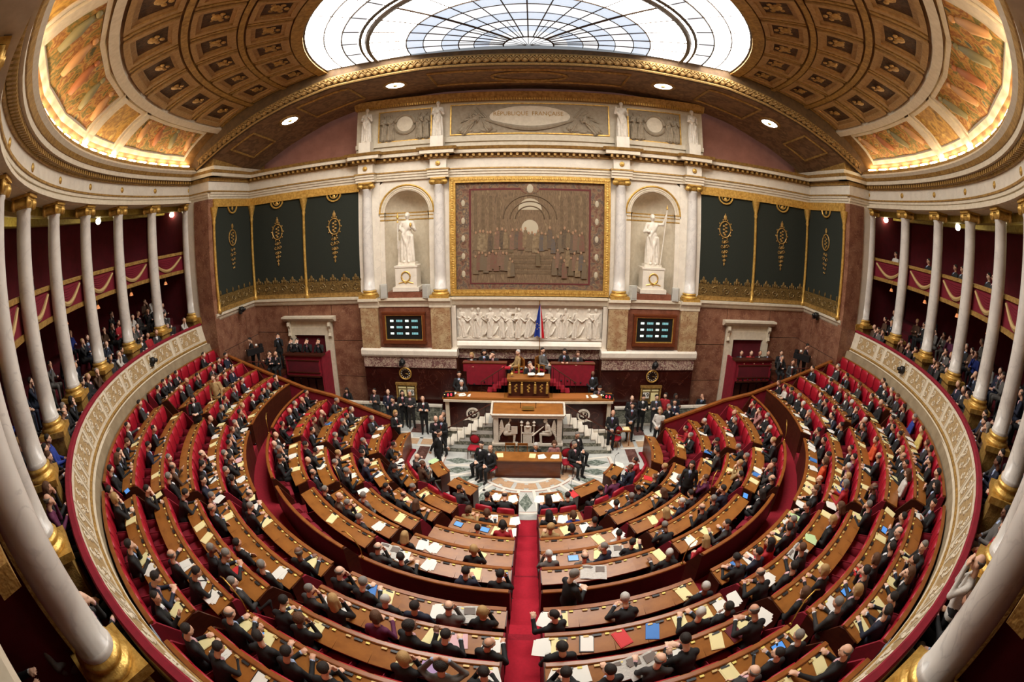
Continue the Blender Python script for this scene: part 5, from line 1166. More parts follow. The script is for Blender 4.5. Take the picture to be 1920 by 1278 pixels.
# ---- door-side press boxes
for s in (-1, 1):
    nm = 'left' if s < 0 else 'right'; X = lambda a, b: sorted((s*a, s*b))
    t = thing('press_box', 'tall crimson panelled press box before the %s door' % nm, 'box', (0, -1.0, 0), group='press boxes')
    q = MB(); q.b2(*X(9.7, 11.75), -.05, .05, 2.25, 3.25); q.obj('front_panel', velvet, t)
    q = MB(); q.b2(*X(9.85, 11.6), -.07, -.05, 2.45, 3.0); q.obj('inset_panel', wallred, t)
    q = MB()
    for z0, z1 in ((2.4, 2.45), (3.0, 3.05), (2.2, 2.27)): q.b2(*X(9.8, 11.65), -.09, -.05, z0, z1)
    q.obj('wood_moulding', woodd, t)
    q = MB(); q.b2(*X(9.62, 9.72), -.05, 1.1, 0, 3.25); q.obj('side_panel', velvet, t)
    q = MB(); q.b2(*X(9.66, 9.71), -.04, 1.0, .0, 3.2); q.obj('post', woodd, t)
    q = MB(); q.b2(*X(9.58, 11.85), -.14, .3, 3.25, 3.32); q.obj('ledge', woodd, t)
    q = MB(); q.b2(*X(9.72, 11.75), .1, 1.05, 2.1, 2.2); q.obj('deck', woodd, t)
    for i in range(4): q = MB(); a, b = X(9.9+.45*i, 10.25+.45*i); q.b2(a, b, .3, .36, 0, 2.0); q.obj('door_leaf', woodd, t)
    # platform for the television camera
    t = thing('camera_platform', 'dark platform for a television camera in the %s corner' % nm, 'platform', (0, -1.6, 0), group='camera platforms')
    q = MB(); q.b2(*X(11.85, 14.0), -.9, 1.6, 2.3, 2.45); q.obj('deck', woodd, t); q = MB(); q.b2(*X(11.9, 14.0), -.85, 1.55, 0, 2.3); q.obj('support', wallred, t)
    q = MB()
    for x in (12.2, 12.7, 13.2): q.tube([(s*x, -.8, 2.45), (s*x, -.8, 3.3)], .02, 5)
    q.tube([(s*12.15, -.8, 3.3), (s*13.25, -.8, 3.3)], .022, 5); q.obj('guard_rail', mat('rust_rail', srgb(90, 34, 26), .5), t)
# ---- sloping side parapets of the seating
for s in (-1, 1):
    nm = 'left' if s < 0 else 'right'
    t = thing('seating_parapet', 'sloping crimson parapet with wooden handrail closing the %s seats' % nm, 'parapet', (0, YR+.08, 0), group='side parapets')
    pr = [(5.55, 1.42), (8.15, 2.3), (9.45, 2.55), (13.9, 3.95)]
    for i in range(3):
        (x0, z0), (x1, z1) = pr[i], pr[i+1]
        q = MB(); q.ys([(s*x0, 0), (s*x1, 0), (s*x1, z1-.06), (s*x0, z0-.06)], -.05, .05); q.obj('red_panel', velvet, t)
        q = MB(); q.ys([(s*x0, z0-.06), (s*x1, z1-.06), (s*x1, z1+.02), (s*x0, z0+.02)], -.09, .09); q.obj('handrail', woodt, t)
    q = MB(); q.b2(*sorted((s*5.43, s*5.57)), -.08, .08, 0, 1.4); q.obj('newel', woodd, t)
    q = MB(); q.b2(*sorted((s*5.57, s*9.4)), .05, .1, 0, .5); q.obj('skirting', woodd, t)
# ================================================================ BENCHES: seats, backs and desks, one bench per block and row
LOWER = [None, 23.0, 47.3, 69.3]; UPPER = [None, 20.6, 42.0, 68.3]; GAP = .26
BLOCKS = {}                                        # (row, side, block) -> (phi lo, phi hi) of the seats
def span(row, r, s, b):
    cut = LOWER if row < 6 else UPPER
    lo = math.degrees(math.asin((.42 if s > 0 else .24)/r)) if b == 0 else cut[b]+math.degrees(GAP/r)
    hi = cut[b+1]-math.degrees(GAP/r) if b < 3 else endphi(r)-math.degrees(.12/r)
    return lo, hi
SEATW = .55
bk = MB(); 
def pad(q, x0, x1, pts, m=0):
    """rounded upholstered pad: (y, z) outline along x with crowned ends"""
    n = len(pts); cy = sum(p[0] for p in pts)/n; cz = sum(p[1] for p in pts)/n; vs = []
    for x, k in ((x0, .72), (x0+.03, .97), ((x0+x1)/2, 1.0), (x1-.03, .97), (x1, .72)): vs += [(x, cy+(y-cy)*k, cz+(z-cz)*k) for y, z in pts]
    fs = [(i*n+j, i*n+(j+1) % n, (i+1)*n+(j+1) % n, (i+1)*n+j) for i in range(4) for j in range(n)]+[tuple(range(n))[::-1], tuple(4*n+j for j in range(n))]
    q.add(vs, fs, m)
h = SEATW/2-.015
q = MB(); pad(q, -h, h, [(.0, .52), (.07, .5), (.1, .62), (.085, .95), (.06, 1.08), (.02, 1.1), (-.02, 1.05)]); BACK_ME = q.mesh('backrest', leather, True)
q = MB(); pad(q, -h, h, [(.06, .36), (.5, .36), (.53, .4), (.52, .46), (.4, .485), (.1, .46), (.05, .42)]); SEAT_ME = q.mesh('seat_cushion', velvet, True)
q = MB(); pad(q, -.022, .022, [(.0, .3), (.4, .32), (.44, .5), (.36, .63), (.1, .68), (.0, .66)]); ARM_ME = q.mesh('armrest', velvet, True)
q = MB(); q.b2(-h-.01, h+.01, -.36, -.02, -.015, .015); DESK_W = SEATW
def deskboard(w_, dp):
    key = (round(w_, 2), round(dp, 2))
    if key not in DESKC:
        q = MB(); hw = w_/2-.004
        q.add([(-hw, -.03, -.03), (hw, -.03, -.03), (hw, -dp, -.115), (-hw, -dp, -.115), (-hw, -.03, .0), (hw, -.03, .0), (hw, -dp, -.085), (-hw, -dp, -.085)], [(0, 1, 2, 3), (7, 6, 5, 4), (0, 4, 5, 1), (1, 5, 6, 2), (2, 6, 7, 3), (3, 7, 4, 0)])
        DESKC[key] = q.mesh('desk_board', wood)
    return DESKC[key]
DESKC = {}
platem = mat('brass_plate', srgb(186, 156, 96), .5, .2); ylw = mat('yellow_card', srgb(226, 206, 110), .7)
BN = ['beside central stair', 'second from stair', 'third from stair', 'against side parapet']
def make_bench(row, s, b):
    """bench whose back stands at ROWS[row][1]; its desk serves the row behind"""
    r = ROWS[row][1]; f = rowfloor(row); top = zb(r); last = row == 10
    lo, hi = span(row, r, s, b)
    if row == 0 and b == 3: return
    a0, a1 = sorted((s*lo, s*hi)); sd = 'left' if s < 0 else 'right'
    kind = 'tall backed' if row == 5 else ('wall side' if last else 'curved')
    t = thing('bench', '%s red bench, %s row from well, %s block %s' % (kind, ordn(row+1), sd, BN[b]), 'bench', P(r, (a0+a1)/2, f), R((a0+a1)/2), 'curved deputies benches')
    M = t.matrix_basis.inverted()
    def add(q, name, mm, smooth=False):
        q.v = [tuple(M @ Vector(v)) for v in q.v]; return q.obj(name, mm, t, smooth)
    n_ = max(2, int((hi-lo)/3+.5))
    fo = f if last else (1.62 if row == 5 else rowfloor(row+1))
    q = MB(); q.arc(r-.035, r+.02, min(f, fo)-.02, top-.03, a0, a1, n=n_); add(q, 'back_panel', woodd)
    q = MB(); q.sweep([(r-.055, top-.035), (r+.045, top-.035), (r+.045, top), (r+.03, top+.012), (r-.04, top+.012), (r-.055, top)], a0, a1, n=n_); add(q, 'top_rail', woodt)
    for a in (a0, a1):
        da = math.degrees(.025/r); e = MB(); e.sweep([(r-.42, f), (r+.02, f), (r+.02, top-.04), (r-.1, top-.06), (r-.42, f+.62)], a-da, a+da, n=1); add(e, 'end_panel', velvet if row % 2 == 0 else woodd)
    L = R(hi-lo)*(r-.3); n = max(1, int(L/SEATW)); st_ = (a1-a0)/n; BLOCKS[(row, s, b)] = (a0, a1, n)
    for i in range(n):
        a = a0+st_*(i+.5); p = M @ Vector(P(r-.03, a, f)); rz = R(a)-t.rotation_euler[2]
        link('backrest', BACK_ME, t, p, rz); link('seat_cushion', SEAT_ME, t, p, rz)
        p2 = M @ Vector(P(r-.03, a0+st_*i, f)); link('armrest', ARM_ME, t, p2, R(a0+st_*i)-t.rotation_euler[2])
    if not last and row != 5: desk(t, add, r, s, b, row, top)
def desk(t, add, r, s, b, row, top, dp=.37):
    M = t.matrix_basis.inverted(); lo, hi = span(row, r+.2, s, b); a0, a1 = sorted((s*lo, s*hi)); L = R(hi-lo)*(r+.2); n = max(1, int(L/.56)); st_ = (a1-a0)/n; w_ = L/n
    me = deskboard(w_*(r+.36)/(r+.2), dp+.03)
    for i in range(n):
        a = a0+st_*(i+.5); link('desk_board', me, t, M @ Vector(P(r+.01, a, top-.02)), R(a)-t.rotation_euler[2])
    fit = MB(); nn = max(2, int((hi-lo)/3+.5))
    for i in range(n):
        a = a0+st_*(i+.5)
        for k, (du, dr, sx, sy, sz, mi) in enumerate(((-.16, .08, .09, .04, .02, 0), (.02, .08, .15, .045, .012, 1), (.19, .08, .07, .04, .008, 2))):
            c = P(r+dr, a+math.degrees(du/r), top-.02-.23*(dr-.03)+.018); fit.box(c, (sx, sy, sz), mi, R(a))
    stuff(add(fit, 'desk_fittings', [platem, black, ylw]))
    q = MB(); q.arc(r+.02, r+dp-.03, top-.2, top-.12, a0, a1, n=nn); add(q, 'desk_shelf', woodd)
    for a in (a0, a1):
        da = math.degrees(.02/r); e = MB(); e.sweep([(r+.02, top-.78), (r+dp-.02, top-.78), (r+dp-.02, top-.12), (r+.02, top-.03)], a-da, a+da, n=1); add(e, 'desk_end', woodd)
def make_desk(r, row, s, b, lab):
    """free-standing desk in front of a first row"""
    lo, hi = span(row, r, s, b); a0, a1 = sorted((s*lo, s*hi)); z1 = rowfloor(row)+.83
    t = thing('front_desk', lab, 'desk', P(r, (a0+a1)/2, rowfloor(row)), R((a0+a1)/2), 'front row desks'); M = t.matrix_basis.inverted()
    def add(q, name, mm, smooth=False):
        q.v = [tuple(M @ Vector(v)) for v in q.v]; return q.obj(name, mm, t, smooth)
    n_ = max(2, int((hi-lo)/3+.5)); z0 = 0 if r < 5 else (1.6 if r > 9 else rowfloor(row)-.3)
    q = MB(); q.arc(r-.03, r+.02, z0, z1-.03, a0, a1, n=n_); add(q, 'front_panel', maho if r < 5 else woodd)
    q = MB(); q.sweep([(r-.05, z1-.035), (r+.045, z1-.035), (r+.045, z1), (r-.05, z1)], a0, a1, n=n_); add(q, 'top_rail', woodt)
    desk(t, add, r, s, b, row, z1)
for s in (-1, 1):
    sd = 'left' if s < 0 else 'right'
    for b in range(4):
        for row in range(11): make_bench(row, s, b)
        if b < 3: make_desk(3.42, 0, s, b, 'free standing mahogany desk facing the well, %s block %s' % (sd, BN[b]))
        else: make_desk(4.8, 1, s, b, 'free standing mahogany desk at the foot of the %s side parapet block' % sd)
        make_desk(10.2, 6, s, b, 'long desk edging the curved walkway, %s upper block %s' % (sd, BN[b]))
# brass bow handrails at the aisle ends
hm = MB(); hm.tube([(0, 0, 0), (0, 0, .25), (.02, -.1, .5), (.02, -.3, .62), (0, -.45, .55)], .014, 6); hm.ball((0, 0, 0), .035, 0, 6, 5); hmm = hm.mesh('bow_handrail', brass, True)
for s, a, r, lab in ((-1, -20.8, 9.5, 'left lower aisle by the tall bench'), (1, 20.8, 9.5, 'right lower aisle by the tall bench'), (-1, -19.7, 12.75, 'left upper aisle'), (1, 19.7, 12.75, 'right upper aisle'), (-1, -46, 7.5, 'second left aisle'), (1, 46, 7.5, 'second right aisle'), (-1, -68, 9.5, 'third left aisle by the tall bench'), (1, 68, 9.5, 'third right aisle by the tall bench')):
    o = link('bow_handrail', hmm, None, P(r, a, zb(r)+.01), R(a)+s*1.57); tag(o, 'curved brass bow handrail at the '+lab, 'handrail', 'brass bow handrails')
# ================================================================ PEOPLE
skins = [mat('skin_%d' % i, srgb(*c), .55) for i, c in enumerate(((222, 176, 148), (212, 164, 136), (228, 186, 160), (202, 152, 124), (124, 84, 64)))]
CLO = {'k': ('black suit', (24, 24, 26)), 'n': ('navy suit', (28, 34, 54)), 'c': ('charcoal suit', (52, 50, 50)), 'g': ('grey suit', (104, 100, 96)), 't': ('tan jacket', (178, 148, 100)), 'r': ('red jacket', (170, 30, 40)), 'o': ('orange jacket', (214, 84, 40)),
       'b': ('blue jacket', (40, 62, 150)), 'w': ('white top', (214, 208, 200)), 'p': ('purple jacket', (98, 36, 72)), 'm': ('brown jacket', (84, 58, 40)), 'y': ('yellow top', (212, 190, 110)), 's': ('pale striped jacket', (176, 120, 116))}
clom = {k: mat('cloth_'+k, srgb(*v[1]), .8, noise=(40, tuple(x*.8 for x in srgb(*v[1])), 1)) for k, v in CLO.items()}
HAI = {'d': ('dark-haired', (34, 26, 22)), 'g': ('grey-haired', (128, 122, 116)), 'w': ('white-haired', (196, 192, 186)), 'l': ('blonde', (176, 140, 90)), 'r': ('brown-haired', (92, 60, 38)), 'b': ('balding', (100, 90, 82))}
haim = {k: mat('hair_'+k, srgb(*v[1]), .7, bump=(120, .5)) for k, v in HAI.items()}
shirts = [mat('shirt_white', srgb(226, 226, 228), .7), mat('shirt_blue', srgb(164, 182, 214), .7), mat('shirt_pink', srgb(214, 170, 176), .7)]
ties = [mat('tie_%d' % i, srgb(*c), .6) for i, c in enumerate(((40, 44, 80), (130, 30, 40), (60, 60, 66), (90, 60, 110), (150, 90, 100), (30, 30, 34)))]
shoem = mat('black_shoe', srgb(18, 16, 16), .35); eyem = mat('dark_eye', srgb(30, 22, 20), .4); trou = mat('dark_trousers', srgb(26, 26, 30), .8)
slots = [skins[0], clom['k'], shirts[0], ties[0], trou, shoem, eyem]
POSES = {}; POSEKW = {}
def mkpose(key, vox=.0145, **k):
    POSEKW[key] = (k, 1); POSEKW[key+'_m'] = (k, -1)
    o, hc, ti, tu = body(**k); V, F, fm = sdf_mesh(o, vox, .03)
    POSES[key] = (np_mesh('person_body', V, F, fm, slots), tuple(hc), ti, tu)
    Vm = V.copy(); Vm[:, 0] *= -1; POSES[key+'_m'] = (np_mesh('person_body', Vm, F[:, ::-1].copy(), fm, slots), (-hc[0], hc[1], hc[2]), ti, -tu)
mkpose('desk', pose='desk', lean=.14, tilt=-.3); mkpose('desk2', pose='desk', lean=.06, tilt=-.05, hturn=.5, turn=.15); mkpose('chin', pose='chin', lean=.18, tilt=-.1, hturn=-.25); mkpose('fold', pose='fold', lean=-.06, tilt=0)
mkpose('lap', pose='lap', lean=-.1, tilt=-.1, hturn=.3); mkpose('reach', pose='reach', lean=.1, tilt=-.1, hturn=.3, turn=.2); mkpose('write', pose='write', lean=.38, tilt=-.5); mkpose('gesture', pose='gesture', lean=.12, turn=-.45, hturn=-.4, tilt=-.05)
mkpose('wlap', pose='lap', lean=.0, tilt=-.3, female=True); mkpose('wdesk', pose='desk', lean=.16, tilt=-.25, hturn=-.3, female=True); mkpose('wchin', pose='chin', lean=.15, hturn=.3, female=True); mkpose('headup', pose='head_up', lean=.12, tilt=-.2)
STP = {}
mkpose('s_fold', pose='fold', lean=-.03, stand=True, hturn=.2); mkpose('s_clasp', pose='clasp', lean=0, stand=True, tilt=-.1); mkpose('s_sides', pose='sides', lean=0, stand=True, hturn=-.3); mkpose('s_walk', pose='swing', lean=.12, stand=True, stride=1.0, tilt=-.1)
mkpose('s_hold', pose='hold', lean=.03, stand=True, tilt=-.3); mkpose('s_face', pose='face', lean=.06, stand=True)
HAIRM = {}
for kd in ('short', 'bald', 'curly', 'long', 'bob'):
    V, F, fm = sdf_mesh(hair_prims(kd), .008, .03, hair_disp(kd)); HAIRM[kd] = np_mesh('hair', V, F, fm, [haim['d']])
prn = random.Random(11); NP_ = [0]
QUEUE = []
def person(loc, rz, pose, hair, cloth, label, group, style=None, scale=1.0, tr=None):
    QUEUE.append((tuple(loc), rz, pose, hair, cloth, label, group, style, scale, tr))
def make_person(loc, rz, pose, hair, cloth, label, group, style=None, scale=1.0, tr=None):
    me, hc, ti, tu = POSES[pose]; o = link('person', me, None, loc, rz, (scale, scale, scale)); tag(o, label, 'person', group)
    ms = [prn.choice(skins[:4]) if prn.random() < .95 else skins[4], clom[cloth], prn.choice(shirts) if cloth in 'kncgm' else clom[cloth], prn.choice(ties) if cloth in 'kncg' else clom[cloth], tr or (clom[cloth] if cloth in 'kncg' else trou), shoem, eyem]
    for i, mm in enumerate(ms):
        if i in (4, 5, 6) and mm is slots[i]: continue
        o.material_slots[i].link = 'OBJECT'; o.material_slots[i].material = mm
    st_ = 'bald' if hair == 'b' else (style or 'short')
    h_ = link('hair', HAIRM[st_], o, hc); h_.rotation_euler = (ti, 0, tu); h_.material_slots[0].link = 'OBJECT'; h_.material_slots[0].material = haim[hair]
    NP_[0] += 1; return o
def ldesc(hair, cloth, style):
    wom = style in ('long', 'bob'); return '%s %s in %s' % (HAI[hair][0], 'woman' if wom else 'man', CLO[cloth][0])
# ---- deputies: head positions read from the photograph as (x, y, hair, clothes, style); tiles give offset and scale
T = {'l': (480, 860, 520/1590), 'k6': (300, 1000, 420/1920), 'c5': (0, 760, 480/1184), 'k4': (160, 640, 380/1920), 'k1': (480, 700, 380/1920), 'k2': (640, 880, 360/1917), 'k3': (1120, 700, 380/1920), 'r': (960, 860, 520/1590), 'r5': (1440, 760, 480/1184), 'k5': (1450, 640, 400/1920)}
D = {'k1': '''110 145 gk;100 225 dk;60 295 dk;295 155 dk;525 240 dk;720 230 gc;370 345 gk;415 305 bk;355 415 bk;640 400 bm;575 470 rml;845 370 gc;810 435 dk;770 505 gc;1090 455 gc;260 585 bk;250 650 bc;520 600 dk;765 650 gc;490 735 dk;495 805 dk;990 675 gk;760 800 lkl;1000 770 dk;1270 710 dk;1245 800 dk;800 850 gk;620 870 bk;1060 890 bn;1300 905 dk;1455 745 dk;1490 785 bc;1565 850 rml;695 1000 bk;920 1035 gk;1180 1055 dk;1480 1060 gk;1290 1145 bk;1080 1195 gg;570 1160 gk;795 1230 bm;280 850 dkl;1520 1260 rkl;30 540 dk;20 650 gk''',
'k2': '''755 365 rkl;285 530 gc;580 660 lkl;1420 235 dc;1520 325 dk;1670 330 bk;1255 360 lkb;1450 460 rkb;1645 450 dwb;1165 490 rtb;1410 570 dk;1610 590 drb;415 765 bc;590 870 dk;1305 870 lkb;1275 1080 dn;1620 1065 dk''',
'l': '''405 290 gk;270 570 bk;110 600 gk;0 520 dk;495 665 bk;565 745 gk;670 790 wk;265 705 gc;415 815 lkl;600 845 dn;770 945 rpb;975 885 bg;1235 920 lkb;1345 890 dk;880 1035 dkc;1095 1060 dk;1355 1110 bk;320 935 rkc;160 940 dk;25 835 gc;100 1060 dk;1155 1230 dgc;1330 1255 dk;880 1255 lkb;435 1250 dk''',
'k6': '''795 130 gk;130 210 bk;545 265 gk;670 395 gk;300 450 dk;605 670 bk;305 760 dk;705 880 dk;60 1130 dk''',
'k4': '''1150 190 dkl;1290 240 dk;1360 200 dn;1225 290 dc;1380 300 dn;1320 340 dk;1210 350 rt;1080 370 dk;1000 405 bc;905 350 dk;915 455 bk;780 395 dk;740 460 dk;670 520 dkl;550 640 dc;1480 405 dk;1370 495 dc;1275 565 dc;1460 635 lrb;1205 685 gk;1130 795 bk;1365 765 gc;1720 450 gk;1715 530 dk;1675 605 dk;1590 785 dk;1555 905 rn;1520 1020 dk;1570 1050 dk;1900 450 rk;640 880 dkb;310 860 dc;555 1040 dn;280 1000 rk;255 1105 dk;440 1100 rkl;780 1130 gk;965 1115 bk;1255 1095 gk;1540 1150 dk;1500 1230 gk''',
'c5': '''950 95 bk;455 285 dk;487 290 rk;580 300 dc;905 300 dk;860 330 bm;785 360 gk;1015 290 dk;1015 385 dn;1030 435 gk;1055 500 bk;1155 395 bk;1160 440 gk;730 415 dk;810 445 dk;470 395 dk;480 460 lkb;625 705 dk;810 705 bk;715 885 dn;600 915 dk;535 205 rk''',
'k3': '''875 535 drl;920 590 gk;1070 485 wk;1285 490 gk;1320 450 bk;1580 440 gk;1560 570 wk;1655 670 lkb;1580 180 rk;1650 270 dk;1725 100 dwb;1830 165 dk;1890 215 gk;1735 360 dsb;1880 440 gc;1180 710 dkl;1155 775 dc;1315 705 gk;1310 775 gk;1535 890 dk;1570 940 bc;1380 870 ltb;1275 910 dk;1255 1065 dn;1445 1075 bk;845 925 gk;635 930 lkc;470 800 drb;400 920 rnb;240 1050 dpl;95 1050 dkl;5 1090 bk;405 1060 rk;645 1070 gk;310 1130 dk;225 1170 gc;440 1175 dn;640 1175 rcl;915 1095 rpb;880 1200 dc;1045 1190 gk;1430 1165 dkl;1300 1230 bk;755 1260 wn;325 1230 rkl''',
'r': '''175 240 dnl;268 240 dk;345 225 gk;190 335 dkl;300 330 rbb;410 305 bk;440 365 dk;215 415 ltc;320 405 dkb;620 225 gc;945 285 wn;860 350 lrl;610 440 dw;390 540 bg;175 590 wg;215 640 dn;545 605 gn;655 575 dk;640 505 bk;770 440 gk;945 530 wk;1205 400 dc;1100 460 lrl;1175 715 wk;590 865 wk;230 955 dk;255 1090 dk;830 1225 bc;1045 940 wk;1185 890 dk;1310 810 bk;1010 1190 dk;1405 975 bk;1440 1110 dk;1560 890 rkb;1560 1050 gk;1345 565 dn;1395 515 drl;1555 410 gc;1560 565 rk;1455 630 dk;1580 730 dk;1425 60 dc;280 1270 dk;540 1265 dk''',
'r5': '''120 65 gk;300 45 dnb;255 135 dc;345 75 dn;370 105 dk;455 105 wc;415 60 rk;550 80 dk;590 160 dk;610 130 dk;380 225 dk;325 315 wc;310 355 lbb;180 210 dkl;195 285 rob;140 300 dk;180 360 bk;555 260 bk;580 305 dk;645 330 rwl;425 420 bk;545 430 gk;800 345 dk;660 85 gb;820 460 dk;715 410 dkl;665 530 dc;615 620 bk;660 770 dn;790 700 gk;765 780 rkl;520 860 dc;485 945 dk;360 890 lkb;380 800 rkb;425 745 dk;255 790 lkb;155 800 rk;70 580 gk;130 485 dk;215 525 dk;265 440 rk;280 490 rsl;350 555 lkb;90 705 dk;80 960 rkb;100 1090 bc;230 1040 gc;365 1215 bk;670 1000 dn''',
'k5': '''365 290 dk;560 295 gc;690 350 dk;740 430 rc;975 410 dk;1025 450 dk;1090 510 gg;575 470 gk;480 400 dk;1160 590 rc;1205 610 dc;1255 740 gbb;625 545 rc;680 575 wc;1000 615 bk;910 560 dk;425 540 dcl;455 600 dc;290 590 wk;550 640 dnl;635 720 dk;760 690 lkb;860 720 dk;830 780 wc;670 800 dk;1025 750 dk;1085 870 rk;1140 830 dk;1380 840 ryl;1425 950 rc;1450 1030 dn;1505 1100 dk;965 930 rob;1030 1070 bk;700 1000 dk;750 1085 dp;745 1150 rbb;765 1220 grb;440 840 gcl;300 960 dkl;195 690 gc;1155 1060 lkb;1185 1120 bk;1220 1195 rwb;1075 1165 dk;1510 1215 dk'''}
def headpoint(px, py):
    """where the sight line meets the heads of a seated row: 0.4 m above the bench rails, then snapped to a seat row"""
    d = ray(px, py); a, b = 1.0, 40.0
    fz = lambda t: (lambda X: X[2]-(zb(math.hypot(X[0], X[1]-YB))+.02))(CAM+d*t)
    for _ in range(50):
        c = (a+b)/2
        if fz(c) > 0: a = c
        else: b = c
    X = CAM+d*a; return math.hypot(X[0], X[1]-YB), math.degrees(math.atan2(X[0], -(X[1]-YB)))
found = []
for tl, txt in D.items():
    ox, oy, sc_ = T[tl]
    for it in txt.split(';'):
        x, y, c = it.split(); px, py = ox+float(x)*sc_, oy+float(y)*sc_
        if any(math.hypot(px-q[0], py-q[1]) < 9 for q in found): continue
        found.append((px, py, c))
seats = {}
for px, py, c in found:
    r, ph = headpoint(px, py); best = None
    row = min(range(11), key=lambda i: abs(ROWS[i][1]-.34-r)); s = 1 if ph > 0 else -1
    for b in range(4):
        if (row, s, b) not in BLOCKS: continue
        a0, a1, n = BLOCKS[(row, s, b)]; st_ = (a1-a0)/n
        for i in range(n):
            dd_ = abs(a0+st_*(i+.5)-ph)
            if (row, s, b, i) not in seats and (best is None or dd_ < best[0]): best = (dd_, (row, s, b, i), a0+st_*(i+.5))
    if best is None or best[0]*math.pi/180*r > 1.2: continue
    seats[best[1]] = (best[2], c, ph)
men = ['desk', 'desk2', 'chin', 'fold', 'lap', 'reach', 'write', 'gesture', 'desk_m', 'desk2_m', 'chin_m', 'fold_m', 'lap_m', 'gesture_m', 'write_m', 'desk', 'chin']
women = ['wlap', 'wdesk', 'wchin', 'wdesk_m', 'wlap_m', 'wchin_m']
order = {}
for (row, s, b, i) in sorted(seats): order.setdefault((row, s, b), []).append(i)
SB = ['inner block', 'second block', 'third block', 'parapet block']
STY = {'l': 'long', 'b': 'bob', 'c': 'curly'}
OCC = {}
for key, (a, c, ph) in seats.items():
    row, s, b, i = key; style = STY.get(c[2]) if len(c) > 2 else None
    lst = order[(row, s, b)]; lst = lst if s > 0 else lst[::-1]; k = lst.index(i)+1
    r = ROWS[row][1]-.30; sd = 'left' if s < 0 else 'right'
    lab = '%s, %s row, %s %s, %s person from centre' % (ldesc(c[0], c[1], style), ordn(row+1), sd, SB[b], ordn(k))
    turn = max(-.35, min(.35, -R(a)*.12))+prn.uniform(-.18, .18)
    pose = prn.choice(women if style in ('long', 'bob') else men)
    if c == 'dgc': pose = 'headup'
    st_ = (BLOCKS[(row, s, b)][1]-BLOCKS[(row, s, b)][0])/BLOCKS[(row, s, b)][2]
    aa = a+max(-.3, min(.3, (ph-a)/max(st_, 1e-6)))*st_*.6
    person(P(r, aa, rowfloor(row)+.0), R(aa)+turn, pose, c[0], c[1], lab, 'seated deputies', style, prn.uniform(.95, 1.03)); OCC[key] = (aa, c)
# ---- people in the well and on the rostrum: (photo head x, y in the 640-1340 / 560-980 tile, standing plane y, ...)
def pt(x, y, Y):
    d = ray(640+x*.36458, 560+y*.36458); t = (Y-CAM[1])/d[1]; X = CAM+d*t; return X
def stand(x, y, z0, face, pose, hair, cloth, label, style=None, head=1.62, seat=False):
    """place a person so that the head appears at tile pixel (x, y) with feet at height z0"""
    d = ray(640+x*.36458, 560+y*.36458); t = (z0+head-CAM[2])/d[2]; X = CAM+d*t
    return person((X[0], X[1], z0), R(face), pose, hair, cloth, label, 'people in the well', style)
W = stand
FR = 180   # facing the camera
W(170, 478, 0, 170, 's_fold', 'd', 'c', 'man in dark suit with folded arms standing far left by the wall')
W(240, 482, 0, 190, 's_clasp', 'b', 'n', 'balding man in navy suit and blue tie standing left of the calendar board')
W(266, 522, 0, 165, 's_sides', 'd', 'k', 'dark-haired man in black suit and tie standing before the left board')
W(313, 488, 0, 200, 's_fold', 'd', 'k', 'long-haired woman in black with folded arms at the left calendar board', 'long')
W(352, 492, 0, 195, 's_hold', 'b', 'c', 'man in grey suit clutching a buff folder by the left calendar board')
W(418, 518, 0, 195, 's_fold_m', 'b', 'k', 'bald usher in black tailcoat standing alone left of the counter')
W(275, 590, 0, 230, 's_hold', 'l', 'k', 'blonde woman in black holding a maroon folder at the left parapet foot', 'bob')
W(484, 618, 0, 200, 's_hold', 'b', 'k', 'bald usher in black, nearer left of a pair reading together')
W(517, 616, 0, 160, 's_hold_m', 'b', 'k', 'bald usher in black reading a card beside the left stair')
W(490, 690, 0, 255, 's_walk', 'd', 'k', 'dark-haired man in black suit striding across the left of the well')
W(530, 580, 0, 180, 'chin', 'g', 'k', 'man in black sitting at the left end of the counter', head=1.22)
W(30, 465, 0, 190, 'wdesk', 'd', 'k', 'dark-haired woman in black writing by the left door jamb', 'long', head=1.22)
W(1397, 590, 0, 175, 's_clasp', 'b', 'k', 'bald usher in black with hands behind standing right of the stair')
W(1495, 515, 0, 170, 's_clasp', 'b', 'k', 'bald man in black standing back right of the counter')
W(1497, 552, 0, 165, 's_clasp_m', 'd', 'k', 'usher with chain of office standing right of the counter')
W(1552, 508, 0, 185, 's_hold', 'd', 'k', 'dark-haired usher in black holding a paper before the right board')
W(1622, 510, 0, 180, 's_fold', 'd', 'c', 'man in dark suit and blue tie standing right of the right calendar board')
W(1640, 580, 0, 150, 's_clasp', 'l', 'w', 'blonde woman in cream jacket and black trousers standing at the right', 'bob')
W(1668, 500, 0, 150, 's_sides', 'd', 'r', 'woman in red jumper standing behind the right hand group', 'bob')
W(1720, 505, 0, 190, 's_fold', 'd', 'k', 'dark-haired woman in black at the back of the right hand group', 'bob')
W(1715, 535, 0, 170, 's_fold_m', 'd', 'n', 'man in navy suit standing foremost of the right hand group')
W(1683, 558, 0, 200, 's_sides_m', 'g', 'k', 'grey-haired man in dark suit half hidden in the right hand group')
W(1855, 495, 0, 160, 'chin_m', 'b', 'k', 'bald man in dark suit leaning by the right door jamb', head=1.22)
W(716, 752, 0, 150, 'lap', 'd', 'k', 'usher in black with glasses sitting left of the table, farther one', head=1.22)
W(762, 772, 0, 148, 'lap', 'b', 'k', 'bald usher in black sitting left of the table, nearer one', head=1.22)
W(1218, 702, 0, 220, 'lap_m', 'g', 'k', 'grey-haired usher sitting sideways on the right, behind another', head=1.22)
W(1203, 752, 0, 212, 'lap', 'g', 'k', 'grey-haired usher in black sitting right of the table', head=1.22)
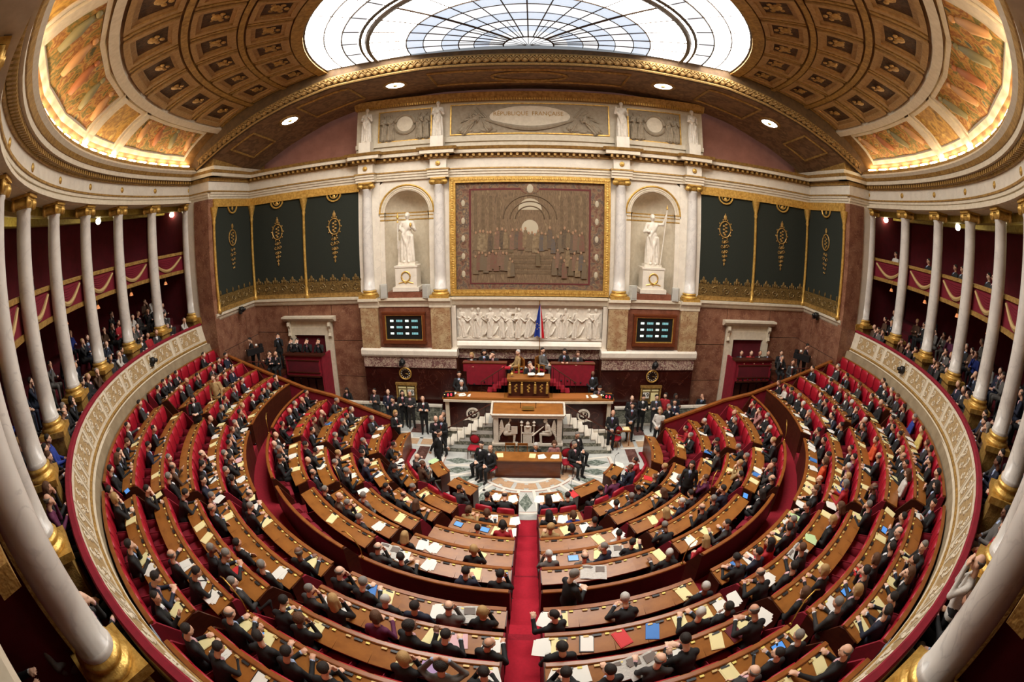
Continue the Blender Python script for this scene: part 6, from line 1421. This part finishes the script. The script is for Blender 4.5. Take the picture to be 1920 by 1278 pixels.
def seat_at(x, y, Y, z, face, pose, hair, cloth, label, style=None):
    X = pt(x, y, Y); return person((X[0], Y, X[2]-1.235), R(face), pose, hair, cloth, label, 'people on the rostrum', style)
seat_at(1000, 745, -4.36, 0, 180, 'wdesk', 'w', 'k', 'white-haired woman in black writing at the stenographers table', 'bob')
seat_at(1096, 742, -4.36, 0, 180, 'wlap', 'r', 's', 'auburn-haired woman in pink checked jacket at the stenographers table', 'bob')
seat_at(967, 330, -1.55, 2.55, 190, 'chin_m', 'g', 'k', 'grey-haired man presiding at the high centre desk, chin on hand')
seat_at(733, 272, -.62, 2.22, 200, 'wlap', 'd', 'k', 'long-haired woman in black in the left officials box', 'long')
seat_at(785, 278, -.62, 2.22, 165, 'chin', 'd', 'k', 'dark-haired man in black suit in the left officials box')
seat_at(672, 284, -.62, 2.2, 180, 'wdesk', 'l', 'k', 'fair woman at the end of the left officials box', 'bob')
seat_at(903, 275, -.55, 2.5, 110, 'lap', 'w', 't', 'white-haired man in tan jacket seated left behind the president')
seat_at(1040, 265, -.55, 2.55, 235, 'lap_m', 'd', 'g', 'man in grey suit and blue shirt seated right behind the president')
seat_at(1147, 265, -.62, 2.24, 180, 'wdesk', 'd', 'k', 'dark-haired woman with pale green scarf in the right officials box', 'bob')
seat_at(1215, 276, -.62, 2.2, 180, 'wdesk_m', 'r', 'c', 'brown-haired woman in grey at the end of the right officials box', 'bob')
seat_at(605, 388, -1.3, 1.62, 180, 'lap', 'd', 'k', 'dark-haired clerk in black behind the left of the counter')
seat_at(620, 425, -1.62, 1.42, 180, 'desk', 'w', 'k', 'white-haired secretary in black writing at the left of the counter')
seat_at(1325, 440, -1.62, 1.42, 180, 'write', 'd', 'c', 'secretary in dark suit bent over papers at the right of the counter')
X = pt(1293, 382, -1.1); person((X[0], -1.1, X[2]-1.66*.95), R(180), 's_clasp', 'b', 'k', 'bald clerk in black standing behind the right of the counter', 'people on the rostrum', None, .95)
# ---- press boxes, cameramen
def pbox(px, py, Y, z, pose, hair, cloth, label, style=None, face=180):
    d = ray(px, py); t = (Y-CAM[1])/d[1]; X = CAM+d*t; return person((X[0], Y, z), R(face), pose, hair, cloth, label, 'people at the press boxes', style)
for i, (x, y) in enumerate(((546, 634), (558, 645), (577, 650), (598, 646))): pbox(x, y, -.55, 2.2, 's_face', 'd', 'k', 'photographer in black in the left press box, %s from the left' % ordn(i+1), None, 195)
pbox(521, 630, -.6, 2.45, 's_face', 'd', 'k', 'tall photographer in black standing against the left marble wall', None, 210)
for i, (x, y) in enumerate(((506, 655), (518, 654), (509, 674))): pbox(x, y, -1.6, 2.3, 'chin' if i == 0 else 'gesture', 'd', 'k', 'photographer in black crouched left of the left press box, %s of three' % ordn(i+1), None, 200)
for i, (x, y, c, st_) in enumerate(((1390, 655, 'k', None), (1408, 657, 'r', 'bob'), (1424, 660, 'k', None), (1440, 655, 'k', None), (1464, 657, 'k', None))): pbox(x, y, -.55, 2.3, 'desk', 'd', c, '%s seated in the right press box, %s from the left' % ('woman in red' if c == 'r' else 'person in dark suit', ordn(i+1)), st_, 170)
pbox(1466, 665, -1.7, 2.4, 'chin', 'g', 'k', 'man in suit sitting at the end of the right press box', None, 165)
pbox(1486, 682, -2.2, 2.3, 'wlap', 'd', 'c', 'woman in dark clothes seated below the right press box', 'bob', 165)
for s, nm in ((-1, 'left'), (1, 'right')):
    person((s*13.5, -1.5, 2.47), R(180+s*40), 's_hold', 'd', 'k', 'cameraman in black standing behind the television camera on the %s' % nm, 'television cameramen')
    t = thing('television_camera', 'large black television camera on a pedestal in the %s corner' % nm, 'camera', (s*12.95, -1.75, 2.45), R(180+s*35))
    q = MB(); q.b2(-.11, .11, -.3, .25, 1.1, 1.36); q.obj('camera_body', black, t); q = MB(); q.b2(-.13, .13, .25, .62, 1.08, 1.38); q.obj('lens_hood', black, t)
    q = MB(); q.lathe([(.07, .62), (.09, .64), (0, .64)], 12, (0, 0, 1.22), 0, 'y'); q.obj('lens', scr, t)
    for k in range(3): q = MB(); a = 2.1*k; q.tube([(0, 0, .85), (.35*math.cos(a), .35*math.sin(a), 0)], .03, 6); q.obj('tripod_leg', black, t)
    q = MB(); q.lathe([(.06, .8), (.08, .95), (.1, 1.1)], 10); q.obj('pan_head', black, t); q = MB(); q.b2(-.09, .09, -.28, -.1, 1.36, 1.52); q.obj('viewfinder', black, t); q = MB(); q.ball((0, .05, 1.5), .07, 0, 8, 6); q.obj('tally_light', paper, t)
# standing deputies in the seating
def standing(px, py, face, pose, hair, cloth, lab, style=None):
    d = ray(px, py); a, b = 1.0, 40.0
    fz = lambda t: (lambda X: X[2]-(zb(math.hypot(X[0], X[1]-YB))-.82+1.62))(CAM+d*t)
    for _ in range(50):
        c = (a+b)/2
        if fz(c) > 0: a = c
        else: b = c
    X = CAM+d*a; r = math.hypot(X[0], X[1]-YB); row = min(range(11), key=lambda i: abs(ROWS[i][1]-.3-r)) ; r2 = r
    fl_ = 1.62 if 9.45 < r2 < 10.25 else rowfloor(min(range(11), key=lambda i: abs((ROWS[i][0]+ROWS[i][1])/2-r2)))
    person((X[0], X[1], fl_), R(face), pose, hair, cloth, lab, 'standing deputies', style)
standing(1073, 1068, 300, 's_hold', 'g', 'k', 'grey-haired man in black standing in the walkway right of the central stair')
standing(361, 745, 220, 's_hold', 'd', 'k', 'dark-haired woman standing with papers among the far left upper rows', 'long')
standing(400, 709, 200, 's_sides', 'r', 't', 'man in tan jacket and red tie half standing in the far left upper rows')
standing(1297, 872, 160, 's_sides', 'd', 'k', 'long-haired woman in black standing in a right hand aisle', 'long')
# ---- public gallery: the nearest spectators one by one, the dim crowd further back as one mass
gm_ = ['lap', 'fold', 'desk', 'chin', 'wlap', 'wdesk', 'lap_m', 'chin_m', 'wchin']
for s in (-1, 1):
    sd = 'left' if s < 0 else 'right'
    for ri, (r, z, step, dens) in enumerate(((15.64, 4.62, 1.95, .95), (16.4, 5.0, 1.95, .9), (17.15, 5.35, 2.0, .8), (17.9, 5.7, 2.1, .5))):
        a = 90.5; k = 0
        while a > 16:
            a -= step*prn.uniform(.9, 1.15)
            if prn.random() > dens: continue
            if (ri == 0 and min(abs(a-c) for c in COLA) < 1.9) or (ri == 1 and min(abs(a-c) for c in COLA) < 2.0): continue
            k += 1
            cl_ = prn.choice('kkkkkkkccccnnngggmmwrbp'); hr_ = prn.choice('ddddggrrlb'); st_ = prn.choice([None, None, None, 'long', 'bob'])
            lab = '%s in %s, %s gallery %s row, %s from the damask wall' % ('spectator', CLO[cl_][0], sd, ['front', 'second', 'third', 'back'][ri], ordn(k))
            person(P(r, s*a, z, YC), R(s*a)+prn.uniform(-.4, .4), prn.choice(gm_), hr_, cl_, lab, 'gallery spectators', st_ if hr_ != 'b' else None, .97)
    for a in ((88, 79, 71.5, 69.5, 62, 60.5) if s > 0 else (60, 52)):
        person(P(16.6, s*a, 8.0, YC), R(s*a), 'fold', 'd', prn.choice('kcw'), 'spectator in the upper gallery', 'gallery spectators')
person(P(15.4, 20.6, 4.5, YC), R(24), 's_face', 'b', 'w', 'photographer in white jacket standing at the right gallery parapet', 'gallery spectators', None, 1.0)
# ---- the 300 figures that show largest are objects of their own, the small rest one mass
def score(q):
    d = math.dist(q[0], CAM.tolist()); return (1 if q[6] in ('people in the well', 'people on the rostrum', 'standing deputies', 'television cameramen') else 0, 1/d)
QUEUE.sort(key=score, reverse=True)
for q in QUEUE[:300]: make_person(*q)
VV = []; FF = []; MM = []; base = 0; cm = []; cidx = {}; LOW = {}
def cmi(m_):
    if m_.name not in cidx: cidx[m_.name] = len(cm); cm.append(m_)
    return cidx[m_.name]
def low(key, bald, vx):
    if (key, bald, vx) not in LOW:
        kw, mir = POSEKW[key]; o, hc, ti, tu = body(**kw)
        o = [p for p in o if not (p[0] == 'c' and max(p[3], p[4]) < .0115)]+([] if bald else [E((hc[0], hc[1]-.028, hc[2]+.05), (.085, .098, .078), 7)])
        V, F, fm = sdf_mesh(o, vx, .04)
        if mir < 0: V = V*np.array([-1, 1, 1]); F = F[:, ::-1].copy()
        LOW[(key, bald, vx)] = (V, F, fm)
    return LOW[(key, bald, vx)]
for loc, rz, key, hr_, cl_, lab, grp, st_, sc_, tr in QUEUE[300:]:
    V, F, fm = low(key, hr_ == 'b', .034 if grp == 'gallery spectators' else .026); c, s_ = math.cos(rz), math.sin(rz)
    V2 = np.stack([loc[0]+(V[:, 0]*c-V[:, 1]*s_)*sc_, loc[1]+(V[:, 0]*s_+V[:, 1]*c)*sc_, loc[2]+V[:, 2]*sc_], 1)
    mp_ = np.array([cmi(prn.choice(skins[:4])), cmi(clom[cl_]), cmi(prn.choice(shirts) if cl_ in 'kncg' else clom[cl_]), cmi(prn.choice(ties) if cl_ in 'kncg' else clom[cl_]), cmi(clom[cl_] if cl_ in 'kncg' else trou), cmi(shoem), cmi(haim[hr_]), cmi(haim[hr_])])
    VV.append(V2); FF.append(F+base); MM.append(mp_[fm]); base += len(V)
co = link('seated_crowd', np_mesh('seated_crowd', np.concatenate(VV), np.concatenate(FF), np.concatenate(MM), cm)); stuff(tag(co, 'mass of small seated figures in the far upper rows and galleries', 'crowd'))
print('PERSONS', NP_[0], 'seated', len(seats), 'crowd', len(QUEUE)-300, 'crowd quads', sum(len(f) for f in FF))
# ================================================================ SMALL THINGS
# ---- chairs in the well
cushion = mat('chair_velvet', srgb(170, 16, 40), .8)
def chair():
    t = thing('chair', 'x', 'chair', (0, 0, 0), 0, 'red chairs in the well')
    q = MB(); pad(q, -.22, .22, [(-.2, .4), (.2, .4), (.22, .44), (.2, .48), (-.2, .48), (-.22, .44)]); q.obj('seat', cushion, t, True)
    q = MB(); q.lathe([(.2, -.03), (.22, 0), (.2, .03)], 20, (0, -.21, .74), 0, 'y'); q.obj('back_frame', woodd, t, True)
    q = MB(); q.lathe([(0, -.035), (.15, -.03), (.19, -.012), (.19, .012), (.15, .03), (0, .035)], 20, (0, -.21, .74), 0, 'y'); q.obj('backrest', cushion, t, True)
    for x in (-.19, .19):
        for y in (-.18, .18): q = MB(); q.tube([(x, y, .42), (x*1.05, y*1.15, 0)], [.022, .014], 6); q.obj('leg', woodd, t)
        q = MB(); q.tube([(x*.8, -.2, .42), (x*.7, -.21, .58)], .016, 6); q.obj('back_post', woodd, t)
    return t
ch0 = None
def place_chair(x, y, rz, lab):
    global ch0
    if ch0 is None: ch0 = chair(); c = ch0
    else: c = copy_tree(ch0)
    c['label'] = lab; c.location = (x, y, 0); c.rotation_euler = (0, 0, rz)
for q in list(QUEUE):
    if q[6] == 'people in the well' and not q[2].startswith('s_'):
        place_chair(q[0][0], q[0][1], q[1], 'red velvet chair under '+q[5].split(' sitting')[0].split(' writing')[0].split(' leaning')[0].split(' at the')[0])
def floorpt(px, py):
    d = ray(px, py); t = -CAM[2]/d[2]; X = CAM+d*t; return X[0], X[1]
for px, py, rz, lab in ((889, 857, 3.0, 'empty red round-backed chair left of the seated ushers'), (1063, 884, 3.3, 'empty red round-backed chair right of the stenographers table'), (1152, 838, 2.6, 'red chair tucked behind the small table on the right'), (836, 815, 3.4, 'red chair standing behind the reading ushers')):
    x, y = floorpt(px, py); place_chair(x, y, rz, lab)
for x, lab in ((-.66, 'empty wooden chair behind the stenographers table, outer one'), (-.18, 'empty wooden chair behind the stenographers table, nearer the writers')):
    t = thing('wooden_chair', lab, 'chair', (x, -4.3, 0), math.pi, 'plain wooden chairs')
    q = MB(); q.b2(-.2, .2, -.2, .2, .42, .46); q.obj('seat', wood, t); q = MB(); q.b2(-.2, .2, -.22, -.19, .76, .86); q.obj('backrest', wood, t)
    for a in (-.18, .18):
        for b in (-.2, .18): q = MB(); q.b2(a-.018, a+.018, b-.018, b+.018, 0, .84 if b < 0 else .42); q.obj('leg', wood, t)
x, y = floorpt(1165, 832)
t = thing('side_table', 'small wooden table with papers beside the right usher', 'table', (x, y, 0))
q = MB(); q.b2(-.32, .32, -.22, .22, .68, .73); q.obj('table_top', wood, t)
for a in (-.28, .28):
    for b in (-.18, .18): q = MB(); q.b2(a-.02, a+.02, b-.02, b+.02, 0, .68); q.obj('leg', wood, t)
TBL = (x, y)
# ---- papers, folders, newspapers and tablets
newsp = mat('newsprint', srgb(214, 210, 202), .85, noise=(22, srgb(176, 172, 166), 1, (1, 4, 1)))
scrb = mat('tablet_screen', srgb(60, 120, 200), .3, emit=(.12, .35, .8), es=.7)
pcol = {'w': ('white paper sheets', paper), 'y': ('cream paper folder', yellow), 'r': ('red folder', mat('red_card', srgb(206, 44, 48), .6)), 'b': ('blue folder', mat('blue_card', srgb(70, 130, 206), .6)), 'm': ('maroon folder', mat('maroon_card', srgb(100, 26, 36), .6)), 'o': ('orange folder', mat('orange_card', srgb(226, 100, 40), .6)), 'g': ('green-tinted paper', mat('green_paper', srgb(196, 226, 170), .8)), 'p': ('pink paper', mat('pink_paper', srgb(226, 184, 190), .8)), 'v': ('violet dossier', mat('violet_card', srgb(186, 156, 200), .7)), 'B': ('black and white folder', black)}
pm_ = {}
def paper_mesh(k):
    if k in pm_: return pm_[k]
    q = MB()
    if k == 'N':
        vs = []
        for i in range(9):
            for j in range(4): vs.append((-.29+.58*i/8, -.19+.38*j/3, .012+.02*math.sin(i*math.pi/4)**2))
        q.add(vs, [(i*4+j, (i+1)*4+j, (i+1)*4+j+1, i*4+j+1) for i in range(8) for j in range(3)]); q.add([(x, y, z-.008) for x, y, z in vs], [(i*4+j, i*4+j+1, (i+1)*4+j+1, (i+1)*4+j) for i in range(8) for j in range(3)])
        q.b2(.04, .24, .0, .15, .03, .036, 1); q.b2(-.24, -.05, .1, .16, .03, .036, 1); pm_[k] = q.mesh('newspaper', [newsp, mat('news_picture', srgb(120, 110, 104), .85)])
    elif k == 't':
        q.b2(-.13, .13, -.09, .09, 0, .012, 0); q.b2(-.115, .115, -.075, .075, .012, .014, 1); pm_[k] = q.mesh('tablet_computer', [black, scrb])
    else:
        mm = pcol[k][1]
        if k in 'yrbmoB': q.b2(-.12, .12, -.165, .165, 0, .012, 0); q.b2(-.1, .11, -.15, .155, .012, .016, 1); pm_[k] = q.mesh('folder', [mm, mm if k != 'B' else paper])
        else: q.b2(-.105, .105, -.148, .148, 0, .006); q.box((.03, .02, .008), (.21, .297, .005), 0, .15); q.box((-.05, -.03, .0115), (.21, .297, .004), 0, -.12); pm_[k] = q.mesh('paper_stack', mm)
    return pm_[k]
NM = {'N': 'newspaper', 't': 'tablet_computer'}
ITEMS = []
def desk_r(row): return 3.42 if row == 0 else (ROWS[row][0])
def put(row, phi, k, rot=None, dr=None):
    rd = desk_r(row); dr = dr if dr is not None else .22; top = (rowfloor(row)+.83 if row in (0, 6) else zb(rd))-.02; z = top-(dr-.03)*.23+.006
    r = rd+dr
    if any(i[0] == row and abs(i[1]-phi)*math.pi/180*r < .2 for i in ITEMS): return
    ITEMS.append((row, phi, k, rot if rot is not None else prn.uniform(-.35, .35), P(r, phi, z)))
PIX = {'l': '957 485 w;1025 503 w;887 530 w;985 608 w;1285 550 y;1415 660 t;1255 655 y;1060 855 w;1195 860 N;1010 1015 y;1170 1030 p;1355 1050 w;865 1140 y;1005 1185 v;1345 1235 w;400 935 y;290 885 y;215 845 y;590 290 y;740 370 w;855 325 y;995 195 y;380 565 y;190 630 w;775 515 N;650 180 w;705 85 w;470 330 y;680 735 b;780 765 y;505 835 w;440 810 w;70 225 y;820 1130 b;1320 390 t;1190 350 t;1465 410 w;1385 400 y;1410 240 w;1490 245 w;1380 315 w;1490 335 w;1050 60 g',
       'r': '200 915 w;280 905 y;175 1075 w;265 1045 y;430 1055 B;630 1015 r;790 960 b;940 905 y;965 750 y;840 540 y;490 530 y;580 525 N;470 645 N;225 570 B;345 550 t;590 410 w;475 437 y;865 290 y;780 335 y;925 235 y;575 250 w;790 105 r;930 90 w;640 45 w;620 75 w;1110 410 y;1020 460 w;1085 860 y;1170 815 w;1245 780 w;1270 985 m;1320 945 y;1415 875 w;1170 1030 y;930 1110 w;1240 1210 y;650 1180 N;745 1150 N;395 1230 w;935 1180 o;1510 1060 t;1265 600 b;1310 550 w;1455 420 y;1580 255 w;1540 315 g;1500 355 w;270 1235 w;580 1200 y;690 470 y;1415 655 w;1300 205 t;140 240 w;220 240 w;320 235 r;300 395 y;400 370 w;210 325 w;280 325 w;340 315 y;180 325 o',
       'k6': '110 270 w;220 620 y;560 1000 w;40 1030 y;200 1150 w;380 270 y;460 390 w;520 510 w;740 300 r;1110 300 y;870 1240 B;500 940 t;600 540 t;870 840 t;900 910 y;800 900 w;760 760 y',
       'k4': '870 720 y;1150 1165 w;1190 1095 w;1410 1160 y;1225 890 w;1215 965 y;1500 830 w;1390 660 y;1430 615 w;1330 610 y;1760 755 y;1715 885 y;1670 1150 p;1290 780 y;1230 575 y;1500 360 w;1580 480 w;620 1250 y;460 960 y',
       'k1': '510 385 r;455 495 r;145 450 y;690 470 b;715 500 w;945 525 y;1150 590 w;1200 520 w;1000 435 y;395 685 y;400 780 w;420 900 y;645 705 w;650 760 y;890 790 y;905 880 o;1150 850 y;1180 930 w;955 965 w;1350 820 w;1390 875 w;1610 790 o;1680 920 y;1360 685 y;330 240 y;115 1180 y;50 1010 w;80 580 y;1640 1130 y;1430 1190 y;690 880 w',
       'k3': '1505 340 w;1740 560 w;1770 600 w;980 565 w;1200 520 r;1210 580 w;780 680 y;1005 830 y;1030 740 b;490 985 r;730 960 o;700 990 w;290 825 w;255 875 w;220 935 w;1210 915 y;1490 720 y;1350 1140 t;1480 910 w;1490 950 b;1450 1010 y;710 1200 y;140 1230 w;545 1130 y;1780 525 y;1840 1060 y;1850 840 b;1860 910 w;1800 1230 w',
       'k5': '325 370 w;480 325 w;580 415 w;390 445 w;920 500 y;690 490 y;1075 650 w;870 710 y;790 590 y;450 690 w;460 715 y;525 800 w;560 865 y;805 920 y;985 845 y;970 790 w;1020 895 y;1075 1020 y;875 1130 w;640 1150 y;635 1220 y;410 1220 y;1240 860 w;1255 910 w;1290 975 y;1380 1200 y;345 920 w;390 950 w;100 785 y;205 660 w;1120 1215 y;170 1070 b',
       'r5': '90 455 N;55 500 g;30 530 w;205 470 w;185 505 y;155 550 b;130 600 g;85 665 N;205 735 y;370 765 r;320 840 t;260 900 w;100 1030 y;30 1105 t;225 1180 y;435 1250 w;345 455 w;330 500 y;470 505 y;615 485 y;610 570 t;590 610 y;525 805 y;575 800 w;700 805 y;640 940 y;590 1055 y;405 975 w;780 500 w;740 700 y;65 1275 y;110 375 y;230 335 y;230 385 y;355 300 y;350 370 y;475 285 y;480 370 y',
       'c5': '700 320 y;545 385 t;540 480 w;540 525 y;690 410 y;965 425 w;990 510 y;850 555 y;890 610 y;745 695 y;755 745 w;945 740 y;985 810 w;1020 870 w;860 925 y;780 1150 y;850 1215 w;960 270 w;955 335 w;990 140 w;1110 430 w;1110 470 w;1165 540 y;1150 750 r;1085 275 y;675 935 y'}
for tl, txt in PIX.items():
    ox, oy, sc_ = T[tl]
    for it in txt.split(';'):
        x, y, k = it.split(); d = ray(ox+float(x)*sc_, oy+float(y)*sc_); a, b = 1.0, 40.0
        for _ in range(50):
            c = (a+b)/2; X = CAM+d*c
            if X[2]-(zb(math.hypot(X[0], X[1]-YB)-.15)-.04) > 0: a = c
            else: b = c
        X = CAM+d*a; r = math.hypot(X[0], X[1]-YB); ph = math.degrees(math.atan2(X[0], -(X[1]-YB)))
        row = min(range(11), key=lambda i: abs(desk_r(i)+.2-r))
        if row == 0 and abs(ph) > 68: continue
        put(row, ph, k)
cnt_ = {}
for row, ph, k, rot, loc in sorted(ITEMS, key=lambda i: (i[0], abs(i[1]))):
    s = 1 if ph > 0 else -1; kk = (row, s); cnt_[kk] = cnt_.get(kk, 0)+1
    nm = NM.get(k) or ('folder' if k in 'yrbmoB' else 'paper_stack'); ds = 'open newspaper' if k == 'N' else ('lit tablet' if k == 't' else pcol[k][0])
    o = link(nm, paper_mesh(k), None, loc); o.rotation_euler = Matrix.Rotation(R(ph), 3, 'Z').__matmul__(Matrix.Rotation(.226, 3, 'X')).__matmul__(Matrix.Rotation(rot, 3, 'Z')).to_euler()
    tag(o, '%s on %s row desk, %s half, %s desk item from centre' % (ds, ordn(row+1), 'left' if s < 0 else 'right', ordn(cnt_[kk])), 'newspaper' if k == 'N' else ('tablet' if k == 't' else 'papers'), 'papers and tablets on the desks')
def lay(k, x, y, z, rz, lab):
    o = link(NM.get(k) or ('folder' if k in 'yrbmoB' else 'paper_stack'), paper_mesh(k), None, (x, y, z), rz); tag(o, lab, 'papers', 'papers in the well')
lay('y', -1.0, -4.9, .746, .1, 'cream folder on the left end of the stenographers table'); lay('y', .2, -4.9, .746, -.1, 'cream folder at the middle of the stenographers table'); lay('w', .55, -4.95, .746, .2, 'white sheets before the white-haired stenographer'); lay('w', 1.05, -4.95, .746, -.2, 'white sheets before the stenographer in pink')
lay('w', TBL[0]-.12, TBL[1], .731, .1, 'white sheets on the small side table'); lay('y', TBL[0]+.15, TBL[1], .731, 0, 'cream folder on the small side table')
for s in (-1, 1):
    sd = 'left' if s < 0 else 'right'
    lay('w', s*2.75, -2.1, 2.031, .3, 'white papers in front of the %s secretary on the counter' % sd); lay('w', s*2.35, -2.15, 2.031, -.1, 'white papers on the counter inside the %s secretary' % sd); lay('w', s*3.2, -1.95, 2.031, 1.2, 'white papers at the far %s end of the counter' % sd)
lay('w', .12, -2.0, 2.961, .1, 'white papers on the presidents desk, centre'); lay('w', .5, -2.0, 2.961, -.2, 'white papers on the presidents desk, right')
lay('w', -.25, -.45, 2.721, .2, 'white papers on the clerks table, left'); lay('w', .25, -.45, 2.721, -.2, 'white papers on the clerks table, right')
t = thing('desk_bell', 'gold hand bell on the left of the presidents desk', 'bell', (-.68, -2.1, 2.96))
q = MB(); q.lathe([(.08, 0), (.075, .03), (.045, .09), (.0, .1)], 12); q.obj('bell', gold, t, True); q = MB(); q.lathe([(.012, .1), (.02, .14), (.0, .2)], 8); q.obj('handle', gold, t, True)
t = thing('red_case', 'red leather case at the head of the left president stair', 'case', (-.95, -1.6, 2.66)); q = MB(); q.b2(-.18, .18, -.12, .12, .4, .46); q.obj('case_body', cushion, t); q = MB(); q.b2(-.03, .03, -.03, .03, 0, .4); q.obj('stand', woodd, t)
for x, lab in ((-.42, 'left'), (.42, 'right')):
    t = thing('gilt_candlestick', 'gilt turned finial on the %s of the presidents chair' % lab, 'finial', (x, -1.35, 2.05)); q = MB(); q.lathe([(.05, 0), (.04, .6), (.05, .9), (.03, .95), (.06, 1.05), (.0, 1.15)], 10); q.obj('shaft', gold, t, True)
# ---- remote cameras
def ptz(x, y, z, rz, lab):
    t = thing('remote_camera', lab, 'camera', (x, y, z), rz, 'remote cameras'); q = MB(); q.b2(-.05, .05, -.02, .1, -.06, .3); q.obj('bracket', black, t)
    q = MB(); q.ball((0, -.12, .18), (.15, .14, .15), 0, 10, 7); q.obj('camera_body', black, t, True); q = MB(); q.lathe([(.0, -.36), (.07, -.36), (.08, -.2)], 12, (.0, 0, .2), 0, 'y'); q.obj('lens', black, t, True); q = MB(); q.b2(-.16, -.06, -.2, -.02, .0, .12); q.obj('motor', black, t)
ptz(-5.75, -.5, 2.75, .3, 'small black remote camera on the breccia band above the left clock'); ptz(5.75, -.5, 2.75, -.3, 'small black remote camera on the breccia band above the right clock')
ptz(-13.85, -1.6, 5.5, 1.3, 'black remote camera on the left damask return wall'); ptz(13.85, -1.6, 5.5, -1.3, 'black remote camera on the right damask return wall')
for s in (-1, 1): p = P(14.95, s*74, 4.85, YC); ptz(p[0], p[1], p[2], R(s*74)+math.pi, 'black remote camera clamped to the %s gallery parapet' % ('left' if s < 0 else 'right'))
# ---- gallery lamps
for s in (-1, 1):
    sd = 'left' if s < 0 else 'right'
    for k in range(7):
        a = s*(87-9.7*k); p = P(16.2, a, 7.55, YC)
        t = thing('gallery_lamp', 'small orange shaded lamp under the upper %s gallery, %s bay' % (sd, ordn(k+1)), 'lamp', p, R(a), 'orange gallery lamps')
        q = MB(); q.lathe([(.1, 0), (.05, .13), (.0, .14)], 10); q.obj('lamp_shade', shade, t, True); q = MB(); q.tube([(0, 0, .13), (0, 0, .32)], .01, 5); q.obj('stem', brass, t); q = MB(); q.ball((0, 0, .02), .03, 0, 6, 5); q.obj('bulb', lampm, t)
    for k in range(5):
        a = s*(87-19.4*k+9.7*.5); p = P(16.9, a, 10.78, YC)
        t = thing('globe_lamp', 'glowing round ceiling lamp behind the %s capitals, %s from the damask wall' % (sd, ordn(k+1)), 'lamp', p, 0, 'gallery globe lamps')
        q = MB(); q.ball((0, 0, 0), .13, 0, 10, 8); q.obj('globe', mat('globe_glow', (1, .95, .7), .5, emit=(1, .88, .55), es=22), t, True); q = MB(); q.lathe([(.05, .1), (.06, .34)], 8); q.obj('stem', brass, t)
# ---- desk microphones in the front row
for i, (px, py, lab) in enumerate(((953, 908, 'left of the well centre'), (1041, 928, 'right of the well centre'), (1112, 899, 'on the second right desk'), (712, 870, 'on the second left desk'))):
    X = floorpt(px, py); r = math.hypot(X[0], X[1]-YB); ph = math.degrees(math.atan2(X[0], -(X[1]-YB))); p = P(3.5, ph, .82)
    t = thing('desk_microphone', 'thin gooseneck microphone %s' % lab, 'microphone', p, R(ph)); q = MB(); q.tube([(0, 0, 0), (0, .02, .25), (0, .0, .4), (0, -.08, .5)], .008, 5); q.obj('gooseneck', black, t); q = MB(); q.ball((0, -.1, .52), (.022, .03, .022), 0, 6, 5); q.obj('capsule', black, t); q = MB(); q.lathe([(.05, 0), (.05, .02), (0, .025)], 10); q.obj('base', black, t)
# ---- armchairs for the two officials behind the president
for q in QUEUE:
    if 'behind the president' in q[5]:
        t = thing('armchair', 'wooden armchair of the official seated %s behind the president' % ('left' if q[0][0] < 0 else 'right'), 'chair', q[0], q[1], 'rostrum armchairs')
        c = MB(); c.b2(-.26, .26, -.24, .26, .38, .44); c.obj('seat', cushion, t); c = MB(); c.b2(-.26, .26, -.28, -.22, .44, .95); c.obj('backrest', wood, t)
        for a in (-.25, .25):
            c = MB(); c.b2(a-.03, a+.03, -.24, .24, .62, .66); c.obj('armrest', wood, t)
            for b in (-.22, .22): c = MB(); c.b2(a-.022, a+.022, b-.022, b+.022, 0, .62); c.obj('leg', wood, t)
